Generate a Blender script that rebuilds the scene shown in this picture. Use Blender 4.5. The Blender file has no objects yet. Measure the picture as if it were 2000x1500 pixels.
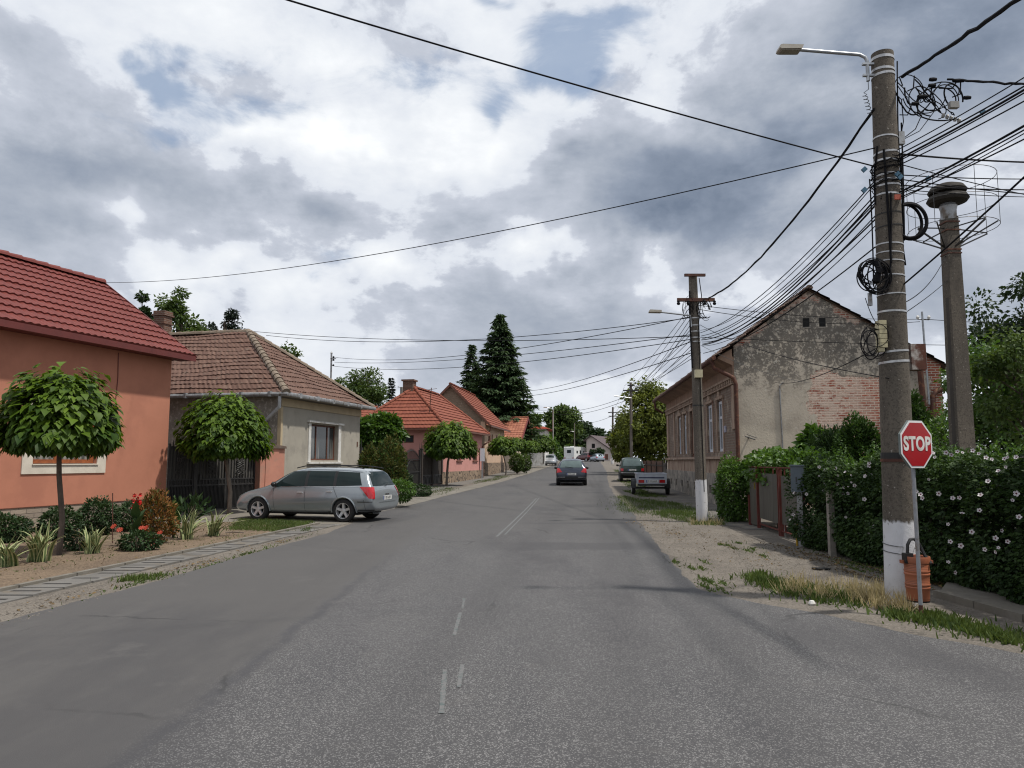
import bpy, bmesh, math, random
import numpy as np
from mathutils import Vector, Matrix
from mathutils.bvhtree import BVHTree
random.seed(7)
RNG = np.random.default_rng(7)
R = math.radians
scene = bpy.context.scene
COL = scene.collection

# ------------------------------------------------------------------ camera
EYE = 1.6
FPX = 1450.0
PITCH = math.atan(150.0 / FPX)
cam_d = bpy.data.cameras.new("camera")
cam_d.sensor_width = 36.0
cam_d.lens = 36.0 * FPX / 2000.0
cam_d.clip_start = 0.05
cam_d.clip_end = 3000
cam = bpy.data.objects.new("camera", cam_d)
COL.objects.link(cam)
cam.location = (0, 0, EYE)
cam.rotation_euler = (math.pi / 2 + PITCH, 0, 0)
scene.camera = cam
CP, SP = math.cos(PITCH), math.sin(PITCH)


def zg(y):
    """height of the street, which climbs gently away"""
    s = 2.5
    t = (y - 24.0) / s
    sp = t * s if t > 20 else s * math.log1p(math.exp(t))
    z = 0.0136 * sp
    return min(z, 1.62)


def W(u, v, y):
    """survey: point of the place seen in direction (u, v) at distance y"""
    xc, yc = (u - 1000) / FPX, (750 - v) / FPX
    d = CP - yc * SP
    return Vector((y * xc / d, y, EYE + y * (SP + yc * CP) / d))


def G(u, v):
    y = 10.0
    for _ in range(60):
        xc, yc = (u - 1000) / FPX, (750 - v) / FPX
        s = (SP + yc * CP) / (CP - yc * SP)
        if s > -0.004:
            s = -0.004
        y = 0.5 * y + 0.5 * (zg(y) - EYE) / s
        y = max(1.0, min(y, 180))
    p = W(u, v, y)
    p.z = zg(y)
    return p


# ------------------------------------------------------------------ things
def tag(o, label=None, cat=None, group=None, kind=None):
    if label: o["label"] = label
    if cat: o["category"] = cat
    if group: o["group"] = group
    if kind: o["kind"] = kind
    return o


def thing(name, label, cat, loc=(0, 0, 0), rotz=0.0, group=None, scale=1.0):
    o = bpy.data.objects.new(name, None)
    o.empty_display_size = 0.2
    COL.objects.link(o)
    o.location = loc
    o.rotation_euler = (0, 0, rotz)
    o.scale = (scale,) * 3
    return tag(o, label, cat, group)


def link_mesh(name, me, mats, parent=None):
    for m in (mats if isinstance(mats, (list, tuple)) else [mats]):
        me.materials.append(m)
    o = bpy.data.objects.new(name, me)
    COL.objects.link(o)
    if parent is not None:
        o.parent = parent
    return o


class MB:
    """collects shapes and links them as one mesh"""
    def __init__(s):
        s.v, s.f, s.m = [], [], []

    def add(s, vs, fs, mi=0):
        b = len(s.v)
        s.v += [tuple(p) for p in vs]
        for f in fs:
            s.f.append(tuple(b + i for i in f))
            s.m.append(mi)
        return s

    def box(s, x0, x1, y0, y1, z0, z1, mi=0):
        x0, x1 = min(x0, x1), max(x0, x1)
        y0, y1 = min(y0, y1), max(y0, y1)
        return s.add([(x0, y0, z0), (x1, y0, z0), (x1, y1, z0), (x0, y1, z0),
                      (x0, y0, z1), (x1, y0, z1), (x1, y1, z1), (x0, y1, z1)],
                     [(0, 3, 2, 1), (4, 5, 6, 7), (0, 1, 5, 4), (1, 2, 6, 5), (2, 3, 7, 6), (3, 0, 4, 7)], mi)

    def bar(s, p0, p1, w, h, mi=0, up=(0, 0, 1)):
        """square bar from p0 to p1"""
        p0, p1 = Vector(p0), Vector(p1)
        d = (p1 - p0).normalized()
        u = Vector(up)
        if abs(d.dot(u)) > 0.98:
            u = Vector((0, 1, 0))
        a = d.cross(u).normalized() * w / 2
        b = a.cross(d).normalized() * h / 2
        vs = [p + q for p in (p0, p1) for q in (-a - b, a - b, a + b, -a + b)]
        return s.add(vs, [(0, 1, 2, 3), (7, 6, 5, 4), (0, 4, 5, 1), (1, 5, 6, 2), (2, 6, 7, 3), (3, 7, 4, 0)], mi)

    def tube(s, pts, r, n=8, mi=0, caps=True):
        pts = [Vector(p) for p in pts]
        rs = r if isinstance(r, (list, tuple)) else [r] * len(pts)
        b = len(s.v)
        prev = None
        for i, p in enumerate(pts):
            t = (pts[min(i + 1, len(pts) - 1)] - pts[max(i - 1, 0)])
            t = t.normalized() if t.length > 1e-9 else Vector((0, 0, 1))
            if prev is None:
                u = Vector((0, 0, 1)) if abs(t.z) < 0.9 else Vector((1, 0, 0))
                a = t.cross(u).normalized()
            else:
                a = (prev - t * prev.dot(t))
                a = a.normalized() if a.length > 1e-6 else t.orthogonal().normalized()
            prev = a
            c = t.cross(a)
            for k in range(n):
                q = 2 * math.pi * k / n
                s.v.append(tuple(p + (a * math.cos(q) + c * math.sin(q)) * rs[i]))
        for i in range(len(pts) - 1):
            for k in range(n):
                k2 = (k + 1) % n
                s.f.append((b + i * n + k, b + i * n + k2, b + (i + 1) * n + k2, b + (i + 1) * n + k))
                s.m.append(mi)
        if caps:
            s.f.append(tuple(b + k for k in range(n - 1, -1, -1))); s.m.append(mi)
            e = b + (len(pts) - 1) * n
            s.f.append(tuple(e + k for k in range(n))); s.m.append(mi)
        return s

    def lathe(s, prof, n=20, c=(0, 0, 0), mi=0, axis='z'):
        b = len(s.v)
        for r, z in prof:
            for k in range(n):
                q = 2 * math.pi * k / n
                a, e = r * math.cos(q), r * math.sin(q)
                p = (a, e, z) if axis == 'z' else ((a, z, e) if axis == 'y' else (z, a, e))
                s.v.append((p[0] + c[0], p[1] + c[1], p[2] + c[2]))
        for i in range(len(prof) - 1):
            for k in range(n):
                k2 = (k + 1) % n
                q = (b + i * n + k, b + i * n + k2, b + (i + 1) * n + k2, b + (i + 1) * n + k)
                s.f.append(q if axis != 'y' else q[::-1]); s.m.append(mi)
        return s

    def prism(s, poly, y0, y1, mi=0, plane='xz'):
        """extrude a polygon; plane xz extrudes in y, xy in z, yz in x"""
        n = len(poly)
        def P(a, b, d):
            return (a, d, b) if plane == 'xz' else ((a, b, d) if plane == 'xy' else (d, a, b))
        vs = [P(a, b, y0) for a, b in poly] + [P(a, b, y1) for a, b in poly]
        fs = [tuple(range(n)), tuple(range(2 * n - 1, n - 1, -1))]
        fs += [(i, n + i, n + (i + 1) % n, (i + 1) % n) for i in range(n)]
        return s.add(vs, fs, mi)

    def build(s, name, mats, parent=None, smooth=False, fix=True, angle=40):
        me = bpy.data.meshes.new(name)
        me.from_pydata(s.v, [], s.f)
        if len(set(s.m)) > 1:
            me.polygons.foreach_set("material_index", s.m)
        if fix:
            bm = bmesh.new(); bm.from_mesh(me)
            bmesh.ops.recalc_face_normals(bm, faces=bm.faces)
            bm.to_mesh(me); bm.free()
        if smooth:
            me.polygons.foreach_set("use_smooth", [True] * len(me.polygons))
            me.set_sharp_from_angle(angle=R(angle))
        me.update()
        return link_mesh(name, me, mats, parent)


def copy_tree(o, parent=None):
    c = o.copy(); COL.objects.link(c)
    if parent is not None:
        c.parent = parent
    for ch in list(o.children):
        copy_tree(ch, c)
    return c


# ------------------------------------------------------------------ materials
def new_mat(name):
    m = bpy.data.materials.new(name)
    m.use_nodes = True
    nt = m.node_tree
    nt.nodes.clear()
    out = nt.nodes.new("ShaderNodeOutputMaterial")
    return m, nt, out


class N:
    """short hand for wiring nodes"""
    def __init__(s, nt): s.nt = nt
    def n(s, t, **kw):
        o = s.nt.nodes.new(t)
        for k, v in kw.items(): setattr(o, k, v)
        return o
    def set(s, sock, v):
        if isinstance(v, bpy.types.NodeSocket): s.nt.links.new(v, sock)
        elif v is not None:
            if isinstance(v, (tuple, list)) and len(v) == 3 and sock.type == 'RGBA': v = (*v, 1)
            sock.default_value = v
    def math(s, op, a, b=None, c=None, clamp=False):
        o = s.n("ShaderNodeMath", operation=op, use_clamp=clamp)
        s.set(o.inputs[0], a)
        if b is not None: s.set(o.inputs[1], b)
        if c is not None: s.set(o.inputs[2], c)
        return o.outputs[0]
    def mix(s, f, a, b, blend='MIX'):
        o = s.n("ShaderNodeMix", data_type='RGBA', blend_type=blend)
        s.set(o.inputs[0], f); s.set(o.inputs[6], a); s.set(o.inputs[7], b)
        return o.outputs[2]
    def noise(s, vec, scale, detail=5, rough=.55, dist=0.0, out=0):
        o = s.n("ShaderNodeTexNoise")
        s.set(o.inputs["Vector"], vec); s.set(o.inputs["Scale"], scale)
        s.set(o.inputs["Detail"], detail); s.set(o.inputs["Roughness"], rough)
        s.set(o.inputs["Distortion"], dist)
        return o.outputs[out]
    def voro(s, vec, scale, feat='F1', out=0, rnd=1.0):
        o = s.n("ShaderNodeTexVoronoi", feature=feat)
        s.set(o.inputs["Vector"], vec); s.set(o.inputs["Scale"], scale); s.set(o.inputs["Randomness"], rnd)
        return o.outputs[out]
    def step(s, x, lo, hi):
        o = s.n("ShaderNodeMapRange", interpolation_type='SMOOTHSTEP')
        s.set(o.inputs[0], x); s.set(o.inputs[1], lo); s.set(o.inputs[2], hi)
        return o.outputs[0]
    def obj(s): return s.n("ShaderNodeTexCoord").outputs["Object"]
    def pos(s): return s.n("ShaderNodeNewGeometry").outputs["Position"]
    def scale(s, vec, sc, loc=(0, 0, 0), rot=(0, 0, 0)):
        o = s.n("ShaderNodeMapping"); s.set(o.inputs[0], vec)
        o.inputs["Scale"].default_value = sc; o.inputs["Location"].default_value = loc
        o.inputs["Rotation"].default_value = rot
        return o.outputs[0]
    def xyz(s, vec):
        o = s.n("ShaderNodeSeparateXYZ"); s.set(o.inputs[0], vec); return o.outputs
    def comb(s, x, y, z):
        o = s.n("ShaderNodeCombineXYZ"); s.set(o.inputs[0], x); s.set(o.inputs[1], y); s.set(o.inputs[2], z)
        return o.outputs[0]
    def bump(s, h, strength=.3, dist=.02, nrm=None):
        o = s.n("ShaderNodeBump"); s.set(o.inputs["Height"], h)
        o.inputs["Strength"].default_value = strength; o.inputs["Distance"].default_value = dist
        if nrm is not None: s.set(o.inputs["Normal"], nrm)
        return o.outputs[0]
    def pbsdf(s, out, color, rough=.8, metal=0.0, spec=.5, normal=None, coat=0.0, **kw):
        p = s.n("ShaderNodeBsdfPrincipled")
        s.set(p.inputs["Base Color"], color); s.set(p.inputs["Roughness"], rough)
        s.set(p.inputs["Metallic"], metal); s.set(p.inputs["Specular IOR Level"], spec)
        if normal is not None: s.set(p.inputs["Normal"], normal)
        if coat: p.inputs["Coat Weight"].default_value = coat; p.inputs["Coat Roughness"].default_value = .05
        for k, v in kw.items(): s.set(p.inputs[k], v)
        s.nt.links.new(p.outputs[0], out.inputs[0])
        return p


def M(name, c, c2=None, scale=4, rough=.8, bump=0.0, bscale=40, metal=0.0, spec=.4, coat=0.0, c3=None, scale3=1.0, stretch=None):
    m, nt, out = new_mat(name); n = N(nt)
    v = n.obj()
    if stretch: v = n.scale(v, stretch)
    if c2 is None: c2 = tuple(x * .8 for x in c)
    f = n.noise(v, scale, 6, .62)
    col = n.mix(n.step(f, .35, .68), c, c2)
    if c3 is not None:
        col = n.mix(n.step(n.noise(v, scale3, 7, .65), .5, .66), col, c3)
    nr = n.bump(n.noise(v, bscale, 4, .6), bump, .02) if bump else None
    rr = n.math('ADD', n.math('MULTIPLY', f, .25), rough - .12)
    n.pbsdf(out, col, rr, metal, spec, nr, coat)
    return m


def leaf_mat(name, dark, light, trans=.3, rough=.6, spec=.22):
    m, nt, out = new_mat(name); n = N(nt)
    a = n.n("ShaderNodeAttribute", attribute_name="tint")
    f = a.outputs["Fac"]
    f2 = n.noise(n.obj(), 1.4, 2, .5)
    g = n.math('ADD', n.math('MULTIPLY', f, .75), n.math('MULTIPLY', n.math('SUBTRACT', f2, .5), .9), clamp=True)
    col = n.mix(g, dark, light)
    p = n.n("ShaderNodeBsdfPrincipled")
    n.set(p.inputs["Base Color"], col); p.inputs["Roughness"].default_value = rough
    p.inputs["Specular IOR Level"].default_value = spec
    t = n.n("ShaderNodeBsdfTranslucent"); n.set(t.inputs[0], n.mix(.5, col, (light[0] * 1.3, light[1] * 1.3, light[2] * .6)))
    x = n.n("ShaderNodeMixShader"); x.inputs[0].default_value = trans
    nt.links.new(p.outputs[0], x.inputs[1]); nt.links.new(t.outputs[0], x.inputs[2])
    nt.links.new(x.outputs[0], out.inputs[0])
    return m


def brick_nodes(n, vec2, c1, c2, mortar, sx=.25, sy=.077, msize=.012):
    b = n.n("ShaderNodeTexBrick")
    n.set(b.inputs["Vector"], vec2)
    n.set(b.inputs["Color1"], c1); n.set(b.inputs["Color2"], c2); n.set(b.inputs["Mortar"], mortar)
    b.inputs["Scale"].default_value = 1.0
    b.inputs["Brick Width"].default_value = sx; b.inputs["Row Height"].default_value = sy
    b.inputs["Mortar Size"].default_value = msize; b.inputs["Mortar Smooth"].default_value = .3
    b.inputs["Bias"].default_value = 0.0
    return b.outputs[0], b.outputs[1]


def stone_mat(name, c1, c2, gap, sc=(3, 3, 5.5), rough=.85, crazy=True):
    m, nt, out = new_mat(name); n = N(nt)
    v = n.scale(n.obj(), sc)
    if crazy:
        d = n.voro(v, 1.0, 'DISTANCE_TO_EDGE'); idc = n.voro(v, 1.0, 'F1', 1)
        edge = n.step(d, .03, .09)
        rnd = n.xyz(idc)[0]
    else:
        s = n.xyz(n.obj())
        col, fac = brick_nodes(n, n.comb(n.math('ADD', s[0], s[1]), s[2], 0), (1, 1, 1), (0, 0, 0), (.5, .5, .5), .42, .11, .008)
        edge = n.math('SUBTRACT', 1.0, fac); rnd = n.xyz(col)[0]
    base = n.mix(rnd, c1, c2)
    base = n.mix(n.math('MULTIPLY', n.noise(n.obj(), 9, 6, .7), .6), base, tuple(x * .55 for x in c1))
    col = n.mix(edge, gap, base)
    nr = n.bump(n.math('ADD', edge, n.math('MULTIPLY', n.noise(n.obj(), 25, 5, .6), .5)), .6, .03)
    n.pbsdf(out, col, rough, normal=nr, spec=.3)
    return m


def tile_mat(name, c1, c2, moss=None, mscale=2.2, mlo=.5, cell=(4, 4, 3.2), rough=.75):
    m, nt, out = new_mat(name); n = N(nt)
    v = n.obj()
    a = n.n("ShaderNodeAttribute", attribute_name="tint").outputs["Fac"]
    col = n.mix(a, c1, c2)
    col = n.mix(n.math('MULTIPLY', n.step(n.noise(v, 14, 6, .7), .4, .7), .45), col, tuple(x * .6 for x in c1))
    if moss is not None:
        col = n.mix(n.math('MULTIPLY', n.step(n.noise(v, mscale, 8, .7), mlo, mlo + .2), .8), col, moss)
    n.pbsdf(out, col, rough, spec=.3, normal=n.bump(n.noise(v, 45, 4, .6), .25, .01))
    return m


# glass: dark, glossy panes that mirror the sky
def glass_mat(name, c=(.012, .016, .018), rough=.04, spec=.5):
    m, nt, out = new_mat(name); n = N(nt)
    n.pbsdf(out, n.mix(n.noise(n.obj(), 3, 2), c, tuple(x * 2.2 for x in c)), rough, 0, spec)
    return m


def paint_mat(name, c, metal=.35, rough=.32, coat=.6):
    m, nt, out = new_mat(name); n = N(nt)
    d = n.noise(n.obj(), 3.0, 6, .65)
    low = n.step(n.xyz(n.obj())[2], .75, .2)
    dirt = n.math('MULTIPLY', n.math('MULTIPLY', low, n.step(d, .40, .8)), .22)
    col = n.mix(dirt, c, (.13, .115, .09))
    n.pbsdf(out, col, n.math('ADD', n.math('MULTIPLY', dirt, .4), rough), metal, .5, None, coat)
    return m


# ------------------------------------------------------------------ scatter
LEAF = ([(0, 0, 0), (.45, .5, .10), (1, 0, -.05), (.45, -.5, .10)], [(0, 1, 2), (0, 2, 3)])
HEART = ([(0, 0, 0), (-.08, .30, -.02), (.22, .50, .06), (.62, .30, .03), (1.05, 0, -.16), (.62, -.30, .03), (.22, -.50, .06), (-.08, -.30, -.02), (.45, 0, .0)],
         [(0, 1, 2, 8), (8, 2, 3), (8, 3, 4), (8, 4, 5), (8, 5, 6), (0, 8, 6, 7)])
BLADE = ([(0, .5, 0), (0, -.5, 0), (.6, -.35, 0), (.6, .35, 0), (1.0, 0, -.06)], [(0, 1, 2, 3), (3, 2, 4)])
NEEDLE = ([(0, .5, 0), (0, -.5, 0), (1, -.15, 0), (1, .15, 0)], [(0, 1, 2, 3)])


def scatter(name, mat, pts, dirs, nrms, length, width, template=LEAF, parent=None, tint=None, mat_idx=None):
    """many small leaves as one mesh: each is the template laid along dirs with normal nrms"""
    pts = np.asarray(pts, float); K = len(pts)
    d = np.asarray(dirs, float); d = d / (np.linalg.norm(d, axis=1, keepdims=True) + 1e-9)
    n_ = np.asarray(nrms, float)
    n_ = n_ - d * (n_ * d).sum(1, keepdims=True)
    ln = np.linalg.norm(n_, axis=1, keepdims=True)
    bad = ln[:, 0] < 1e-4
    n_[bad] = np.cross(d[bad], np.array([0.3, 1, .2])); ln = np.linalg.norm(n_, axis=1, keepdims=True) + 1e-9
    n_ = n_ / ln
    b = np.cross(n_, d)
    L = np.broadcast_to(np.asarray(length, float), (K,))[:, None]
    Wd = np.broadcast_to(np.asarray(width, float), (K,))[:, None]
    tv, tf = template
    nv = len(tv)
    V = np.zeros((K, nv, 3))
    for i, (x, y, z) in enumerate(tv):
        V[:, i] = pts + d * (x * L) + b * (y * Wd) + n_ * (z * L)
    V = V.reshape(-1, 3)
    off = np.arange(K) * nv
    lt, li, ls = [], [], []
    nf = len(tf)
    sizes = np.array([len(f) for f in tf])
    loops = np.concatenate([np.array(f) for f in tf])
    loop_v = (off[:, None] + loops[None, :]).reshape(-1)
    tot = np.tile(sizes, K)
    start = np.concatenate([[0], np.cumsum(tot)[:-1]])
    me = bpy.data.meshes.new(name)
    me.vertices.add(len(V)); me.vertices.foreach_set("co", V.astype(np.float32).ravel())
    me.loops.add(len(loop_v)); me.loops.foreach_set("vertex_index", loop_v.astype(np.int32))
    me.polygons.add(len(tot)); me.polygons.foreach_set("loop_start", start.astype(np.int32))
    me.update(calc_edges=True)
    if tint is None:
        tint = RNG.random(K)
    at = me.attributes.new("tint", 'FLOAT', 'FACE')
    at.data.foreach_set("value", np.repeat(tint, nf).astype(np.float32))
    me.polygons.foreach_set("use_smooth", np.ones(len(tot), bool))
    return link_mesh(name, me, mat, parent)


def unit(n):
    v = RNG.normal(size=(n, 3))
    return v / np.linalg.norm(v, axis=1, keepdims=True)
# ------------------------------------------------------------------ sun, sky
SUN_DIR = Vector((0.42, -0.14, 0.89)).normalized()
SUN_EL = math.asin(SUN_DIR.z)
SUN_AZ = math.atan2(SUN_DIR.x, SUN_DIR.y)
sd = bpy.data.lights.new("sun", 'SUN')
sd.energy = 4.2
sd.angle = R(2.2)
sd.color = (1.0, .95, .87)
so = bpy.data.objects.new("sun", sd); COL.objects.link(so)
so.rotation_euler = (-SUN_DIR).to_track_quat('-Z', 'Y').to_euler()

world = bpy.data.worlds.new("World"); scene.world = world
world.use_nodes = True
wt = world.node_tree; wt.nodes.clear(); n = N(wt)
wo = n.n("ShaderNodeOutputWorld"); bg = n.n("ShaderNodeBackground")
bg.inputs[1].default_value = 0.1
wt.links.new(bg.outputs[0], wo.inputs[0])
sky = n.n("ShaderNodeTexSky", sky_type='NISHITA')
sky.sun_disc = False; sky.sun_elevation = SUN_EL; sky.sun_rotation = SUN_AZ
sky.air_density = 1.0; sky.dust_density = 1.2; sky.altitude = 200
D = n.n("ShaderNodeTexCoord").outputs["Generated"]
dx, dy, dz = n.xyz(D)
zc = n.math('ADD', n.math('MAXIMUM', dz, 0.0), .12)
plane = n.comb(n.math('DIVIDE', dx, zc), n.math('DIVIDE', dy, zc), 0.0)
warp = n.noise(D, 5.0, 4, .6, out=1)
wx, wy, wz = n.xyz(warp)
az = n.math('ADD', n.math('ARCTAN2', dx, dy), n.math('MULTIPLY', n.math('SUBTRACT', wx, .5), .26))
el = n.math('ADD', n.math('ARCSINE', dz), n.math('MULTIPLY', n.math('SUBTRACT', wy, .5), .17))


def blob_sum(lst):
    tot = None
    for (u, v, ru, rv, amp) in lst:
        p = W(u, v, 10) - Vector((0, 0, EYE)); p.normalize()
        a0, e0 = math.atan2(p.x, p.y), math.asin(p.z)
        q1 = W(u + ru, v, 10) - Vector((0, 0, EYE)); q2 = W(u, v - rv, 10) - Vector((0, 0, EYE)); q2.normalize()
        ra = abs(math.atan2(q1.x, q1.y) - a0); re = abs(math.asin(q2.z) - e0)
        da = n.math('MULTIPLY', n.math('SUBTRACT', az, a0), 1 / ra)
        de = n.math('MULTIPLY', n.math('SUBTRACT', el, e0), 1 / re)
        r2 = n.math('ADD', n.math('MULTIPLY', da, da), n.math('MULTIPLY', de, de))
        g = n.math('MULTIPLY', n.math('POWER', 2.718, n.math('MULTIPLY', r2, -1.0)), amp if lst is BLUE or amp < 0 else amp * .82)
        tot = g if tot is None else n.math('ADD', tot, g)
    return tot


CLOUD = [(1400, 320, 290, 100, -.62), (1230, 420, 250, 80, -.32), (1750, 60, 330, 110, -.46), (1960, 120, 200, 150, -.25), (1500, 470, 260, 60, -.20),
         (470, 400, 170, 70, -.18), (700, 430, 200, 45, -.14), (40, 80, 210, 110, -.20), (90, 290, 170, 90, -.26), (40, 420, 160, 60, -.15),
         (930, 620, 560, 55, -.15), (1700, 640, 400, 60, -.25), (440, 560, 60, 40, -.25), (1080, 570, 150, 40, -.15), (880, 420, 120, 50, -.10),
         (690, 285, 150, 60, .42), (500, 270, 110, 45, .30), (860, 330, 90, 60, .25), (1030, 300, 130, 45, .22), (1020, 505, 70, 50, .40), (1280, 520, 80, 55, .28),
         (310, 530, 120, 50, .36), (420, 500, 90, 30, .25), (190, 400, 75, 55, .38), (770, 545, 60, 35, .32), (600, 560, 80, 28, .22),
         (700, 40, 260, 100, .14), (560, 110, 150, 70, .12), (1350, 130, 60, 60, .18), (1180, 210, 100, 60, .12), (1920, 330, 160, 90, .25), (1090, 745, 90, 40, .20), (1440, 245, 120, 50, .12), (1560, 200, 110, 60, .12)]
BLUE = [(335, 140, 60, 55, .95), (450, 215, 160, 60, .80), (330, 265, 90, 35, .75), (1140, 110, 120, 85, .80), (985, 235, 70, 60, .85), (1245, 30, 90, 50, .80),
        (985, 8, 45, 22, .8), (690, 530, 110, 35, .62), (1200, 150, 120, 60, .5), (890, 140, 130, 60, .42), (1560, 640, 60, 30, .35), (760, 180, 220, 70, .42), (620, 120, 160, 50, .35), (1030, 60, 120, 50, .4)]
# billowing clouds: the same noise a little higher up tells the lit tops from the grey bases
cs_ = n.scale(D, (1.0, 1.0, 1.75))
cs_up = n.scale(D, (1.0, 1.0, 1.75), (0, 0, .07))
fine = n.noise(cs_, 2.7, 11, .615, .1); fine_up = n.noise(cs_up, 2.7, 11, .615, .1)
big = n.noise(cs_, 1.9, 5, .5, .1)
relief = n.math('MULTIPLY', n.math('SUBTRACT', fine, fine_up), .95)
puff = n.step(fine, .44, .56)
sh = n.math('ADD', .635, n.math('MULTIPLY', n.math('SUBTRACT', puff, .5), .06))
sh = n.math('ADD', sh, n.math('MULTIPLY', relief, .62))
sh = n.math('ADD', sh, n.math('MULTIPLY', n.math('SUBTRACT', fine, .5), .75))
sh = n.math('ADD', sh, n.math('MULTIPLY', n.math('SUBTRACT', big, .5), .10))
sh = n.math('ADD', sh, n.math('MULTIPLY', blob_sum(CLOUD), .92), clamp=True)
rp = n.n("ShaderNodeValToRGB"); n.set(rp.inputs[0], sh)
e = rp.color_ramp.elements
e[0].position = 0.0; e[0].color = (1.75, 2.2, 3.0, 1)
e[1].position = 1.0; e[1].color = (10.2, 10.4, 10.6, 1)
for p, c in ((.22, (2.8, 3.3, 4.2)), (.42, (4.3, 4.75, 5.55)), (.585, (5.7, 6.1, 6.95)), (.645, (7.6, 8.0, 8.7)), (.84, (8.9, 9.2, 9.6))):
    q = e.new(p); q.color = (*c, 1)
wisp = n.noise(n.scale(D, (1, 1, 2.2)), 7.5, 7, .64, .5)
bm_ = n.step(n.math('ADD', blob_sum(BLUE), n.math('MULTIPLY', n.math('SUBTRACT', wisp, .5), 2.1)), .36, 1.1)
skyc = n.mix(.6, sky.outputs[0], (2.5, 3.8, 5.9))
wt.links.new(n.mix(n.math('MULTIPLY', bm_, .72), rp.outputs[0], skyc), bg.inputs[0])

scene.view_settings.view_transform = 'Standard'
scene.view_settings.look = 'None'
scene.view_settings.exposure = 0.0
scene.view_settings.gamma = 1.0
scene.cycles.filter_width = 1.15
scene.cycles.max_bounces = 6
scene.cycles.diffuse_bounces = 3
scene.cycles.glossy_bounces = 3
scene.cycles.transparent_max_bounces = 8

# ------------------------------------------------------------------ ground materials
def asphalt_mat():
    m, nt, out = new_mat("asphalt"); n = N(nt)
    v = n.pos(); s = n.xyz(v)
    x, y = s[0], s[1]
    wob = n.math('MULTIPLY', n.math('SUBTRACT', n.noise(v, .9, 7, .65), .5), .42)
    d = n.math('ADD', n.math('ADD', x, 2.05), wob)            # the smooth newer strip on the left ends at a tarred seam
    coarse = n.step(d, -.25, .25)
    nearness = n.step(y, 21, 11)
    coarse = n.math('MULTIPLY', coarse, n.math('ADD', n.math('MULTIPLY', nearness, .8), .2))
    spk = n.voro(v, 135, 'F1', 1)
    speck = n.step(n.xyz(spk)[0], .66, .92)
    grit = n.noise(v, 150, 3, .6)
    base = n.mix(n.noise(v, .55, 6, .6), (.046, .045, .047), (.078, .076, .077))
    base = n.mix(n.step(n.noise(n.scale(v, (1, .18, 1)), 1.6, 5, .6), .45, .7), base, (.050, .049, .052))
    base = n.mix(n.math('MULTIPLY', n.math('SUBTRACT', 1.0, coarse), .5), base, (.090, .085, .080))
    base = n.mix(n.math('MULTIPLY', n.math('MULTIPLY', coarse, speck), .60), base, (.29, .285, .28))
    base = n.mix(n.math('MULTIPLY', n.math('MULTIPLY', n.step(grit, .52, .35), n.math('ADD', n.math('MULTIPLY', coarse, .5), .35)), .8), base, (.045, .044, .045))
    seam = n.math('MULTIPLY', n.step(n.math('ABSOLUTE', d), .11, .01), n.step(y, 15, 8))
    seam = n.math('MULTIPLY', seam, n.step(n.noise(v, 4, 5, .7), .3, .55))
    base = n.mix(n.math('MULTIPLY', seam, .65), base, (.045, .045, .05))
    base = n.mix(n.math('MULTIPLY', n.step(n.noise(n.scale(v, (1, .35, 1)), .33, 7, .66), .50, .62), .5), base, (.044, .043, .046))
    base = n.mix(n.math('MULTIPLY', n.step(n.noise(v, 1.3, 8, .7), .56, .70), .35), base, (.105, .100, .096))
    xs = n.math('SUBTRACT', x, n.math('MULTIPLY', y, .118))
    for c_ in (-1.35, .15, 1.05):
        tb = n.math('MULTIPLY', n.step(n.math('ABSOLUTE', n.math('ADD', n.math('SUBTRACT', xs, c_), n.math('MULTIPLY', n.math('SUBTRACT', n.noise(v, .3, 3), .5), .8))), .42, .05), n.noise(v, .8, 5, .7))
        base = n.mix(n.math('MULTIPLY', tb, .42), base, (.038, .037, .039))
    # darker bands across the carriageway
    for (yb, w, x0) in ((14.2, .75, -.6), (26.0, .9, 1.2), (19.3, .25, .2), (34.5, .5, 3.0)):
        by = n.math('ADD', y, n.math('MULTIPLY', n.math('SUBTRACT', n.noise(v, .7, 4, .6), .5), .7))
        bd = n.step(n.math('ABSOLUTE', n.math('SUBTRACT', by, yb)), w, w * .6)
        bd = n.math('MULTIPLY', bd, n.step(n.math('ADD', x, n.math('MULTIPLY', n.noise(v, .8, 3), 1.0)), x0, x0 + 1.4))
        base = n.mix(n.math('MULTIPLY', bd, .55), base, (.050, .049, .051))
    # hairline cracks
    cr = n.voro(n.mix(.25, v, n.noise(v, 2.0, 4, .6, out=1)), .42, 'DISTANCE_TO_EDGE')
    crk = n.math('MULTIPLY', n.step(cr, .009, .001), n.step(n.noise(v, .45, 2), .53, .62))
    base = n.mix(n.math('MULTIPLY', crk, .65), base, (.028, .028, .028))
    # sand washed along the margins
    h = n.math('ADD', n.math('MULTIPLY', speck, .5), grit)
    nr = n.bump(h, .35, .006)
    n.pbsdf(out, base, n.math('ADD', .72, n.math('MULTIPLY', grit, .2)), spec=.35, normal=nr)
    return m


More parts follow.
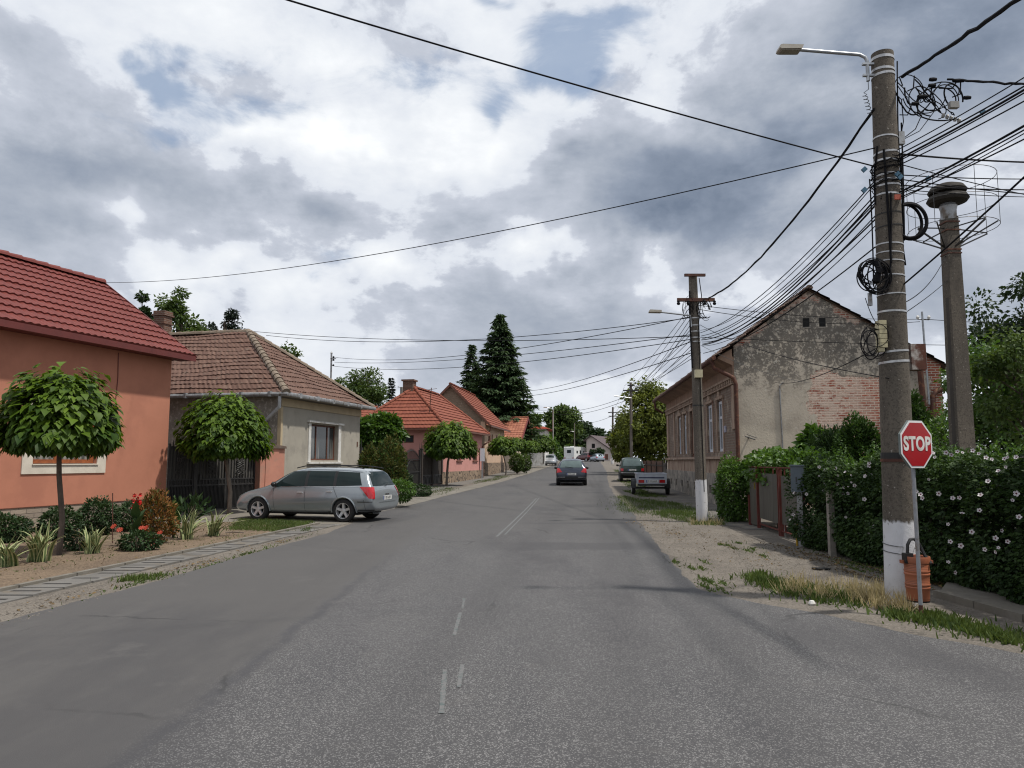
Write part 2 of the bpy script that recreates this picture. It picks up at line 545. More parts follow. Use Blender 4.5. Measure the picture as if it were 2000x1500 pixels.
def soil_mat(name, c1, c2, c3, litter=.5, gscale=60, green=None):
    m, nt, out = new_mat(name); n = N(nt)
    v = n.pos()
    base = n.mix(n.step(n.noise(v, .7, 7, .62), .35, .7), c1, c2)
    base = n.mix(n.math('MULTIPLY', n.step(n.noise(v, 2.7, 8, .7), .52, .7), litter), base, c3)
    peb = n.voro(v, gscale, 'F1', 1)
    p = n.xyz(peb)
    base = n.mix(n.math('MULTIPLY', n.step(p[0], .6, 1.0), .5), base, tuple(min(1, x * 1.6) for x in c1))
    base = n.mix(n.math('MULTIPLY', n.step(p[1], .7, 1.0), .55), base, tuple(x * .45 for x in c2))
    if green is not None:
        base = n.mix(n.math('MULTIPLY', n.step(n.noise(v, 1.1, 8, .7), .55, .68), .7), base, green)
    h = n.math('ADD', n.noise(v, gscale * .6, 5, .65), n.math('MULTIPLY', n.noise(v, 6, 5, .6), 1.5))
    n.pbsdf(out, base, .92, spec=.2, normal=n.bump(h, .6, .02))
    return m


MT = {}
MT['asphalt'] = asphalt_mat()
MT['sand'] = soil_mat("sandy_gravel", (.158, .140, .119), (.112, .099, .085), (.062, .056, .049), .75)
MT['soil'] = soil_mat("bed_soil", (.165, .122, .084), (.115, .085, .060), (.062, .046, .034), .6, 45)
MT['meadow'] = soil_mat("meadow", (.12, .13, .05), (.08, .10, .035), (.2, .17, .09), .4, 20)
MT['concrete'] = M("pale_concrete", (.18, .165, .142), (.132, .12, .10), 2.2, .9, .3, 60, c3=(.15, .135, .11), scale3=3)
MT['slab'] = M("grey_slab", (.145, .138, .128), (.112, .106, .097), 3, .9, .25, 70, c3=(.135, .115, .09), scale3=2)
MT['slot'] = M("drain_slot", (.018, .017, .016), rough=.9)
MT['path'] = M("worn_path", (.125, .115, .105), (.095, .088, .08), 1.5, .9, .3, 60, c3=(.2, .175, .14), scale3=2.0)


def lerp_table(tab, y):
    if y <= tab[0][0]: return tab[0][1:]
    for a, b in zip(tab, tab[1:]):
        if y <= b[0]:
            t = (y - a[0]) / (b[0] - a[0])
            return tuple(p + (q - p) * t for p, q in zip(a[1:], b[1:]))
    return tab[-1][1:]


def ysamples(y0, y1):
    ys = [y0]
    while ys[-1] < y1 - 1e-6:
        y = ys[-1]
        st = .2 if y < 20 else (.5 if y < 45 else (1.5 if y < 110 else 6))
        ys.append(min(y1, y + st))
    return ys


def strip(name, tab, lift, m, y0=None, y1=None, jit=(0, 0), cols=4, kind='structure'):
    """sheet lying on the street between x-left and x-right, tab = (y, xl, xr)"""
    y0 = tab[0][0] if y0 is None else y0; y1 = tab[-1][0] if y1 is None else y1
    ys = ysamples(y0, y1)
    vs, fs = [], []
    ja = jb = 0
    for y in ys:
        xl, xr = lerp_table(tab, y)
        ja = ja * .6 + random.uniform(-1, 1) * jit[0]; jb = jb * .6 + random.uniform(-1, 1) * jit[1]
        xl += ja; xr += jb
        for k in range(cols + 1):
            vs.append((xl + (xr - xl) * k / cols, y, zg(y) + lift))
    c = cols + 1
    for i in range(len(ys) - 1):
        for k in range(cols):
            fs.append((i * c + k, i * c + k + 1, (i + 1) * c + k + 1, (i + 1) * c + k))
    b = MB(); b.add(vs, fs)
    o = b.build(name, m, smooth=False, fix=False)
    return tag(o, kind=kind)


# ground: one big sheet out to the horizon
gy = [-60, -20, -5] + ysamples(0, 170) + [200, 260, 400, 700, 1200]
gx = [-700, -300, -120, -50, -25, -12, -6, 0, 6, 12, 25, 50, 120, 300, 700]
b = MB()
b.add([(x, y, zg(y) if y > 0 else 0) for y in gy for x in gx],
      [(i * len(gx) + k, i * len(gx) + k + 1, (i + 1) * len(gx) + k + 1, (i + 1) * len(gx) + k) for i in range(len(gy) - 1) for k in range(len(gx) - 1)])
tag(b.build("ground", MT['sand'], fix=False), kind='structure')

ROAD = [(-12, -9, 40), (0, -6.6, 40), (1.5, -6.2, 40), (2.5, -5.9, 14), (3.6, -5.6, 9), (5.0, -5.35, 6.0), (6.2, -5.2, 4.35), (7.0, -5.13, 3.75), (8.0, -5.05, 3.2), (8.6, -4.98, 2.72),
        (9.3, -4.85, 2.35), (10.1, -4.73, 2.35), (13.0, -4.5, 2.62), (16.6, -4.1, 3.0), (20, -4.1, 3.35), (23.2, -4.1, 3.7), (27, -3.45, 4.05), (32.5, -2.69, 4.5), (40, -1.5, 5.2),
        (46, -.63, 5.9), (62, 1.4, 7.9), (80, 3.4, 9.9), (95, 5.2, 11.6), (110, 6.8, 13.2), (125, 8.4, 14.8), (140, 9.5, 17.0), (152, 9.5, 22), (170, 8, 26)]
strip("road", ROAD, .006, MT['asphalt'], jit=(.02, .035), cols=6)

# left-hand side
bed = [(5.5, -14, -6.55), (8.7, -13.5, -6.25), (14.9, -12.6, -5.36), (18.2, -11.5, -4.95), (19.6, -7.6, -7.2)]
strip("flower_bed_soil", bed, .012, MT['soil'], jit=(0, .03), cols=6)
drive = [(18.0, -5.1, -4.4), (19.0, -9.0, -4.2), (21.2, -10.4, -4.15), (23.5, -10.0, -4.1), (26, -8.2, -3.75), (29, -7.4, -3.3)]
strip("driveway", drive, .004, MT['concrete'], jit=(.04, .04))
kerbs = [(23.0, -5.1, -4.12), (27, -4.45, -3.47), (32.5, -3.75, -2.71), (40, -2.55, -1.52), (46, -1.65, -.65), (62, .3, 1.38), (80, 2.2, 3.38), (95, 4.0, 5.18)]
strip("pavement_edge", kerbs, .010, MT['concrete'], jit=(.03, .02), cols=2)
walk = [(30, -6.8, -4.6), (43, -4.0, -2.6), (53, -2.1, -1.2), (68, -.75, .8), (95, 2.4, 3.4)]
strip("pavement", walk, .006, MT['slab'], jit=(.03, .03), cols=2)

# drain of slotted slabs beside the bed
cl = [(5.5, -6.46), (8.7, -5.98), (14.9, -5.10), (18.9, -4.55)]
b = MB()
yy = 5.5
while yy < 18.6:
    y1 = yy + .485
    def cx(y): return lerp_table([(a, c) for a, c in cl], y)[0]
    c0, c1 = cx(yy), cx(y1)
    h = .022 + random.uniform(-.008, .01)
    w = .27
    j = random.uniform(-.015, .015)
    vs = [(c0 - w + j, yy, 0.0), (c0 + w + j, yy, 0.0), (c1 + w + j, y1 - .012, 0.0), (c1 - w + j, y1 - .012, 0.0)]
    b.add(vs + [(p[0], p[1], h) for p in vs], [(4, 5, 6, 7), (0, 1, 5, 4), (1, 2, 6, 5), (2, 3, 7, 6), (3, 0, 4, 7)], 0)
    ym = (yy + y1) / 2; cm = (c0 + c1) / 2
    b.add([(cm - .19 + j, ym - .027, h + .003), (cm + .17 + j, ym - .027, h + .003), (cm + .17 + j, ym + .027, h + .003), (cm - .17 + j, ym + .027, h + .003)], [(0, 1, 2, 3)], 1)
    # kerb stone on the bed side
    k0, k1 = c0 - w - .10, c1 - w - .10
    b.add([(k0, yy, 0), (k0 + .085, yy, 0), (k1 + .085, y1 - .02, 0), (k1, y1 - .02, 0), (k0, yy, .06), (k0 + .085, yy, .06), (k1 + .085, y1 - .02, .06), (k1, y1 - .02, .06)],
          [(4, 5, 6, 7), (0, 1, 5, 4), (1, 2, 6, 5), (2, 3, 7, 6), (3, 0, 4, 7)], 2)
    yy = y1 + .015
tag(b.build("drain_channel", [MT['slab'], MT['slot'], MT['concrete']], fix=False), kind='structure')

# right-hand side: worn path along the old house, slab and kerb by the hedge
def fx(y): return 7.05 + .0787 * (y - 23.4)
path = [(17.5, 5.6, 6.1), (19.5, 5.25, 6.6), (23.4, 5.6, 7.03), (30, 6.05, 7.5), (40, 6.9, 8.3), (60, 8.6, 9.8)]
strip("side_path", path, .008, MT['path'], jit=(.10, .0), cols=3)
strip("verge_slab", [(3.0, 5.25, 6.3), (5.5, 5.25, 6.4), (9.0, 5.08, 6.2), (9.6, 5.5, 6.0)], .075, MT['concrete'], jit=(.0, .05), cols=3)
b = MB()
ks = [(3.0, 5.25), (4.0, 5.26), (5.5, 5.25), (7.6, 5.19), (9.0, 5.08)]
for (ya, xa), (yb, xb) in zip(ks, ks[1:]):
    nseg = max(1, int((yb - ya) / .7))
    for i in range(nseg):
        t0, t1 = i / nseg, (i + 1) / nseg - .012
        p0 = Vector((xa + (xb - xa) * t0 - .06, ya + (yb - ya) * t0, .035)); p1 = Vector((xa + (xb - xa) * t1 - .06, ya + (yb - ya) * t1, .035))
        b.bar(p0, p1, .10, .09 + random.uniform(-.006, .006))
tag(b.build("verge_kerb", MT['concrete']), kind='structure')


# worn white lines
def worn_white():
    m, nt, out = new_mat("worn_road_paint"); n = N(nt)
    v = n.pos()
    f = n.step(n.noise(v, 22, 6, .75), .44, .66)
    n.pbsdf(out, n.mix(f, (.140, .138, .137), (.070, .093, .093)), .85, spec=.3)
    return m


MT['roadpaint'] = worn_white()
b = MB()
for (u0, v0, u1, v1, w) in ((862, 1396, 869, 1310, .04), (896, 1345, 903, 1300, .035), (887, 1243, 899, 1198, .04), (970, 1049, 1048, 973, .055), (986, 1045, 1053, 973, .045), (903, 1190, 907, 1170, .03)):
    p, q = G(u0, v0), G(u1, v1)
    K = 24
    for i in range(K):
        a, c = p.lerp(q, i / K), p.lerp(q, (i + 1) / K)
        ww = w * random.uniform(.7, 1.05) / 2
        b.add([(a.x - ww, a.y, zg(a.y) + .010), (a.x + ww, a.y, zg(a.y) + .010), (c.x + ww, c.y, zg(c.y) + .010), (c.x - ww, c.y, zg(c.y) + .010)], [(0, 1, 2, 3)])
tag(b.build("road_marking", MT['roadpaint'], fix=False), kind='structure')


# grasses
MT['grass'] = leaf_mat("green_grass", (.035, .065, .015), (.12, .16, .04), .25, .6)
MT['drygrass'] = leaf_mat("dry_grass", (.27, .21, .11), (.52, .44, .27), .25, .7)


def grass(name, pts, h, w, m, lean=.5, kind='stuff'):
    pts = np.asarray(pts)
    K = len(pts)
    d = RNG.normal(size=(K, 3)) * lean; d[:, 2] = 1.0
    nr = RNG.normal(size=(K, 3)); nr[:, 2] = 0
    hh = h * RNG.uniform(.45, 1.2, K)
    o = scatter(name, m, pts, d, nr, hh, w * RNG.uniform(.6, 1.3, K), BLADE)
    return tag(o, kind=kind)


def in_quad(quad, K, clump=0.0):
    """K random ground points in the quad of ground corners (x, y), clumped"""
    q = np.array(quad, float)
    s, t = RNG.random(K), RNG.random(K)
    if clump:
        c = RNG.random((max(6, int(K / 45)), 2))
        i = RNG.integers(0, len(c), K)
        s2, t2 = c[i, 0] + RNG.normal(size=K) * .045, c[i, 1] + RNG.normal(size=K) * .045
        use = RNG.random(K) < clump
        s = np.where(use, s2, s); t = np.where(use, t2, t)
    p = ((1 - s) * (1 - t))[:, None] * q[0] + (s * (1 - t))[:, None] * q[1] + (s * t)[:, None] * q[2] + ((1 - s) * t)[:, None] * q[3]
    z = np.array([zg(y) for y in p[:, 1]])
    return np.column_stack([p, z])


def gq(*uv):
    return [tuple(G(u, v)[:2]) for u, v in uv]


# right verge: green strip round the trailer, tufts at the pole, dry grass by the big pole
P1 = [in_quad(gq((1215, 1002), (1395, 1012), (1330, 985), (1200, 968)), 5200, .75), in_quad(gq((1290, 1010), (1400, 1030), (1380, 1005), (1290, 995)), 1800, .8),
      in_quad([(5.3, 31), (6.4, 31), (6.4, 37), (5.3, 36)], 2600, .6), in_quad([(5.9, 38), (7.4, 38), (8.6, 50), (7.0, 50)], 3000, .6), in_quad([(8.3, 55), (9.6, 55), (11, 75), (10.1, 75)], 2500, .7),
      in_quad([(4.5, 18.8), (5.35, 18.8), (5.4, 19.4), (4.7, 19.5)], 700, .3)]
def halo(P, spread, frac):
    P = np.asarray(P); k = RNG.random(len(P)) < frac
    Q = P[k] + np.column_stack([RNG.normal(size=(k.sum(), 2)) * spread, np.zeros(k.sum())])
    return np.vstack([P, Q])
P1[0:2] = [halo(p, .35, .35) for p in P1[0:2]]
grass("grass", np.vstack(P1), .10, .011, MT['grass'])
P2 = [in_quad(gq((1450, 1130), (1530, 1165), (1560, 1150), (1480, 1118)), 1500, .6), in_quad(gq((1530, 1165), (1700, 1195), (1690, 1165), (1550, 1140)), 1300, .7),
      in_quad(gq((1790, 1212), (1985, 1262), (1985, 1246), (1800, 1196)), 2600, .6), in_quad(gq((1720, 1205), (1800, 1220), (1800, 1205), (1730, 1190)), 500, .5)]
grass("green_weeds", halo(np.vstack(P2), .16, .5)[::2], .085, .020, MT['grass'])
P3 = [in_quad(gq((1530, 1160), (1780, 1200), (1760, 1165), (1560, 1135)), 1500, .8), in_quad(gq((1650, 1180), (1790, 1205), (1775, 1170), (1660, 1150)), 1300, .5), in_quad([(5.5, 7.3), (5.9, 7.3), (5.9, 8.2), (5.5, 8.2)], 350, .5),
      in_quad([(4.4, 18.7), (5.2, 18.7), (5.3, 19.3), (4.6, 19.4)], 300, .3)]
grass("dry_grass", np.vstack(P3)[::2], .22, .008, MT['drygrass'], .45)
# left: lawn by the parked estate, tufts on the gravel
P4 = [in_quad(gq((445, 1036), (560, 1040), (615, 1020), (470, 1014)), 5200, .3), in_quad(gq((228, 1138), (300, 1132), (318, 1124), (250, 1128)), 420, .2), in_quad(gq((760, 972), (860, 968), (900, 955), (840, 950)), 1500, .5),
      in_quad([(-2.6, 44), (-1.6, 44), (0.2, 58), (-.9, 58)], 1500, .7), in_quad(gq((585, 1040), (600, 1040), (612, 1032), (598, 1032)), 120, 0)]
grass("lawn", halo(np.vstack(P4), .14, .3), .075, .013, MT['grass'])
# gravel on the right apron
K = 5200
gp = np.vstack([in_quad(gq((1225, 1010), (1375, 1155), (1700, 1160), (1540, 1060)), K, .5), in_quad(gq((1200, 960), (1300, 1080), (1420, 1050), (1230, 975)), 1400, .4), in_quad([(-5.0, 6.5), (-5.75, 6.5), (-4.75, 16), (-4.25, 16)], 1300, .4)])
MT['pebble'] = leaf_mat("gravel_stone", (.07, .062, .054), (.24, .21, .175), 0.0, .9, .2)
PEB = ([(.5, 0, 0), (0, .45, 0), (-.5, .1, 0), (-.1, -.5, 0), (.05, 0, .4)], [(0, 1, 4), (1, 2, 4), (2, 3, 4), (3, 0, 4)])
dd = RNG.normal(size=(len(gp), 3)); dd[:, 2] = 0
sz = RNG.uniform(.008, .026, len(gp))
tag(scatter("gravel", MT['pebble'], gp + [0, 0, .004], dd, np.tile([0., 0, 1], (len(gp), 1)), sz, sz, PEB), kind='stuff')

# leaf litter and twigs lying about
lp = np.vstack([in_quad([(-13, 8), (-6.6, 8), (-5.4, 17.5), (-11, 18)], 900, .6), in_quad(gq((1225, 1010), (1375, 1150), (1720, 1160), (1545, 1062)), 500, .6), in_quad([(4.9, 9.3), (5.6, 9.3), (5.5, 14.5), (4.6, 13.5)], 900, .7), in_quad([(5.2, 3.5), (6.2, 3.5), (6.0, 9), (5.1, 9)], 350, .5), in_quad([(-5.6, 7), (-5.1, 7), (-4.3, 16), (-4.7, 16)], 250, .7)])
MT['litter'] = leaf_mat("dry_leaf_litter", (.06, .04, .022), (.22, .15, .07), .1, .8)
dd = RNG.normal(size=(len(lp), 3)); dd[:, 2] *= .25
nn = np.tile([0., 0, 1], (len(lp), 1)) + RNG.normal(size=(len(lp), 3)) * .35
sz = RNG.uniform(.02, .07, len(lp))
tag(scatter("leaf_litter", MT['litter'], lp + [0, 0, .02], dd, nn, sz, sz * .45, LEAF), kind='stuff')
# weeds creeping over the soil and the gravel
P5 = [in_quad(gq((1290, 1090), (1400, 1165), (1480, 1150), (1350, 1085)), 500, .9), in_quad(gq((1400, 1065), (1500, 1095), (1500, 1070), (1420, 1055)), 350, .9), in_quad([(-9.5, 10), (-6.3, 10), (-5.3, 17), (-8, 17)], 700, .9), in_quad([(-5.3, 6.5), (-5.05, 6.5), (-4.2, 16.5), (-4.4, 16.5)], 350, .8), in_quad([(5.0, 9.2), (5.6, 9.2), (5.5, 14), (5.1, 14)], 500, .8), in_quad([(5.6, 5), (6.1, 5), (6.0, 8.8), (5.5, 8.8)], 900, .7)]
grass("creeping_weeds", np.vstack(P5), .055, .016, MT['grass'], .9)
# ------------------------------------------------------------------ building helpers
def wall_open(b, O, U, Nn, width, z0, z1, openings, depth=.18, mi=0, back=True, thick=.3):
    """wall face from O along U with rectangular openings (s0, s1, za, zb), reveals going inwards"""
    O, U, Nn = Vector(O), Vector(U), Vector(Nn)
    ss = sorted({0, width, *[o[0] for o in openings], *[o[1] for o in openings]})
    zs = sorted({z0, z1, *[o[2] for o in openings], *[o[3] for o in openings]})
    P = lambda s, z, d=0: O + U * s + Vector((0, 0, z)) - Nn * d
    for s0, s1 in zip(ss, ss[1:]):
        for a, c in zip(zs, zs[1:]):
            sm, zm = (s0 + s1) / 2, (a + c) / 2
            if any(o[0] < sm < o[1] and o[2] < zm < o[3] for o in openings): continue
            b.add([P(s0, a), P(s1, a), P(s1, c), P(s0, c)], [(0, 1, 2, 3)], mi)
    for s0, s1, a, c in openings:
        b.add([P(s0, a), P(s1, a), P(s1, c), P(s0, c), P(s0, a, depth), P(s1, a, depth), P(s1, c, depth), P(s0, c, depth)],
              [(0, 1, 5, 4), (1, 2, 6, 5), (2, 3, 7, 6), (3, 0, 4, 7)], mi)
    if back:   # closed shell
        b.add([P(0, z0, thick), P(width, z0, thick), P(width, z1, thick), P(0, z1, thick)], [(0, 1, 2, 3)], mi)
        for s in (0, width):
            b.add([P(s, z0), P(s, z1), P(s, z1, thick), P(s, z0, thick)], [(0, 1, 2, 3)], mi)
        b.add([P(0, z1), P(width, z1), P(width, z1, thick), P(0, z1, thick)], [(0, 1, 2, 3)], mi)


class Roof:
    def __init__(s): s.v, s.f, s.t, s.m = [], [], [], []
    def q(s, pts, t, mi=0):
        b = len(s.v); s.v += [tuple(p) for p in pts]; s.f.append(tuple(range(b, b + len(pts)))); s.t.append(t); s.m.append(mi)
    def plane(s, A, B, C, D, rows, tile=.24, sub=2, amp=.012, lift=.035, odd=0.0, wob=0.0):
        """A,B eave ends, C,D ridge ends (above B and A); rows of overlapping tiles"""
        A, B, C, D = map(Vector, (A, B, C, D))
        nrm = (B - A).cross(D - A).normalized()
        if nrm.z < 0: nrm = -nrm
        eu = (B - A).normalized()
        for r in range(rows):
            t0, t1 = r / rows, (r + 1) / rows + .03
            t1 = min(t1, 1.0)
            L0, R0, L1, R1 = A.lerp(D, t0), B.lerp(C, t0), A.lerp(D, t1), B.lerp(C, t1)
            w = max((R0 - L0).length, .05)
            K = max(1, int(round(w / tile * sub)))
            off = (L0 - A).dot(eu)
            sag = random.uniform(-.006, .006)
            low, top = [], []
            for i in range(K + 1):
                f = i / K
                ph = (off + w * f) / tile * 2 * math.pi
                wv = amp * math.cos(ph) if sub >= 3 else (amp * (1 if i % 2 else -1))
                jl = random.uniform(-.010, .010) * (1.4 if odd else .3)
                wp = L0.lerp(R0, f); wq = wob * (math.sin(wp.x * .9 + wp.y * 1.1 + wp.z) + .6 * math.sin(wp.x * 2.3 - wp.y * 1.7 + wp.z * 2.0))
                wp = L1.lerp(R1, f); wr_ = wob * (math.sin(wp.x * .9 + wp.y * 1.1 + wp.z) + .6 * math.sin(wp.x * 2.3 - wp.y * 1.7 + wp.z * 2.0))
                low.append(L0.lerp(R0, f) + nrm * (lift + wv + sag + jl + wq)); top.append(L1.lerp(R1, f) + nrm * (.006 + wv * .8 + sag + wr_))
            tn = 0
            for i in range(K):
                if i % sub == 0:
                    tn = random.random() ** 1.3
                    if odd and random.random() < odd: tn = 1.6
                s.q([low[i], low[i + 1], top[i + 1], top[i]], tn)
                s.q([low[i] - nrm * (lift + .012), low[i + 1] - nrm * (lift + .012), low[i + 1], low[i]], tn * .4)
        s.q([A - nrm * .05, D - nrm * .05, C - nrm * .05, B - nrm * .05] if (C - D).length > 1e-4 else [A - nrm * .05, D - nrm * .05, B - nrm * .05], .3)
    def caps(s, p, q, r=.11, step=.36, mi=0, n=6):
        """row of overlapping half-round caps"""
        p, q = Vector(p), Vector(q)
        d = (q - p).normalized(); L = (q - p).length
        a = d.cross(Vector((0, 0, 1))).normalized(); u = a.cross(d)
        K = max(1, int(L / step))
        for i in range(K):
            c0, c1 = p.lerp(q, i / K), p.lerp(q, (i + 1.12) / K)
            r0, r1 = r * random.uniform(1.12, 1.25), r * .92
            t = random.random()
            ring = []
            for c, rr in ((c0, r0), (c1, r1)):
                ring.append([c + a * (rr * math.cos(math.pi * k / n)) + u * (rr * math.sin(math.pi * k / n) - .02) for k in range(n + 1)])
            for k in range(n):
                s.q([ring[0][k], ring[0][k + 1], ring[1][k + 1], ring[1][k]], t, mi)
            s.q(ring[0], t * .5, mi)
    def build(s, name, mats, parent):
        me = bpy.data.meshes.new(name)
        me.from_pydata(s.v, [], s.f)
        me.polygons.foreach_set("material_index", s.m)
        at = me.attributes.new("tint", 'FLOAT', 'FACE')
        at.data.foreach_set("value", np.array(s.t, np.float32))
        me.update()
        return link_mesh(name, me, mats, parent)


def window(parent, O, U, Nn, s0, s1, za, zb, frame_m, pane_m, recess=.12, fw=.07, mull=(), trans=(), name="window", label=None):
    """framed window set into an opening: window > pane"""
    O, U, Nn = Vector(O), Vector(U), Vector(Nn)
    P = lambda s, z, d: O + U * s + Vector((0, 0, z)) - Nn * d
    def cube(b, a, c, e, f, d0, d1):
        b.add([P(a, e, d0), P(c, e, d0), P(c, f, d0), P(a, f, d0), P(a, e, d1), P(c, e, d1), P(c, f, d1), P(a, f, d1)],
              [(0, 1, 2, 3), (7, 6, 5, 4), (0, 4, 5, 1), (1, 5, 6, 2), (2, 6, 7, 3), (3, 7, 4, 0)])
    b = MB(); d0, d1 = recess, recess + .07
    cube(b, s0, s0 + fw, za, zb, d0, d1); cube(b, s1 - fw, s1, za, zb, d0, d1)
    cube(b, s0 + fw, s1 - fw, za, za + fw, d0, d1); cube(b, s0 + fw, s1 - fw, zb - fw, zb, d0, d1)
    for m in mull: cube(b, m - fw * .45, m + fw * .45, za + fw, zb - fw, d0 + .004, d1)
    for z in trans: cube(b, s0 + fw, s1 - fw, z - fw * .45, z + fw * .45, d0 + .008, d1 - .004)
    o = b.build(name, frame_m, parent)
    if label: o["label"] = label
    g = MB(); cube(g, s0 + fw * .6, s1 - fw * .6, za + fw * .6, zb - fw * .6, d0 + .03, d0 + .045)
    g.build("pane", pane_m, o)
    return o


def frame_of(theta_tan):
    t = math.atan(theta_tan)
    return math.pi / 2 - t


def curtain_glass(name):
    m, nt, out = new_mat(name); n = N(nt)
    s = n.xyz(n.obj())
    f = n.math('SINE', n.math('ADD', n.math('MULTIPLY', n.math('ADD', s[0], s[1]), 38), n.math('MULTIPLY', n.noise(n.obj(), 2, 3), 6)))
    col = n.mix(n.step(f, -1, 1), (.10, .10, .09), (.24, .23, .21))
    col = n.mix(n.step(n.noise(n.scale(n.obj(), (1.2, 1.2, .1)), 1.5, 2), .42, .55), (.03, .035, .035), col)
    n.pbsdf(out, col, .08, spec=.5)
    return m


MT['glass'] = glass_mat("window_glass")
MT['curtain'] = curtain_glass("curtained_glass")
MT['wood'] = M("varnished_wood", (.27, .085, .03), (.19, .055, .02), 14, .4, spec=.5)
MT['darkwood'] = M("brown_wood", (.13, .05, .03), (.09, .035, .022), 10, .55)
MT['white'] = M("white_trim", (.62, .61, .58), (.52, .51, .48), 4, .7, c3=(.38, .36, .32), scale3=3)
MT['pvc'] = M("window_plastic", (.60, .64, .70), (.52, .56, .62), 4, .4)
MT['zinc'] = M("zinc", (.33, .34, .35), (.22, .22, .22), 5, .5, metal=.5, c3=(.15, .13, .11), scale3=6)
MT['rustpipe'] = M("rusty_pipe", (.085, .032, .02), (.06, .025, .018), 6, .75, .2, 40, c3=(.16, .07, .035), scale3=7)
MT['black'] = M("black_void", (.008, .008, .008), rough=.9)
MT['iron'] = M("black_iron", (.018, .018, .019), (.03, .028, .027), 8, .5, spec=.5)
MT['steel'] = M("galvanised_steel", (.38, .40, .42), (.28, .29, .30), 8, .42, metal=.75)
MT['brickchim'] = None


def brick_mat(name, c1, c2, mortar, cover=None, clo=.5, sx=.26, sy=.08):
    m, nt, out = new_mat(name); n = N(nt)
    s = n.xyz(n.obj())
    h = n.math('ADD', s[0], s[1])
    wob = n.math('MULTIPLY', n.math('SUBTRACT', n.noise(n.obj(), 5, 4), .5), .03)
    col, fac = brick_nodes(n, n.comb(h, n.math('ADD', s[2], wob), 0), c1, c2, mortar, sx, sy)
    col = n.mix(n.math('MULTIPLY', n.noise(n.obj(), 12, 6, .7), .7), col, tuple(x * .5 for x in c2))
    if cover is not None:
        col = n.mix(n.step(n.noise(n.obj(), 2.0, 8, .68), clo, clo + .12), col, cover)
    nr = n.bump(n.math('ADD', n.math('MULTIPLY', fac, -.7), n.noise(n.obj(), 30, 5, .6)), .5, .015)
    n.pbsdf(out, col, .9, spec=.2, normal=nr)
    return m


MT['brick'] = brick_mat("chimney_brick", (.19, .09, .06), (.13, .07, .05), (.22, .19, .16))

# ------------------------------------------------------------------ red rendered house, far left
MT['terracotta'] = M("terracotta_render", (.42, .175, .112), (.385, .16, .102), 1.2, .88, .12, 120, c3=(.365, .15, .098), scale3=.6)
MT['redtile'] = tile_mat("red_metal_tile", (.135, .028, .022), (.16, .034, .026), rough=.55)
MT['redsheet'] = M("red_sheet", (.12, .026, .022), (.10, .023, .02), 3, .55)
MT['cladding'] = stone_mat("ledge_stone", (.34, .28, .22), (.24, .20, .165), (.11, .09, .075), crazy=False)
h = thing("house", "terracotta red rendered house with a red tile roof and stone plinth at far left", "house", (-10.4, 22.5, 0), frame_of(.303))
wx0 = -11.0
op = [(-4.50 - wx0, -2.58 - wx0, 1.52, 2.95)]
b = MB()
wall_open(b, (wx0, 0, 0), (1, 0, 0), (0, -1, 0), -wx0, .48, 4.72, op, .16)
b.box(wx0, 0, .3, 6.3, .0, 4.70); b.prism([(.31, 4.70), (3.2, 6.95), (6.3, 4.70)], -.28, -.02, 0, 'yz')
b.build("wall", MT['terracotta'], h)
b = MB(); b.box(wx0, .03, -.035, .29, -.3, .475); b.box(-.3, .035, .3, 5.4, -.3, .475); b.build("plinth", MT['cladding'], h)
b = MB(); b.box(wx0, .05, -.05, .0, .476, .492); b.build("drip_trim", MT['darkwood'], h)
b = MB()
for a, c, e, f in ((-4.78, -4.50, 1.28, 3.2), (-2.58, -2.30, 1.28, 3.2)): b.box(a, c, -.03, -.002, e, f)
b.box(-4.50, -2.58, -.03, -.002, 1.28, 1.50); b.box(-4.50, -2.58, -.03, -.002, 2.95, 3.2); b.box(-4.52, -2.56, -.06, .12, 1.495, 1.525)
b.build("window_surround", M("cream_surround", (.58, .53, .45), (.5, .455, .385), 3, .8), h)
window(h, (0, 0, 0), (1, 0, 0), (0, -1, 0), -4.48, -2.60, 1.535, 2.94, MT['wood'], MT['curtain'], .10, .10, mull=(-3.75, -3.12), label="orange brown varnished window frame")
r = Roof()
ex, ez, rz = .36, 4.80, 7.36
r.plane((wx0, -.55, ez), (ex, -.55, ez), (ex, 3.2, rz), (wx0, 3.2, rz), 11, .205, 6, .015, .060)
r.plane((ex, 6.95, ez), (wx0, 6.95, ez), (wx0, 3.2, rz), (ex, 3.2, rz), 11, .41, 2, .012, .035)
r.caps((ex, 3.2, rz + .03), (wx0, 3.2, rz + .03), .13, .42)
ro = r.build("roof", [MT['redtile']], h)
b = MB(); b.box(wx0, ex - .01, -.53, -.01, 4.66, 4.705); b.box(wx0, ex + .02, -.575, -.535, 4.64, 4.80); b.bar((ex + .015, -.56, 4.74), (ex + .015, 3.2, 7.36), .04, .14); b.bar((ex + .015, 3.2, 7.36), (ex + .015, 6.95, 4.74), .04, .16)
b.build("fascia", MT['redsheet'], ro)
b = MB(); b.tube([(-2.06, -.012, 4.6), (-2.03, -.012, 3.9), (-2.08, -.012, 3.0)], .011, 6); b.build("cable", MT['redsheet'], h)

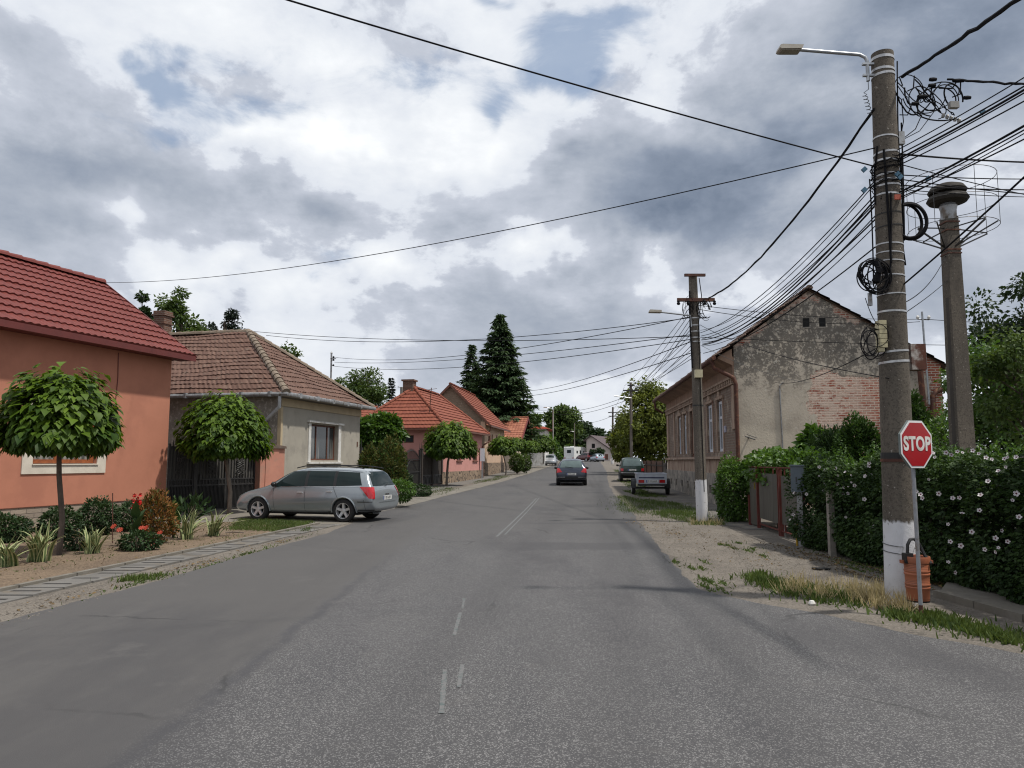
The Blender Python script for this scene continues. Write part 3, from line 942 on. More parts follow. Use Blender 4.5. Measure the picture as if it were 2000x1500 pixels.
# ------------------------------------------------------------------ grey house with old hipped roof
MT['greyrender'] = M("grey_beige_render", (.335, .31, .26), (.29, .268, .225), 1.0, .9, .2, 90, c3=(.255, .235, .20), scale3=1.3)
MT['oldplaster'] = M("flaking_plaster", (.26, .235, .20), (.20, .18, .155), 2, .9, .4, 40, c3=(.42, .39, .34), scale3=9)
MT['oldtile'] = tile_mat("weathered_clay_tile", (.105, .056, .041), (.145, .082, .060), (.165, .135, .105), 3.0, .55)
MT['oldcap'] = tile_mat("lichen_ridge_tile", (.15, .115, .085), (.21, .165, .125), (.24, .21, .155), 6, .5)
h = thing("house", "low grey beige house with weathered hipped clay roof behind the parked silver estate car", "house", (-8.1, 26, 0), frame_of(.2213))
L, Dp = 6.67, 10.5
b = MB()
wall_open(b, (0, 0, 0), (1, 0, 0), (0, -1, 0), L, -.3, 3.85, [(2.2, 4.55, 1.62, 3.0)], .22)
b.box(.31, L - .001, .3, Dp, -.3, 3.84)
b.build("wall", MT['greyrender'], h)
b = MB(); b.box(-.003, .30, .002, Dp, -.3, 3.845); b.build("side_wall", MT['oldplaster'], h)
b = MB(); b.box(-.035, .10, -.03, .0, -.3, 3.5); b.box(-.035, -.003, .0, .10, -.3, 3.5); b.box(-.04, L + .02, -.05, -.002, 3.52, 3.80)
b.build("corner_trim", M("cream_band", (.42, .34, .22), (.36, .29, .19), 3, .85), h)
b = MB(); b.box(2.02, 2.2, -.03, -.002, 1.56, 3.05); b.box(4.55, 4.78, -.03, -.002, 1.56, 3.05); b.box(1.92, 4.9, -.11, -.002, 3.05, 3.12); b.box(1.95, 4.86, -.10, .16, 1.49, 1.56)
b.build("window_surround", MT['white'], h)
window(h, (0, 0, 0), (1, 0, 0), (0, -1, 0), 2.22, 4.53, 1.62, 2.99, MT['darkwood'], MT['curtain'], .15, .06, mull=(2.95, 3.9))
r = Roof()
e0, e1, f0, f1, ez, rz, px = -.42, L + .42, -.42, Dp + .3, 3.93, 6.85, L / 2
pk = (px, 3.5, rz); pb = (px, Dp + .3, rz)
r.plane((e0, f1, ez), (e0, f0, ez), pk, pb, 15, .19, 2, .010, .050, odd=.010, wob=.035)
r.plane((e0, f0, ez), (e1, f0, ez), pk, pk, 15, .19, 2, .010, .050, odd=.006, wob=.035)
r.plane((e1, f0, ez), (e1, f1, ez), pb, pk, 15, .3, 2, .010, .034)
r.caps((e0, f0, ez + .03), (px, 3.5, rz + .03), .13, .34, 1); r.caps((e1, f0, ez + .03), (px, 3.5, rz + .03), .13, .34, 1); r.caps(pk, pb, .13, .34, 1)
ro = r.build("roof", [MT['oldtile'], MT['oldcap']], h)
b = MB(); b.box(e0 + .05, e1 - .05, f0 + .05, f1 - .3, 3.85, 3.90); b.build("soffit", MT['oldplaster'], h)
b = MB(); b.tube([(e0 - .04, f1 - .3, ez - .02), (e0 - .04, f0 - .04, ez - .04), (e1 + .1, f0 - .04, ez - .03)], .075, 8)
for k in range(9): b.tube([(e0 - .04, f0 + .6 + k * 1.1, ez - .12), (e0 - .04, f0 + .6 + k * 1.1, ez + .06)], .085, 6)
for k in range(5): b.tube([(e0 + .9 + k * 1.3, f0 - .04, ez - .12), (e0 + .9 + k * 1.3, f0 - .04, ez + .06)], .085, 6)
gt = b.build("gutter", MT['zinc'], h, smooth=True)
b = MB(); b.tube([(e0, f0 + .25, ez - .05), (e0, f0 + .25, 3.45), (-.08, .55, 3.0), (-.08, .6, 2.85), (-.08, .6, 2.1)], .06, 10); b.build("downpipe", M("pale_zinc", (.42, .43, .44), (.33, .34, .35), 6, .5, metal=.2), h, smooth=True)
b = MB(); b.box(3.05, 3.55, 7.25, 7.75, 6.2, 7.65); b.box(2.99, 3.61, 7.19, 7.81, 7.65, 7.72); b.box(3.03, 3.57, 7.23, 7.77, 7.72, 7.86); b.box(3.01, 3.59, 7.21, 7.79, 7.3, 7.36); b.build("chimney", MT['brick'], ro)
b = MB(); b.box(6.38, 6.44, -.03, -.002, 2.2, 2.42); b.build("meter_plate", MT['darkwood'], h)

# pier between gate and house
MT['pinkpier'] = M("peach_render", (.46, .21, .15), (.40, .18, .13), 2, .88, .15, 70, c3=(.35, .2, .15), scale3=1.5)
pr = thing("gate_pier", "peach coloured gate pier with a dark cap against the grey house corner", "pillar", (-8.37, 25.59, 0), frame_of(.659))
b = MB(); b.box(-.50, .50, -.25, .2, -.1, 2.02); b.box(-.30, .24, -.275, -.25, -.1, 2.02); b.build("shaft", MT['pinkpier'], pr)
b = MB(); b.prism([(-.70, 2.02), (.52, 2.02), (.50, 2.10), (.0, 2.16), (-.68, 2.10)], -.33, .28); b.build("cap", M("pier_cap", (.14, .10, .08), (.1, .075, .06), 5, .9), pr)

# ------------------------------------------------------------------ pink house
MT['pink'] = M("pink_render", (.50, .24, .21), (.46, .22, .19), 1.2, .88, .1, 90)
MT['orangetile'] = tile_mat("orange_clay_tile", (.185, .052, .031), (.235, .072, .041))
MT['crazystone'] = stone_mat("crazy_stone", (.36, .27, .19), (.24, .17, .12), (.07, .055, .045), (4.2, 4.2, 2.6))
z0 = zg(43)
h = thing("house", "pink house with a bright orange hipped tile roof and crazy stone plinth", "house", (-4.03, 43, z0), frame_of(.1945))
L, Dp, ev, rg = 10.0, 5.2, 3.2, 5.85
b = MB(); wall_open(b, (0, 0, 0), (1, 0, 0), (0, -1, 0), L, .7, ev, [(3.2, 4.3, 1.35, 2.7), (7.3, 8.5, 1.35, 2.7)], .14); wall_open(b, (0, 0, 0), (0, 1, 0), (-1, 0, 0), Dp, -.3, ev, [(1.72, 2.34, 2.38, 2.84)], .14)
b.box(.31, L - .002, .31, Dp + 4.5, -.3, ev - .01); b.build("wall", MT['pink'], h)
b = MB(); b.box(-.0, L + .03, -.04, .295, -.4, .70); b.build("plinth", MT['crazystone'], h)
window(h, (0, 0, 0), (0, 1, 0), (-1, 0, 0), 1.72, 2.34, 2.38, 2.84, MT['darkwood'], MT['glass'], .05, .06)
for a in (3.2, 7.3):
    window(h, (0, 0, 0), (1, 0, 0), (0, -1, 0), a, a + 1.15, 1.35, 2.7, MT['darkwood'], MT['glass'], .06, .07, mull=(a + .57,))
for a in (3.1, 7.2):
    b = MB(); b.box(a, a + 1.35, -.08, .1, 1.27, 1.345); b.build("window_sill", MT['darkwood'], h)
r = Roof(); o_ = .42
A_, B_ = (-o_, -o_, ev), (L + o_, -o_, ev); C_, D_ = (L - 2.2, 2.6, rg), (2.6, 2.6, rg); E_, F_ = (-o_, Dp + o_, ev), (L + o_, Dp + o_, ev)
r.plane(A_, B_, C_, D_, 12, .24, 2, .006, .065); r.plane(E_, A_, D_, D_, 12, .24, 2, .006, .065); r.plane(B_, F_, C_, C_, 12, .4); r.plane(F_, E_, D_, C_, 12, .5)
for p, q in ((A_, D_), (E_, D_), (B_, C_), (D_, C_)): r.caps(Vector(p) + Vector((0, 0, .05)), Vector(q) + Vector((0, 0, .05)), .11, .36)
r.plane((-.2, Dp + 4.6, ev + .1), (-.2, Dp - .4, ev + .1), (2.2, Dp - .4, rg - 1.1), (2.2, Dp + 4.6, rg - 1.1), 9, .3)
ro = r.build("roof", [MT['orangetile']], h)
b = MB(); b.box(-o_ - .1, -o_ - .02, -.5, Dp + .4, ev - .10, ev + .0); b.box(-o_, L + .45, -o_ - .09, -o_ - .02, ev - .10, ev); b.box(-.38, L + .3, -.36, Dp + .3, ev - .06, ev - .02); b.build("gutter", MT['darkwood'], h)
b = MB(); b.tube([(L + .35, -o_ - .06, ev - .05), (L + .38, -.5, ev - .45), (L + .1, -.08, ev - .75), (L - .1, -.08, ev - .85), (L - .1, -.08, .1)], .06, 8); b.build("downpipe", MT['darkwood'], h)
b = MB(); b.box(2.3, 2.95, 2.6, 3.25, rg - .5, rg + .42); b.box(2.22, 3.03, 2.52, 3.33, rg + .42, rg + .52); b.build("chimney", MT['brick'], ro)
an = thing("antenna_mast", "thin rusty antenna mast standing on the orange tile roof", "mast", (-4.03 + .191 * .6 - .982 * 1.0, 43.8, z0 + ev + .55))
b = MB(); b.tube([(0, 0, 0), (.12, 0, 1.9)], .028, 6); b.tube([(-.25, 0, 1.75), (.45, 0, 1.85)], .014, 5); b.tube([(-.2, -.15, 1.55), (.4, .15, 1.6)], .012, 5); b.build("pole", MT['rustpipe'], an)
mb = thing("meter_cabinet", "pale grey electricity cabinet on a post at the pink house corner", "cabinet", tuple(W(942, 932, 52)))
b = MB(); b.box(-.15, .15, -.12, .12, 1.1, 2.0); b.build("box", MT['pvc'], mb)
b = MB(); b.box(-.06, .06, -.06, .06, -.4, 1.1); b.build("post", MT['steel'], mb)

# ------------------------------------------------------------------ beige gabled house
MT['beige'] = M("beige_render", (.54, .38, .27), (.48, .335, .235), 1.5, .88)
MT['palebrick'] = brick_mat("pale_brick", (.30, .23, .165), (.23, .175, .125), (.20, .17, .13), (.36, .31, .25), .6)
z0 = zg(57)
h = thing("house", "beige house with steep tile roof and pale brick gable beside the tall spruce", "house", (-2.1, 57, z0), frame_of(.128))
L, Dp, ev, rg = 11.0, 5.34, 3.95, 7.05
b = MB(); ops = [(1.8, 2.4, 1.6, 3.3), (3.5, 4.2, 1.6, 3.3), (6.0, 6.8, 1.6, 3.3)]
wall_open(b, (0, 0, 0), (1, 0, 0), (0, -1, 0), L, 1.0, ev, ops, .12); b.box(.31, L - .01, .31, Dp, 0, ev - .02); b.build("wall", MT['beige'], h)
b = MB(); b.prism([(0.001, 1.0), (.001, ev + .35), (Dp / 2, rg - .05), (Dp, ev + .3), (Dp, 1.0)], -.012, .30, 0, 'yz'); b.build("gable", MT['palebrick'], h)
b = MB(); b.box(-.02, .26, -.06, .30, 3.3, ev + .2); b.build("gable_return", MT['beige'], h)
b = MB(); b.prism([(2.35, 5.0), (2.75, 5.0), (2.75, 5.35), (2.55, 5.52), (2.35, 5.35)], -.02, .0, 0, 'yz'); b.build("attic_vent", MT['black'], h)
b = MB(); b.box(-.03, L + .03, -.05, .295, -.4, 1.0); b.box(-.03, .3, .3, Dp, -.4, 1.0); b.build("plinth", MT['crazystone'], h)
for s0, s1, a, c in ops: window(h, (0, 0, 0), (1, 0, 0), (0, -1, 0), s0, s1, a, c, MT['darkwood'], MT['glass'], .05, .09)
r = Roof()
r.plane((-.25, -.5, ev - .1), (L + .3, -.5, ev - .1), (L - .4, Dp / 2, rg), (-.25, Dp / 2, rg), 13, .26, 2, .006, .065); r.plane((L + .3, Dp + .5, ev - .1), (-.25, Dp + .5, ev - .1), (-.25, Dp / 2, rg), (L - .4, Dp / 2, rg), 13, .5)
r.caps((-.25, Dp / 2, rg + .04), (L - .4, Dp / 2, rg + .04), .11, .36)
r.build("roof", [MT['orangetile']], h)
b = MB(); b.bar((-.27, -.5, ev - .14), (-.27, Dp / 2, rg - .05), .05, .16); b.bar((-.27, Dp / 2, rg - .05), (-.27, Dp + .5, ev - .14), .05, .16); b.box(-.2, L + .3, -.56, -.49, ev - .2, ev - .08); b.build("verge_board", MT['darkwood'], h)
b = MB(); b.tube([(.1, -.5, ev - .15), (.05, -.45, ev - .45), (-.1, -.1, ev - .75), (-.5, .5, ev - 1.0)], .06, 8); b.build("downpipe", MT['rustpipe'], h)

# ------------------------------------------------------------------ small house with dark red bargeboards
z0 = zg(74)
h = thing("house", "cream house with a red boarded gable facing the street past the spruce", "house", (.3, 74, z0), frame_of(.135))
L, Dp, ev, rg = 11.0, 9.0, 3.1, 5.5
b = MB(); b.box(0, L, 0, Dp, -.4, ev); b.prism([(0.2, ev), (L / 2, rg - .1), (L - .2, ev)], .0, .3); b.build("wall", M("cream_render", (.52, .43, .34), (.46, .38, .3), 2, .88), h)
r = Roof(); r.plane((-.4, Dp, ev - .1), (-.4, -.7, ev - .1), (L / 2, -.7, rg), (L / 2, Dp, rg), 10, .3, 2, .015, .05); r.plane((L + .4, -.7, ev - .1), (L + .4, Dp, ev - .1), (L / 2, Dp, rg), (L / 2, -.7, rg), 10, .4)
r.caps((L / 2, -.7, rg + .04), (L / 2, Dp, rg + .04))
r.build("roof", [tile_mat("brown_clay_tile", (.25, .09, .055), (.34, .14, .085))], h)
b = MB(); b.bar((-.42, -.72, ev - .2), (L / 2, -.72, rg - .05), .06, .3); b.bar((L / 2, -.72, rg - .05), (L + .42, -.72, ev - .2), .06, .3); b.prism([(.3, ev), (L / 2, rg - .3), (L / 2, ev)], -.05, -.01); b.build("bargeboard", M("oxblood_boards", (.16, .022, .02), (.12, .018, .016), 6, .6), h)
for a in (5.2, 7.3):
    b = MB(); b.box(a, a + .7, -.04, -.01, 1.2, 2.4); b.build("window", MT['darkwood'], h)
b = MB(); b.box(-.03, L + .03, -.08, 0, -.4, .9); b.build("plinth", MT['slab'], h)

z0 = zg(95)
h = thing("house", "small white house with a low red hipped roof half hidden behind street trees", "house", (4.2, 95, z0), frame_of(.12))
b = MB(); b.box(0, 7, 0, 5.5, -.4, 4.7); b.build("wall", MT['white'], h)
r = Roof(); A_, B_, E_, F_ = (-.5, -.6, 4.7), (7.5, -.6, 4.7), (-.5, 6.1, 4.7), (7.5, 6.1, 4.7); C_, D_ = (5.5, 2.7, 5.75), (1.5, 2.7, 5.75)
r.plane(A_, B_, C_, D_, 7, .4); r.plane(E_, A_, D_, D_, 7, .4); r.plane(B_, F_, C_, C_, 7, .4); r.plane(F_, E_, D_, C_, 7, .4)
r.build("roof", [tile_mat("scarlet_tile", (.34, .06, .035), (.4, .08, .045))], h)
for a in (1.5, 4.4):
    b = MB(); b.box(a, a + 1.1, -.03, -.004, 2.6, 3.8); b.build("window", MT['glass'], h)

# ------------------------------------------------------------------ white house with dark roof closing the street
h = thing("house", "white gabled house with dark purple brown roof at the end of the street", "house", (14.8, 148, zg(148)), math.atan2(15, 6.5))
MT['offwhite'] = M("off_white_render", (.50, .43, .40), (.45, .39, .36), 1, .9)
# local x runs back along the ridge, local -y is the gable's right hand
b = MB(); b.prism([(0, -.6), (0, 4.15), (-1.0, 4.85), (-4.9, 2.1), (-4.9, -.6)], 0, 16, 0, 'yz'); b.build("wall", MT['offwhite'], h)
b = MB()
for (ya, za, yb, zb) in ((.45, 4.0, -1.0, 5.05), (-1.0, 5.05, -5.6, 1.95)):
    b.add([(-.5, ya, za), (16.5, ya, za), (16.5, yb, zb), (-.5, yb, zb), (-.5, ya, za - .18), (16.5, ya, za - .18), (16.5, yb, zb - .18), (-.5, yb, zb - .18)], [(0, 1, 2, 3), (7, 6, 5, 4), (0, 4, 5, 1), (2, 6, 7, 3), (3, 7, 4, 0), (1, 5, 6, 2)])
b.build("roof", M("plum_brown_tile", (.085, .06, .062), (.068, .05, .052), 3, .7), h)
b = MB(); b.box(-.03, -.003, -1.75, -1.1, 2.5, 3.35); b.build("window", MT['black'], h)
b = MB(); b.box(-.03, -.003, -4.4, -3.8, .2, 1.3); b.build("door", MT['darkwood'], h)

# ------------------------------------------------------------------ the old brick house on the right
def gable_plaster():
    m, nt, out = new_mat("stained_gable_plaster"); n = N(nt)
    v = n.obj(); s = n.xyz(v)
    t = n.math('MULTIPLY', s[1], -1.0); z = s[2]
    big = n.noise(v, .8, 6, .6); mid = n.noise(v, 3.2, 9, .72); finen = n.noise(v, 14, 8, .7)
    col = n.mix(n.step(big, .35, .65), (.47, .415, .34), (.37, .325, .265))
    # soot and lichen, heavier towards the ridge
    up = n.step(n.math('ADD', z, n.math('MULTIPLY', n.math('SUBTRACT', big, .5), 2.2)), 3.2, 5.0)
    st = n.math('MULTIPLY', n.step(n.math('ADD', n.math('ADD', n.math('MULTIPLY', mid, .55), n.math('MULTIPLY', finen, .45)), n.math('MULTIPLY', up, .10)), .53, .60), n.math('ADD', n.math('MULTIPLY', up, .75), .12))
    col = n.mix(st, col, (.105, .095, .084))
    # pale flakes
    fl = n.step(n.noise(v, 9, 9, .75), .57, .62)
    col = n.mix(n.math('MULTIPLY', fl, .75), col, (.46, .43, .37))
    # smoother sound render low on the street side
    lo = n.step(n.math('ADD', z, n.math('ADD', n.math('MULTIPLY', n.math('SUBTRACT', mid, .5), .8), n.math('MULTIPLY', t, .12))), 2.85, 2.45)
    lo = n.math('MULTIPLY', lo, n.step(t, 2.6, 2.3))
    col = n.mix(n.math('MULTIPLY', lo, .8), col, n.mix(big, (.56, .50, .40), (.46, .41, .33)))
    # bare brick where the render has fallen
    bc, bf = brick_nodes(n, n.comb(t, n.math('ADD', z, n.math('MULTIPLY', n.math('SUBTRACT', finen, .5), .02)), 0), (.33, .095, .055), (.24, .075, .05), (.48, .41, .34), .25, .078, .014)
    skin = n.step(n.noise(n.scale(v, (1, 1, 2.2)), 2.6, 9, .72), .40, .52)
    edge = n.math('ADD', n.math('MULTIPLY', n.math('SUBTRACT', n.noise(v, 1.6, 8, .68), .5), 1.5), n.math('MULTIPLY', n.math('SUBTRACT', finen, .5), .35))
    skin = n.math('MULTIPLY', skin, n.step(n.math('ADD', t, n.math('MULTIPLY', z, -.3)), 4.2, 1.9))
    bc = n.mix(n.math('ADD', n.math('MULTIPLY', skin, .8), n.math('MULTIPLY', n.step(mid, .5, .7), .3), clamp=True), bc, n.mix(finen, (.62, .51, .42), (.50, .40, .33)))
    k1 = n.step(n.math('ADD', t, n.math('ADD', edge, n.math('MULTIPLY', n.math('SINE', n.math('MULTIPLY', z, 2.3)), .16))), 2.38, 2.44)
    k1 = n.math('MULTIPLY', k1, n.step(n.math('ADD', z, n.math('ADD', n.math('MULTIPLY', edge, .55), n.math('MULTIPLY', t, .13))), 4.78, 4.72))
    k1 = n.math('MULTIPLY', k1, n.step(n.math('ADD', t, n.math('MULTIPLY', edge, .3)), 4.75, 4.65))
    k2 = n.step(n.math('ADD', t, edge), 5.85, 5.95)
    k2 = n.math('MULTIPLY', k2, n.step(z, 2.6, 3.0))
    rk = n.math('SUBTRACT', n.math('SUBTRACT', 6.97, n.math('MULTIPLY', n.math('ABSOLUTE', n.math('SUBTRACT', t, 2.38)), .72)), z)
    k3 = n.math('MULTIPLY', n.step(n.math('ADD', rk, n.math('MULTIPLY', edge, .6)), .22, .12), n.step(n.noise(v, 1.1, 3), .46, .52))
    kk = n.math('MAXIMUM', n.math('MAXIMUM', k1, k2), k3)
    col = n.mix(kk, col, bc)
    h_ = n.math('ADD', n.math('MULTIPLY', kk, -1.5), n.math('ADD', n.math('MULTIPLY', finen, .8), n.math('MULTIPLY', n.math('MULTIPLY', bf, kk), -.8)))
    n.pbsdf(out, col, .93, spec=.15, normal=n.bump(h_, .6, .03))
    return m


MT['gable'] = gable_plaster()
MT['facade'] = brick_mat("peeling_facade", (.26, .175, .135), (.19, .14, .11), (.26, .235, .20), (.36, .30, .24), .52, .27, .085)
MT['frieze'] = M("ochre_frieze", (.30, .195, .135), (.22, .145, .105), 2.2, .9, .25, 50, c3=(.2, .135, .1), scale3=2.6, stretch=(1, 1, .35))
MT['plinthgrey'] = M("grey_plinth", (.25, .225, .195), (.14, .128, .115), 3, .92, .5, 25, c3=(.36, .32, .27), scale3=3.5)
MT['dado'] = M("ochre_dado", (.36, .265, .20), (.27, .20, .155), 3, .9, .3, 40, c3=(.21, .12, .09), scale3=3, stretch=(1.5, 1, .5))
h = thing("house", "derelict brick house with stained plaster gable and peeling street front", "house", (7.05, 23.4, 0), frame_of(.0787))
L = 16.6
FO, FU, FN = (0, 0, 0), (1, 0, 0), (0, 1, 0)
wins = [(1.90, 2.82), (3.72, 4.78), (9.8, 10.7), (11.5, 12.45)]
door = (8.05, 8.85)
b = MB(); wall_open(b, FO, FU, FN, L, 1.75, 4.2, [(a, c, 1.92, 3.68) for a, c in wins] + [(door[0], door[1], 1.76, 3.7)], .16, thick=.4)
b.box(.41, L, -6.3, -.41, -.4, 4.2); b.box(.05, L, -.40, .0, 4.2, 5.15); b.build("wall", MT['facade'], h)
b = MB(); b.prism([(-.001, -.4), (-.001, 5.24), (-2.38, 6.98), (-6.3, 4.60), (-6.3, -.4)], -.014, .4, 0, 'yz'); b.build("gable_wall", MT['gable'], h)
b = MB(); b.box(.0, L, .002, .05, 4.28, 4.9); b.prism([(.05, 4.62), (.50, 4.84), (.50, 4.90), (.05, 5.15)], 0, L, 0, 'yz'); b.build("frieze", MT['frieze'], h)
b = MB(); b.box(-.04, L, .0, .13, 4.20, 4.28); b.box(-.02, L, .0, .09, 4.02, 4.07)
for i in range(58): b.box(.05 + i * .286, .20 + i * .286, .0, .10, 4.08, 4.195)
b.build("cornice", MT['dado'], h)
for a, c in wins + [door]:
    b = MB(); b.box(a - .16, a - .02, .0, .035, 1.9, 3.72); b.box(c + .02, c + .16, .0, .035, 1.9, 3.72); b.box(a - .2, c + .2, .0, .06, 3.72, 3.82)
    b.prism([(a + (c - a) * .25, 3.82), (a + (c - a) * .75, 3.82), (a + (c - a) * .62, 4.0), (a + (c - a) * .38, 4.0)], .0, .07); b.build("window_surround", MT['dado'], h)
for a, c, e_ in ((13.6, 13.9, 1.85), (15.9, 16.5, 1.85), (-.003, .35, 2.6)):
    b = MB(); b.box(a, c, 0, .05, e_, 4.0); b.build("pilaster", MT['dado'], h)
b = MB(); b.box(-.03, L, .0, .14, 1.66, 1.75); b.build("sill_course", MT['dado'], h)
b = MB(); b.box(.0, L, -.3, .03, 1.15, 1.655)
for i in range(16): b.box(.3 + i * 1.03, .42 + i * 1.03, .03, .045, 1.17, 1.65)
b.build("dado", MT['dado'], h)
b = MB()
vents = [.75, 2.2, 3.9, 5.8, 7.4, 9.2, 10.9, 12.8, 14.6]
wall_open(b, (0, .09, 0), FU, FN, L, -.4, 1.15, [(v_, v_ + .42, .42, .72) for v_ in vents], .2, thick=.3)
b.build("plinth", MT['plinthgrey'], h)
for v_ in vents:
    b = MB(); b.box(v_, v_ + .42, -.12, -.09, .42, .72); b.build("cellar_vent", MT['black'], h)
for i, (a, c) in enumerate(wins):
    window(h, FO, FU, FN, a, c, 1.92, 3.67, MT['pvc'], MT['curtain'], .05, .10, mull=((a + c) / 2,), trans=(3.1,))
window(h, FO, FU, FN, door[0], door[1], 1.76, 3.7, MT['darkwood'], MT['darkwood'], .06, .09, trans=(3.1,), name="boarded_opening")
r = Roof()
r.plane((L + .3, .62, 4.86), (-.16, .62, 4.86), (-.16, -2.38, 7.05), (L + .3, -2.38, 7.05), 12, .2, 2, .016, .045, odd=.03, wob=.03)
r.plane((-.16, -6.65, 4.42), (L + .3, -6.65, 4.42), (L + .3, -2.38, 7.05), (-.16, -2.38, 7.05), 14, .3, 2, .02, .045, odd=.03)
r.caps((-.16, -2.38, 7.05), (L + .3, -2.38, 7.05), .1, .36)
ro = r.build("roof", [tile_mat("dark_old_tile", (.085, .05, .038), (.14, .085, .062), (.10, .085, .065), 3, .45)], h)
b = MB(); b.tube([(-.2, .66, 4.84), (L + .2, .68, 4.80)], .075, 8); b.tube([(.15, .66, 4.80), (.12, .60, 4.55), (-.06, .16, 4.28), (-.09, .04, 4.2), (-.10, -.02, 4.0), (-.10, -.02, 1.0)], .065, 10)
b.tube([(L - .1, .66, 4.76), (L - .1, .62, 4.4), (L + .1, .2, 4.15)], .06, 8); b.build("downpipe", MT['rustpipe'], h, smooth=True)
for t_ in (2.28, 2.78):
    b = MB(); b.box(-.018, .0, -t_ - .10, -t_ + .10, 5.82, 6.10); b.build("attic_vent", MT['black'], h)
    b = MB(); b.box(-.03, -.0, -t_ - .14, -t_ + .14, 5.785, 5.815); b.build("vent_sill", MT['plinthgrey'], h)
# stove pipe and service pipes on the gable
b = MB(); b.tube([(-.22, -5.55, 5.05), (-.22, -5.62, 3.35), (-.2, -5.55, 3.2), (-.1, -5.3, 3.12), (.02, -5.2, 3.1)], .085, 10); b.lathe([(.0, 5.2), (.16, 5.12), (.0, 5.13)], 10, (-.22, -5.55, 0)); b.build("stove_pipe", MT['rustpipe'], h, smooth=True)
b = MB(); b.tube([(-.12, -5.9, .5), (-.12, -5.95, 3.6), (-.12, -6.1, 3.75), (-.05, -6.5, 3.85)], .08, 10); b.build("service_pipe", MT['rustpipe'], h, smooth=True)
b = MB(); b.tube([(-.04, -1.42, 1.2), (-.04, -1.38, 3.95), (-.05, -1.5, 4.05)], .022, 6); b.build("conduit", MT['zinc'], h)
b = MB(); b.box(-.16, .0, -.40, -.36, 2.30, 2.34); b.tube([(-.16, -.25, 2.36), (-.16, -.55, 2.26)], .022, 6); b.tube([(-.16, -.30, 2.42), (-.16, -.60, 2.31)], .012, 6); b.build("wall_bracket", MT['iron'], h)
b = MB(); b.box(1.4, 1.72, .002, .03, 2.55, 2.77); b.build("house_number_plate", M("enamel_plate", (.12, .14, .25), (.5, .5, .55), 9, .4), h)
am = thing("roof_mast", "slim steel service mast with insulators rising above the derelict gable", "mast", tuple(W(1815, 790, 22.4)))
b = MB(); b.tube([(0, 0, 0), (-.06, 0, 2.85)], .03, 8); b.tube([(-.20, 0, 2.62), (.14, 0, 2.60)], .018, 6); b.build("pole", MT['steel'], am)
b = MB()
for q in (-.2, .14): b.lathe([(.0, 2.60), (.035, 2.62), (.05, 2.68), (.03, 2.72), (.0, 2.74)], 8, (q, 0, 0))
b.build("insulator", MT['white'], am)
# ------------------------------------------------------------------ plants
MT['bark'] = M("grey_bark", (.12, .09, .07), (.07, .055, .045), 9, .92, .5, 30, stretch=(1, 1, .3))
MT['barkpale'] = M("pale_bark", (.19, .155, .125), (.13, .105, .085), 9, .9, .4, 30, stretch=(1, 1, .3))
MT['catalpa'] = leaf_mat("catalpa_leaf", (.018, .048, .005), (.130, .210, .014), .28, .55, .25)
MT['catalpadark'] = leaf_mat("dark_catalpa_leaf", (.018, .042, .009), (.060, .115, .016), .25, .55, .25)
MT['oak'] = leaf_mat("broad_leaf", (.032, .062, .016), (.105, .155, .034), .3, .55)
MT['walnut'] = leaf_mat("yellowish_leaf", (.065, .090, .018), (.22, .25, .052), .3, .55)
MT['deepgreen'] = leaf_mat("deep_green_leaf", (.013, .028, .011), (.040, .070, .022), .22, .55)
MT['fir'] = leaf_mat("spruce_needle", (.020, .042, .018), (.066, .108, .044), .2, .6)
MT['farfir'] = leaf_mat("dark_pine_needle", (.010, .018, .012), (.022, .036, .022), .1, .6)
MT['hedge'] = leaf_mat("hibiscus_leaf", (.014, .034, .009), (.062, .110, .027), .22, .6, .22)
MT['vine'] = leaf_mat("vine_leaf", (.028, .066, .010), (.105, .20, .030), .3, .45, .4)
MT['thuja'] = leaf_mat("green_thuja", (.018, .045, .010), (.062, .115, .022), .2, .6)
MT['coppery'] = leaf_mat("scorched_thuja", (.16, .065, .018), (.24, .125, .035), .2, .65)
MT['olive'] = leaf_mat("olive_thuja", (.050, .056, .014), (.135, .13, .030), .2, .6)
MT['shrub'] = leaf_mat("shrub_leaf", (.016, .036, .013), (.050, .088, .030), .2, .5)
MT['petal'] = M("white_petal", (.60, .57, .57), (.52, .48, .49), 20, .7)
MT['maroon'] = M("flower_eye", (.12, .01, .03), rough=.7)
MT['rosepetal'] = M("white_rose_petal", (.7, .68, .62), (.6, .58, .52), 20, .7)
MT['redpetal'] = M("scarlet_petal", (.60, .018, .015), (.42, .012, .012), 20, .6)
MT['orangepetal'] = M("orange_red_petal", (.42, .05, .02), (.30, .03, .015), 20, .6)


def trunk_tube(b, pts, r0, r1, n=9):
    K = len(pts)
    b.tube(pts, [r0 + (r1 - r0) * i / (K - 1) for i in range(K)], n)


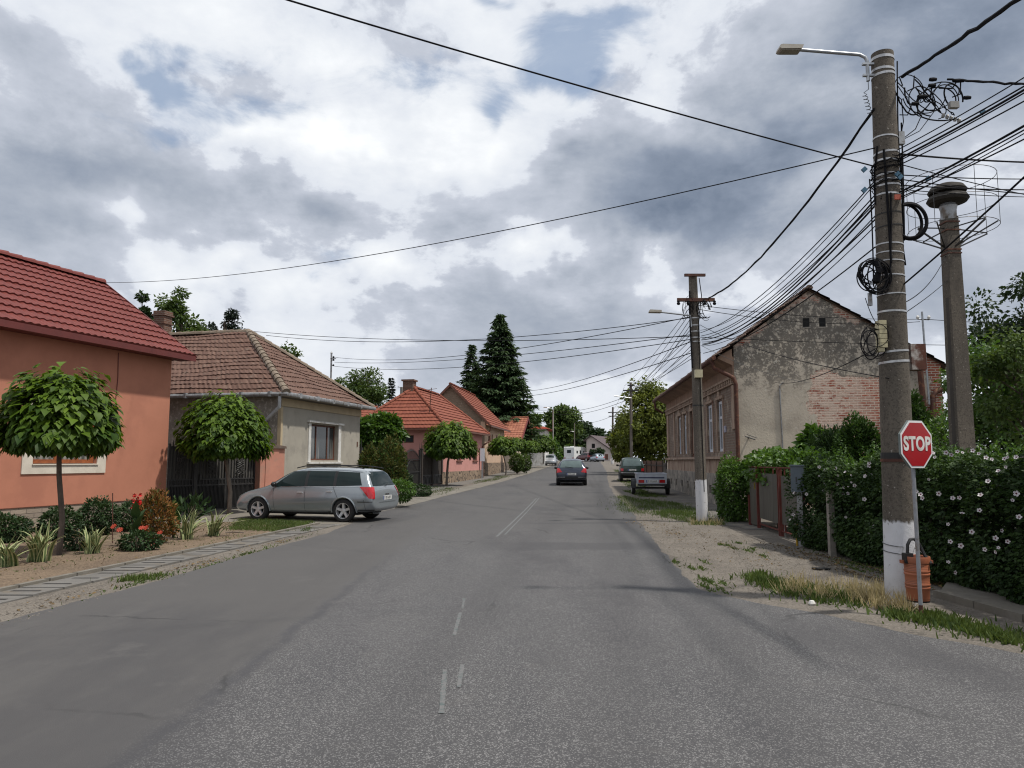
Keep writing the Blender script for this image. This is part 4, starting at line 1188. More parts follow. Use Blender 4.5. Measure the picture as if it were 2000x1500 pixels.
def catalpa(u_, base, h_c, rx, up, dn, label, leaf=.23, K=900, lean=(0, 0), dark=False, fork=True):
    """small street tree clipped to a globe: crown of big overlapping heart leaves"""
    t = thing("catalpa_tree", label, "tree", base, random.uniform(0, 6.28) * 0, "clipped globe trees along the pavement")
    b = MB(); lx, ly = lean
    pts = [(0, 0, -.05), (.02, 0, h_c * .3), (lx * .5 - .02, ly * .5, h_c * .65), (lx, ly, h_c - dn * .3)]
    trunk_tube(b, pts, max(.045, rx * .055), max(.035, rx * .04))
    for k in range(7):
        a = k * .9; e = (lx + math.cos(a) * rx * .55, ly + math.sin(a) * rx * .55, h_c + up * random.uniform(.05, .45))
        b.tube([(lx, ly, h_c - dn * .35), (lx + math.cos(a) * rx * .25, ly + math.sin(a) * rx * .25, h_c), e], [.03, .02, .008], 5)
    b.build("trunk", MT['bark' if rx < .95 else 'barkpale'], t, smooth=True)
    K = int(K * 4.4); leaf = leaf * .62
    th = np.arccos(RNG.uniform(-.75, 1, K)); ph = RNG.uniform(0, 2 * math.pi, K)
    lump = 1 + .075 * np.sin(ph * 3 + rx * 7 + th * 2) + .06 * np.sin(ph * 5 + 1 - th * 3) + .06 * np.sin(ph * 9 + th * 6) + .05 * np.sin(ph * 15 + th * 11)
    rr = RNG.uniform(.80, 1.03, K) * lump
    inner = RNG.random(K) < .16
    rr = np.where(inner, RNG.uniform(.35, .75, K), rr)
    ct, st = np.cos(th), np.sin(th)
    z = np.where(ct > 0, ct * up, ct * dn)
    out = np.column_stack([st * np.cos(ph), st * np.sin(ph), ct * .8])
    P = np.column_stack([lx + st * np.cos(ph) * rx * rr, ly + st * np.sin(ph) * rx * rr, h_c + z * rr])
    dirs = np.column_stack([np.cos(ph) * (.70 + .3 * ct), np.sin(ph) * (.70 + .3 * ct), -.50 - .22 * (1 - ct)]) + RNG.normal(size=(K, 3)) * .26
    nr = out * .8 + np.array([0, 0, 1.05]) + RNG.normal(size=(K, 3)) * .25
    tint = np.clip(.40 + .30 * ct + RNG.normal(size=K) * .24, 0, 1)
    sz = leaf * RNG.uniform(.5, 1.3, K)
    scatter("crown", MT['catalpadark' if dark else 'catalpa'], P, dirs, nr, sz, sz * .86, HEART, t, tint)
    return t


def gp_(u, v): return tuple(G(u, v))


catalpa(0, gp_(115, 1085), 2.06, .93, 1.08, .36, "large globe catalpa nearest the camera in front of the red house window", .24, 1250, (-.13, .02))
catalpa(0, gp_(447, 1004), 2.18, 1.24, 1.33, .62, "globe catalpa in front of the black iron gate by the silver estate car", .25, 1700, (-.22, .05))
catalpa(0, tuple(W(872, 950, 41)), 2.05, 1.36, 1.42, .60, "globe catalpa with leaning trunk in front of the pink house", .26, 1700, (.18, 0))
catalpa(0, tuple(W(988, 927, 57)), 1.95, 1.0, .95, .5, "globe catalpa before the beige house, leftmost of the far row", .28, 800, (-.25, 0))
catalpa(0, tuple(W(1007, 921, 66)), 2.2, .85, .8, .45, "globe catalpa behind the white rose bush, second in the far row", .28, 500, (.1, 0))
catalpa(0, tuple(W(1036, 915, 71)), 1.9, .88, .75, .42, "smallest globe catalpa, on a pale slim trunk in the far row", .28, 500, (0, 0))
catalpa(0, tuple(W(1061, 905, 86)), 2.0, 1.45, 1.25, .85, "globe catalpa next to the oncoming silver car, last in the far row", .32, 800, (0, 0))


def broadleaf(name, label, base, H, rx, zb, K=40, leaves=9000, leaf=.16, m='oak', group=None, ry=None, bark='bark', trunk_r=None, top=1.0, dens=.30):
    ry = ry or rx
    t = thing(name, label, "tree", base, 0, group)
    cz, rz = (H + zb) / 2, (H - zb) / 2
    cs = []
    while len(cs) < K:
        p = RNG.uniform(-1, 1, 3); r = np.linalg.norm(p)
        if r > 1 or r < .35: continue
        cs.append(p)
    cs = np.array(cs)
    C = cs * np.array([rx * .86, ry * .86, rz * .86]) + np.array([0, 0, cz])
    b = MB(); tr = trunk_r or H * .02
    trunk_tube(b, [(0, 0, -.3), (.02 * H, 0, zb * .6), (0, .01 * H, zb + rz * .5), (.01 * H, 0, cz + rz * .5)], tr, tr * .25)
    for i in range(min(K, 22)):
        c = Vector(C[i]); s = Vector((0, 0, max(zb * .7, min(c.z - rz * .35, cz))))
        mid = s.lerp(c, .5) + Vector((0, 0, .04 * H))
        b.tube([s, mid, c], [tr * .38, tr * .2, tr * .06], 5)
    b.build("trunk", MT[bark], t, smooth=True)
    i = RNG.integers(0, K, leaves)
    rc = min(rx, rz) * dens * RNG.uniform(.7, 1.35, K)
    off = unit(leaves) * (RNG.random((leaves, 1)) ** .45) * rc[i][:, None] * np.array([1.15, 1.15, .8])
    P = C[i] + off
    d = off / (np.linalg.norm(off, axis=1, keepdims=True) + 1e-6) + RNG.normal(size=(leaves, 3)) * .5 + np.array([0, 0, -.35])
    nr = off + np.array([0, 0, .6]) * rc[i][:, None] + RNG.normal(size=(leaves, 3)) * .4 * rc[i][:, None]
    ct = RNG.normal(size=K) * .16
    tint = np.clip(.42 + ct[i] + RNG.normal(size=leaves) * .2, 0, 1)
    sz = leaf * RNG.uniform(.6, 1.2, leaves)
    scatter("crown", MT[m], P, d, nr, sz, sz * .62, LEAF, t, tint)
    return t


def conifer(label, base, H, rx, zb=0.8, levels=34, m='fir', leafL=.30, per=9, name="spruce_tree", cards=26, droop=.35, ragged=.25, group=None):
    t = thing(name, label, "tree", base, 0, group)
    b = MB(); trunk_tube(b, [(0, 0, -.3), (0, 0, H * .5), (0, 0, H * .98)], H * .014, .02, 7)
    P, Dn, Nn, T = [], [], [], []
    for l in range(levels):
        f = l / (levels - 1)
        z = zb + (H - zb) * f ** .92
        Rr = rx * (1 - f) ** .80 * (1.0 if f > .06 else .85) + .06
        for k in range(max(5, int(per * (1 - f * .55)))):
            a = random.uniform(0, 6.283)
            L = Rr * random.uniform(1 - ragged * 1.4, 1 + ragged)
            dv = Vector((math.cos(a), math.sin(a), 0))
            tip = Vector((0, 0, z)) + dv * L + Vector((0, 0, -droop * L * .6 + .22 * L * f + .12 * L))
            st = Vector((0, 0, z))
            b.tube([st, st.lerp(tip, .5) + Vector((0, 0, -.06 * L)), tip], [.022, .014, .004], 3, caps=False)
            nn = max(8, int(cards * 2.2 * L / rx) + 4)
            for q in range(nn):
                s = .12 + .88 * (q + random.random()) / nn
                c = st.lerp(tip, s)
                side = random.choice((-1, 1)); sd = Vector((-dv.y, dv.x, 0)) * side
                c = c + sd * random.uniform(0, .2 * L * (1.1 - s)) + Vector((0, 0, random.uniform(-.12, .02)))
                P.append(c); Dn.append(dv * .8 + sd * random.uniform(.1, .9) + Vector((0, 0, random.uniform(-.75, .15)))); Nn.append(Vector((0, 0, 1)) + dv * .4 + Vector((random.gauss(0, .3), random.gauss(0, .3), 0)))
                T.append(min(1, max(0, .25 + .5 * s + random.gauss(0, .2))))
    b.build("trunk", MT['bark'], t)
    K = len(P)
    scatter("crown", MT[m], P, Dn, Nn, leafL * RNG.uniform(.6, 1.25, K), leafL * .42, LEAF, t, np.array(T))
    return t


def bush(name, label, base, rx, ry, h, leaves, leaf, m, z0=.05, upright=0.0, group=None, cat="shrub", aspect=.55, lumps=10, taper=0.0, template=LEAF, stems=8, m2=None, frac2=0.0, rot=0.0, blooms=0):
    """shrub: stems and foliage thick with small leaves"""
    t = thing(name, label, cat, base, rot, group)
    b = MB()
    for k in range(stems):
        a = random.uniform(0, 6.28); q = random.uniform(.1, .55)
        b.tube([(0.12 * rx * math.cos(a), .12 * ry * math.sin(a), -.03), (rx * q * .6 * math.cos(a), ry * q * .6 * math.sin(a), h * .45), (rx * q * math.cos(a), ry * q * math.sin(a), h * .8)], [.018, .012, .004], 5)
    b.build("stems", MT['bark'], t)
    leaves = int(leaves * 1.7)
    def cloud(K):
        u = unit(K); r = RNG.random(K) ** .33
        r = np.where(RNG.random(K) < .7, RNG.uniform(.82, 1.05, K), r)
        lo = u[:, :]
        az = np.arctan2(u[:, 1], u[:, 0])
        l = 1 + .11 * np.sin(az * 3 + rx * 17 + h) + .09 * np.sin(az * 7 + u[:, 2] * 5 + h * 9) + .08 * np.sin(u[:, 2] * 9 + az * 2 + h * 5)
        zz = (u[:, 2] * r * l * .5 + .5)
        tp = 1 - taper * np.clip(zz, 0, 1)
        P = np.column_stack([u[:, 0] * r * l * rx * tp, u[:, 1] * r * l * ry * tp, z0 + zz * (h - z0)])
        d = u * (1 - upright) + np.array([0, 0, 1.4]) * upright + RNG.normal(size=(K, 3)) * .45
        if upright < .3: d = d + np.array([0, 0, -.25])
        nr = u + np.array([0, 0, .5]) + RNG.normal(size=(K, 3)) * .45
        tint = np.clip(.45 + .12 * u[:, 2] + RNG.normal(size=K) * .24, 0, 1)
        return P, d, nr, tint, leaf * RNG.uniform(.6, 1.2, K)
    K2 = int(leaves * frac2)
    P, d, nr, tint, sz = cloud(leaves - K2)
    scatter("foliage", MT[m], P, d, nr, sz, sz * aspect, template, t, tint)
    if blooms:
        P, d, nr, tint, sz = cloud(blooms)
        for c_ in P * np.array([1.06, 1.06, 1.02]):
            scatter("bloom", MT['rosepetal'], c_ + RNG.normal(size=(8, 3)) * .012, unit(8), unit(8), .11, .09, LEAF, t)
    if K2:
        P, d, nr, tint, sz = cloud(K2)
        scatter("scorched_foliage", MT[m2], P * np.array([1.03, 1.03, 1.0]), d, nr, sz, sz * aspect, template, t, tint)
    return t


# background trees, left
def at_tree(u, vb, d): return tuple(W(u, vb, d))


def tree_at(u, vtop, hw, d, vbase=905, **kw):
    base = W(u, vbase, d); base.z = zg(d)
    top = W(u, vtop, d)
    return base, top.z - base.z, hw * d / FPX


BT = "trees rising behind the rooftops"
for (u, vt, hw, d, m, lab, K, nl) in (
        (338, 596, 52, 58, 'oak', "leafy tree just right of the brick chimney behind the roofs", 34, 4200),
        (262, 592, 26, 56, 'deepgreen', "dark tree left of the brick chimney behind the red roof", 16, 1800),
        (424, 614, 42, 70, 'farfir', "dark flat topped pine behind the grey house ridge", 20, 2600),
        (712, 732, 42, 80, 'oak', "round green tree above the grey house's right eave", 34, 3800),
        (560, 690, 26, 60, 'oak', "sparse treetop showing above the grey house's right hip", 12, 600),
        (660, 745, 22, 66, 'oak', "small tree beside the roof mast behind the grey house", 12, 700)):
    base, H, rx = tree_at(u, vt, hw, d)
    broadleaf("pine_tree" if 'pine' in lab else "broadleaf_tree", lab, base, H * 1.13, rx * 1.1, H * .42, int(K * 1.4), int(nl * 1.8), .32, m, BT)
base, H, rx = tree_at(762, 739, 17, 88); conifer("little dark fir between the round green tree and the orange roof", base, H, rx, .5, 30, 'farfir', .45, 9, "fir_tree", 12)
base, H, rx = tree_at(976, 616, 80, 82); conifer("tall dense spruce towering behind the beige gabled house", base, H, rx, 1.5, 62, 'fir', .62, 15, "spruce_tree", 30, .26, .20)
base, H, rx = tree_at(921, 674, 44, 86); conifer("slimmer spruce just left of the tall dense spruce", base, H, rx, 1.5, 44, 'fir', .55, 11, "spruce_tree", 18, .28, .26)
# far end of the street
FT = "trees at the far end of the street"
for (u, vt, hw, d, m, lab, zb, K, nl, lf) in (
        (1094, 787, 42, 165, 'oak', "tall feathery tree above the white motorhome", .25, 44, 4200, .75),
        (1048, 806, 26, 150, 'oak', "tree behind the little red roofed white house", .3, 22, 1800, .7),
        (1146, 822, 34, 200, 'deepgreen', "dark green tree behind the plum roofed white house, left one", .1, 26, 2400, .9),
        (1182, 838, 40, 205, 'deepgreen', "dark green tree behind the plum roofed white house, right one", .1, 26, 2400, .9),
        (1120, 832, 34, 185, 'deepgreen', "dark tree between the feathery tree and the plum roof", .1, 22, 2000, .85),
        (1072, 850, 24, 112, 'vine', "bright green bushy tree left of the motorhome", .05, 18, 1700, .5),
        (1100, 862, 26, 158, 'oak', "low green thicket just behind the motorhome", .0, 16, 1500, .6),
        (1126, 868, 22, 162, 'oak', "low green thicket right behind the motorhome, beside the white house", .0, 14, 1200, .6)):
    base, H, rx = tree_at(u, vt, hw, d)
    broadleaf("broadleaf_tree", lab, base, H, rx, H * zb * .6, int(K * 1.3), int(nl * 1.7), lf, m, FT)
for u, d, lab in ((1166, 132, "small dark globe tree in front of the white gable"), (1207, 128, "small dark globe tree under the plum roof eave beside the pole")):
    broadleaf("globe_tree", lab, tuple(W(u, 899, d)), 2.3, 1.5 if u < 1180 else 1.2, .9, 14, 900, .35, 'deepgreen')
# right of the street
base, H, rx = tree_at(1272, 738, 62, 60); broadleaf("walnut_tree", "large yellow green walnut tree behind the old brick house", base, H, rx, H * .04, 84, 15000, .30, 'walnut', None, trunk_r=.16)
base, H, rx = tree_at(1215, 800, 30, 66); broadleaf("walnut_tree", "smaller loose walnut tree hanging over the far wooden pole", base, H, rx, H * .08, 34, 4200, .30, 'walnut', None, trunk_r=.1)
broadleaf("walnut_tree", "big dark tree at the right edge behind the siren post", tuple(W(2015, 900, 23)), 6.0, 2.2, .3, 66, 15000, .17, 'deepgreen', None, trunk_r=.14)
broadleaf("fruit_tree", "yellow green young tree low at the right edge behind the hedge", tuple(W(1950, 900, 16.5)), 3.0, 1.15, .1, 34, 7000, .11, 'vine', None, trunk_r=.05)
broadleaf("fruit_tree", "dark bushy tree between the siren post and the right edge", tuple(W(2005, 900, 14)), 2.7, .9, .2, 24, 4200, .10, 'oak', None, trunk_r=.05)

bush("shrub", "broad leafy green shrub filling the gap right of the siren post", tuple(W(1925, 1000, 18.5)), 1.3, .9, 2.7, 4200, .12, 'oak', .05, 0, aspect=.6)
bush("shrub", "broad leafy dark shrub low at the right edge behind the hedge", tuple(W(2030, 1000, 17)), 1.3, .9, 2.5, 4200, .12, 'deepgreen', .05, 0, aspect=.6)
bush("shrub", "green shrub between the pointed thuja and the siren post", tuple(W(1850, 1010, 14)), .55, .5, 1.85, 1800, .08, 'vine', .05, 0, aspect=.6)
# shrubs behind the right-hand gate and hedge
bush("thuja_shrub", "dense rounded green thuja left of the big pole against the brick wall", tuple(W(1683, 1010, 16.5)), .50, .5, 2.12, 5200, .10, 'thuja', .3, .25, aspect=.5, taper=.12)
bush("thuja_shrub", "pointed green thuja behind the stop sign", tuple(W(1795, 1010, 15.5)), .50, .5, 2.45, 5200, .10, 'thuja', .3, .4, aspect=.45, taper=.45)
bush("oleander_shrub", "dark long leaved shrub in front of the exposed brick patch", tuple(W(1635, 1010, 17.5)), .55, .5, 1.95, 2600, .17, 'shrub', .3, .25, aspect=.22)
bush("fig_shrub", "dark big leaved climber on the gable left of the long leaved shrub", tuple(W(1598, 1010, 18.8)), .40, .4, 2.18, 700, .19, 'vine', .9, 0, aspect=.8, template=HEART)
bush("vine_shrub", "bright green creeper covering the wall left of the red framed gate", tuple(W(1432, 1026, 20)), .40, .70, 1.72, 4800, .075, 'vine', .0, 0, aspect=.75)
bush("vine_shrub", "mass of vine leaves rising behind the red framed gate", (6.46, 18.0, 0), .50, 2.9, 1.80, 6500, .12, 'vine', .7, 0, aspect=.85)

# ------------------------------------------------------------------ hibiscus hedge
hed = thing("hibiscus_hedge", "long dark green hibiscus hedge dotted with white blooms", "hedge", (5.9, 10, 0))
K = 74000
yy = RNG.uniform(-4.6, 4.45, K)
# cross section: rounded block 0.9 m deep
an_ = RNG.uniform(0, 2 * math.pi, K)
rr = np.where(RNG.random(K) < .62, RNG.uniform(.86, 1.06, K), RNG.random(K) ** .5)
def hedge_top(y): return 1.66 - .035 * np.clip(y, 0, 5) + .07 * np.sin(y * 2.1) + .05 * np.sin(y * 5.3 + 1)
lum = 1 + .10 * np.sin(yy * 3.1 + an_ * 2) + .09 * np.sin(yy * 6.7 + an_ * 3 + 2)
sx = np.sign(np.cos(an_)) * np.abs(np.cos(an_)) ** .55; sz_ = np.sign(np.sin(an_)) * np.abs(np.sin(an_)) ** .55
cx = -.05 - .035 * (yy - 0) * 0.4
tp = hedge_top(yy); zlo = .06
P = np.column_stack([cx + sx * .46 * rr * lum, yy, (tp + zlo) / 2 + sz_ * (tp - zlo) / 2 * rr * (1 + (lum - 1) * .5)])
d = np.column_stack([sx, RNG.normal(size=K) * .7, sz_ * .5 - .25]) + RNG.normal(size=(K, 3)) * .45
nr = np.column_stack([sx * .9, RNG.normal(size=K) * .5, sz_ * .5 + .7]) + RNG.normal(size=(K, 3)) * .35
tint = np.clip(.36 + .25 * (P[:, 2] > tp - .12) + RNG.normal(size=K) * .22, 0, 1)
s_ = .064 * RNG.uniform(.6, 1.25, K)
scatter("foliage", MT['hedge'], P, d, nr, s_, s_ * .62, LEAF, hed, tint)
b = MB()
for k in range(90):
    y = random.uniform(-4.5, 4.2); x = random.uniform(-.22, .22)
    b.tube([(x, y, -.03), (x + random.uniform(-.1, .1), y + random.uniform(-.12, .12), .7), (x + random.uniform(-.25, .25), y + random.uniform(-.3, .3), 1.5)], [.016, .011, .004], 5)
b.build("stems", MT['bark'], hed)
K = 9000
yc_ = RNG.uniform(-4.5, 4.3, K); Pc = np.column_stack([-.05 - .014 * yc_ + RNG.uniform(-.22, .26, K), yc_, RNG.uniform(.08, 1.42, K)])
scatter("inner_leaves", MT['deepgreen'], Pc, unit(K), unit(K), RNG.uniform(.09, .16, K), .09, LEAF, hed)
Ps, Ds = [], []
for k in range(150):
    y = random.uniform(-4.5, 4.3); x = random.uniform(-.5, .25); base_ = Vector((x, y, float(hedge_top(np.array(y))) - random.uniform(.0, .12))); dv = Vector((random.gauss(0, .35), random.gauss(0, .35), 1)).normalized(); L_ = random.uniform(.10, .34)
    for q in range(13):
        Ps.append(base_ + dv * (L_ * q / 12)); Ds.append(dv * .5 + Vector((random.gauss(0, .7), random.gauss(0, .7), random.gauss(.1, .3))))
scatter("young_shoots", MT['vine'], Ps, Ds, unit(len(Ps)) + np.array([0, 0, .8]), RNG.uniform(.035, .075, len(Ps)), .032, LEAF, hed)
fb = MB(); petals = 5
for k in range(petals):
    a = k * 2 * math.pi / petals
    ca, sa = math.cos(a), math.sin(a)
    def pt(r, w, z): return (r * ca - w * sa, r * sa + w * ca, z)
    fb.add([pt(.004, 0, 0), pt(.022, .018, .012), pt(.043, .016, .012), pt(.048, 0, .016), pt(.043, -.016, .012), pt(.022, -.018, .012)], [(0, 1, 2, 3), (0, 3, 4, 5)], 0)
fb.lathe([(.0, .016), (.012, .012), (.014, .004), (.0, .002)], 7, (0, 0, 0), 1)
first = fb.build("flower", [MT['petal'], MT['maroon']], hed, fix=False)
spots = []
for (u, v) in ((1600, 930), (1612, 945), (1622, 925), (1634, 915), (1642, 928), (1655, 922), (1668, 928), (1640, 945), (1652, 952), (1662, 950), (1670, 942), (1648, 965), (1660, 964), (1676, 948), (1610, 957), (1606, 960), (1622, 985), (1655, 1010), (1705, 928), (1549, 1005), (1551, 963), (1543, 1015), (1706, 1028), (1697, 1043), (1575, 965), (1600, 912), (1615, 918)):
    y = 14.0 - (u - 1545) / 215 * 3.6
    spots.append((W(u, v, y), -1))
for (u, v) in ((1822, 885), (1826, 893), (1858, 888), (1870, 882), (1880, 884), (1926, 894), (1937, 897), (1962, 896), (1968, 893), (1985, 893), (1997, 894), (1964, 912), (1950, 920), (1814, 936), (1798, 966), (1802, 973), (1834, 964), (1861, 973), (1874, 972), (1915, 967), (1977, 977), (1985, 964), (1913, 997), (1879, 1003), (1852, 1024), (1898, 1039), (1956, 1036), (1944, 1051), (1968, 1057), (1856, 1058), (1877, 1066), (1950, 1070), (1945, 1078), (1924, 1073), (1852, 1098), (1865, 1118), (1900, 880), (1912, 886), (1848, 884), (1790, 960), (1990, 1010), (1930, 940)):
    y = 9.4 - (u - 1790) / 215 * 1.6
    spots.append((W(u, v, y), -1))
for (u, v) in ((1698, 905), (1716, 910), (1690, 930), (1688, 975)):
    spots.append((W(u, v, 11.3), -1))
for i, (p, s) in enumerate(spots):
    o = first if i == 0 else first.copy()
    if i: COL.objects.link(o); o.parent = hed
    # bloom sits on the street face of the hedge
    x_face = float(-.05 - .014 * (p.y - 10)) - .46 - random.uniform(.02, .07)
    loc = Vector((min(p.x - 5.9, x_face + .1), p.y - 10, p.z))
    o.location = loc
    q = (Vector((-.75, -.75, .35)) + Vector((random.gauss(0, .35), random.gauss(0, .35), random.gauss(0, .3)))).to_track_quat('Z', 'Y')
    o.rotation_euler = q.to_euler()
    sc = random.uniform(.36, .70); o.scale = (sc, sc, sc)

# ------------------------------------------------------------------ flower bed, left
bush("shrub", "dark green round shrub at the left edge of the photo under the red house", tuple(G(8, 1060)), .42, .4, .50, 1500, .075, 'shrub', .02)
bush("shrub", "green shrub right behind the nearest catalpa trunk", tuple(G(112, 1055)), .34, .36, .62, 1700, .07, 'shrub', .02)
bush("shrub", "tall dark green shrub in the middle of the bed before the stone plinth", tuple(G(188, 1046)), .36, .36, .76, 1900, .07, 'shrub', .02)
bush("shrub", "green shrub left of the scorched thuja behind the red canna", tuple(G(258, 1038)), .34, .34, .66, 1400, .07, 'shrub', .02)
bush("thuja_shrub", "orange brown scorched thuja with a few green tips in the flower bed", tuple(G(302, 1062)), .40, .36, 1.0, 1300, .085, 'olive', .02, .5, aspect=.4, taper=.4, m2='coppery', frac2=.70)
bush("thuja_shrub", "slim green thuja tip growing from the scorched thuja's right side", tuple(G(338, 1052)), .13, .13, .74, 420, .075, 'thuja', .02, .6, aspect=.4, taper=.6)
bush("flowering_plant", "low leafy plant with orange red blooms at the foot of the scorched thuja", tuple(G(270, 1076)), .34, .22, .32, 650, .07, 'shrub', .0)
bush("canna_leaves", "dark broad leaved plant in the shade of the iron gate", tuple(G(372, 1016)), .40, .3, .55, 90, .26, 'shrub', .0, .5, aspect=.35)
bush("shrub", "low dark plant behind the nearest catalpa trunk on the bed's edge", tuple(G(150, 1076)), .20, .18, .30, 220, .09, 'shrub', .0)


def canna(label, base, h, red=True):
    t = thing("canna_lily", label, "flower", base)
    b = MB(); b.tube([(0, 0, -.02), (.01, 0, h * .5), (0, 0, h * .92)], [.014, .012, .008], 6); b.build("stem", MT['shrub'], t)
    K = 7
    a = np.arange(K) * 1.9
    P = np.column_stack([np.zeros(K), np.zeros(K), np.linspace(.08, h * .55, K)])
    dd = np.column_stack([np.cos(a) * .6, np.sin(a) * .6, np.ones(K) * .9]); nn = np.column_stack([-np.cos(a), -np.sin(a), np.ones(K)])
    scatter("leaves", MT['shrub'], P, dd, nn, .42, .17, HEART, t, np.full(K, .6))
    K = 34
    a = RNG.uniform(0, 6.28, K); P = np.column_stack([.03 * np.cos(a), .03 * np.sin(a), RNG.uniform(h * .74, h, K)])
    dd = np.column_stack([np.cos(a), np.sin(a), RNG.uniform(-.2, .9, K)])
    scatter("bloom", MT['redpetal'], P, dd, unit(K), .075, .055, LEAF, t)


canna("tall canna lily with a bright red bloom in the flower bed", tuple(G(262, 1068)), .98)


def iris_clump(label, base, h, n=34, fan=0.0):
    h *= 1.12
    t = thing("iris_clump", label, "plant", base, 0, "striped iris clumps in the flower bed")
    b = MB()
    for k in range(n):
        a = random.uniform(0, 6.28); L = h * random.uniform(.55, 1.12); out = random.uniform(.10, .78) * h
        w = random.uniform(.022, .036); bx_, by_ = random.gauss(0, .06), random.gauss(0, .05)
        ca, sa = math.cos(a), math.sin(a)
        if fan: ca, sa = ca + fan, sa
        tx, ty = -math.sin(a), math.cos(a)
        S = 6; rows = []
        for i in range(S + 1):
            f = i / S
            r = out * f ** 1.6; z = L * (f - .28 * f ** 3 * (out / h) * 1.6)
            ww = w * (1 - f ** 3 * .95)
            c = Vector((bx_ + ca * r, by_ + sa * r, z))
            rows.append([c + Vector((tx, ty, 0)) * (q * ww) + Vector((0, 0, .004 * (abs(q) > .9))) for q in (-1, -.45, .45, 1)])
        for r0, r1 in zip(rows, rows[1:]):
            for j in range(3):
                b.add([r0[j], r0[j + 1], r1[j + 1], r1[j]], [(0, 1, 2, 3)], 1 if j == 1 else 0)
    b.build("leaves", [MT['cream_blade'], MT['green_blade']], t, fix=False)


MT['cream_blade'] = M("cream_blade", (.36, .37, .19), (.28, .30, .13), 9, .6)
MT['green_blade'] = M("green_blade", (.10, .15, .05), (.07, .11, .04), 9, .6)
for (u, v, h_, lab, fan, nn) in ((12, 1108, .46, "striped iris clump cut by the left edge of the photo", .2, 30), (76, 1098, .58, "striped iris clump just left of the nearest catalpa trunk", 0, 40), (178, 1082, .48, "striped iris clump leaning right between the catalpa and the canna", .4, 30),
                         (366, 1054, .60, "striped iris clump beside the scorched thuja", .25, 40), (416, 1048, .56, "striped iris clump at the bed's right end by the lawn", .35, 34)):
    iris_clump(lab, tuple(G(u, v)), h_, nn, fan)
b = MB()
fl = thing("red_flower", "orange red daisy like flower low in the bed", "flower", (0, 0, 0), 0, "orange red flowers in the bed")
for k in range(9):
    a = k * .698; ca, sa = math.cos(a), math.sin(a)
    b.add([(0, 0, 0), (.05 * ca - .012 * sa, .05 * sa + .012 * ca, .008), (.06 * ca, .06 * sa, .004), (.05 * ca + .012 * sa, .05 * sa - .012 * ca, .008)], [(0, 1, 2, 3)])
b.build("bloom", MT['orangepetal'], fl, fix=False)
b = MB(); b.tube([(0, 0, 0), (.02, .01, -.25)], .005, 5); b.build("stem", MT['shrub'], fl)
for i, (u, v) in enumerate(((277, 1031), (285, 1031), (312, 1041), (222, 1028), (298, 1066), (234, 1035))):
    o = fl if i == 0 else copy_tree(fl)
    p = G(u, 1072); w_ = W(u, v, p.y); o.location = w_
    o.rotation_euler = (random.uniform(.5, .9), random.uniform(-.3, .3), random.uniform(-.3, .3))
    o["label"] = "orange red daisy like flower low in the bed by the scorched thuja"
for i, (u, v0, v1, lab) in enumerate(((220, 1062, 963, "thin rusty stake standing upright in the flower bed"), (237, 1035, 985, "short pale wooden stake leaning in the flower bed"))):
    p = G(u, v0); q = W(u - (0 if i == 0 else 6), v1, p.y)
    s = thing("garden_stake", lab, "stake", tuple(p)); b = MB(); b.tube([(0, 0, -.05), tuple(q - p)], .009 if i == 0 else .022, 6); b.build("rod", MT['rustpipe'] if i == 0 else MT['barkpale'], s)

# shrubs beyond the estate car
bush("thuja_shrub", "olive brown thuja behind the estate car, right of the two lobes", tuple(W(760, 965, 28)), .62, .6, 1.98, 4200, .12, 'olive', .05, .5, aspect=.42, taper=.2, m2='thuja', frac2=.3)
bush("thuja_shrub", "olive brown thuja next to the grey house corner behind the estate car", tuple(W(722, 965, 29)), .5, .5, 1.8, 3200, .12, 'olive', .05, .5, aspect=.42, taper=.35, m2='thuja', frac2=.3)
bush("rose_bush", "light green leafy plant beside the estate car's rear bumper", tuple(W(778, 978, 25.5)), .55, .5, .68, 1700, .09, 'vine', .0)
bush("shrub", "small grey green bush on the pavement edge right of the estate car", tuple(W(824, 972, 31.5)), .36, .36, .52, 900, .08, 'shrub', .0)
bush("shrub", "low dark bush at the foot of the brown timber gate", tuple(W(784, 955, 36)), .5, .4, .8, 900, .10, 'deepgreen', .0)
bush("grape_vine", "big leaved vine spilling over the black fence before the pink house", tuple(W(742, 925, 38.5)), 1.15, .7, 2.95, 2600, .24, 'vine', 1.1, 0, aspect=.8, template=HEART)
bush("rose_bush", "bush with white roses on the pavement before the beige house", tuple(W(1010, 924, 60)), .55, .5, 1.5, 1100, .16, 'oak', .2, blooms=12)
bush("rose_bush", "bush with white roses just right of its twin on the pavement", tuple(W(1024, 922, 62)), .55, .5, 1.35, 1000, .16, 'oak', .1, blooms=9)
# ------------------------------------------------------------------ gates and fences
MT['sheet'] = M("dark_sheet", (.085, .080, .066), (.062, .058, .048), 1.5, .6, c3=(.045, .042, .036), scale3=2.5, stretch=(4, 4, .4))
MT['backing'] = M("grey_backing", (.085, .08, .072), (.06, .056, .05), 2, .7, stretch=(6, 6, .4))
MT['redpaint'] = M("oxide_red_paint", (.12, .022, .016), (.085, .02, .014), 8, .7, c3=(.085, .035, .02), scale3=12)
MT['boards'] = M("weathered_boards", (.050, .040, .034), (.028, .023, .020), 3, .85, .4, 30, stretch=(9, 9, .5), c3=(.09, .075, .065), scale3=3)


def spiral(b, c, r, turns, sgn, start, th=.011, n=26):
    pts = []
    for i in range(n):
        f = i / (n - 1); a = start + sgn * f * turns * 2 * math.pi; q = r * (1 - .82 * f)
        pts.append((c[0] + q * math.cos(a), c[1], c[2] + q * math.sin(a)))
    b.tube(pts, th, 5)


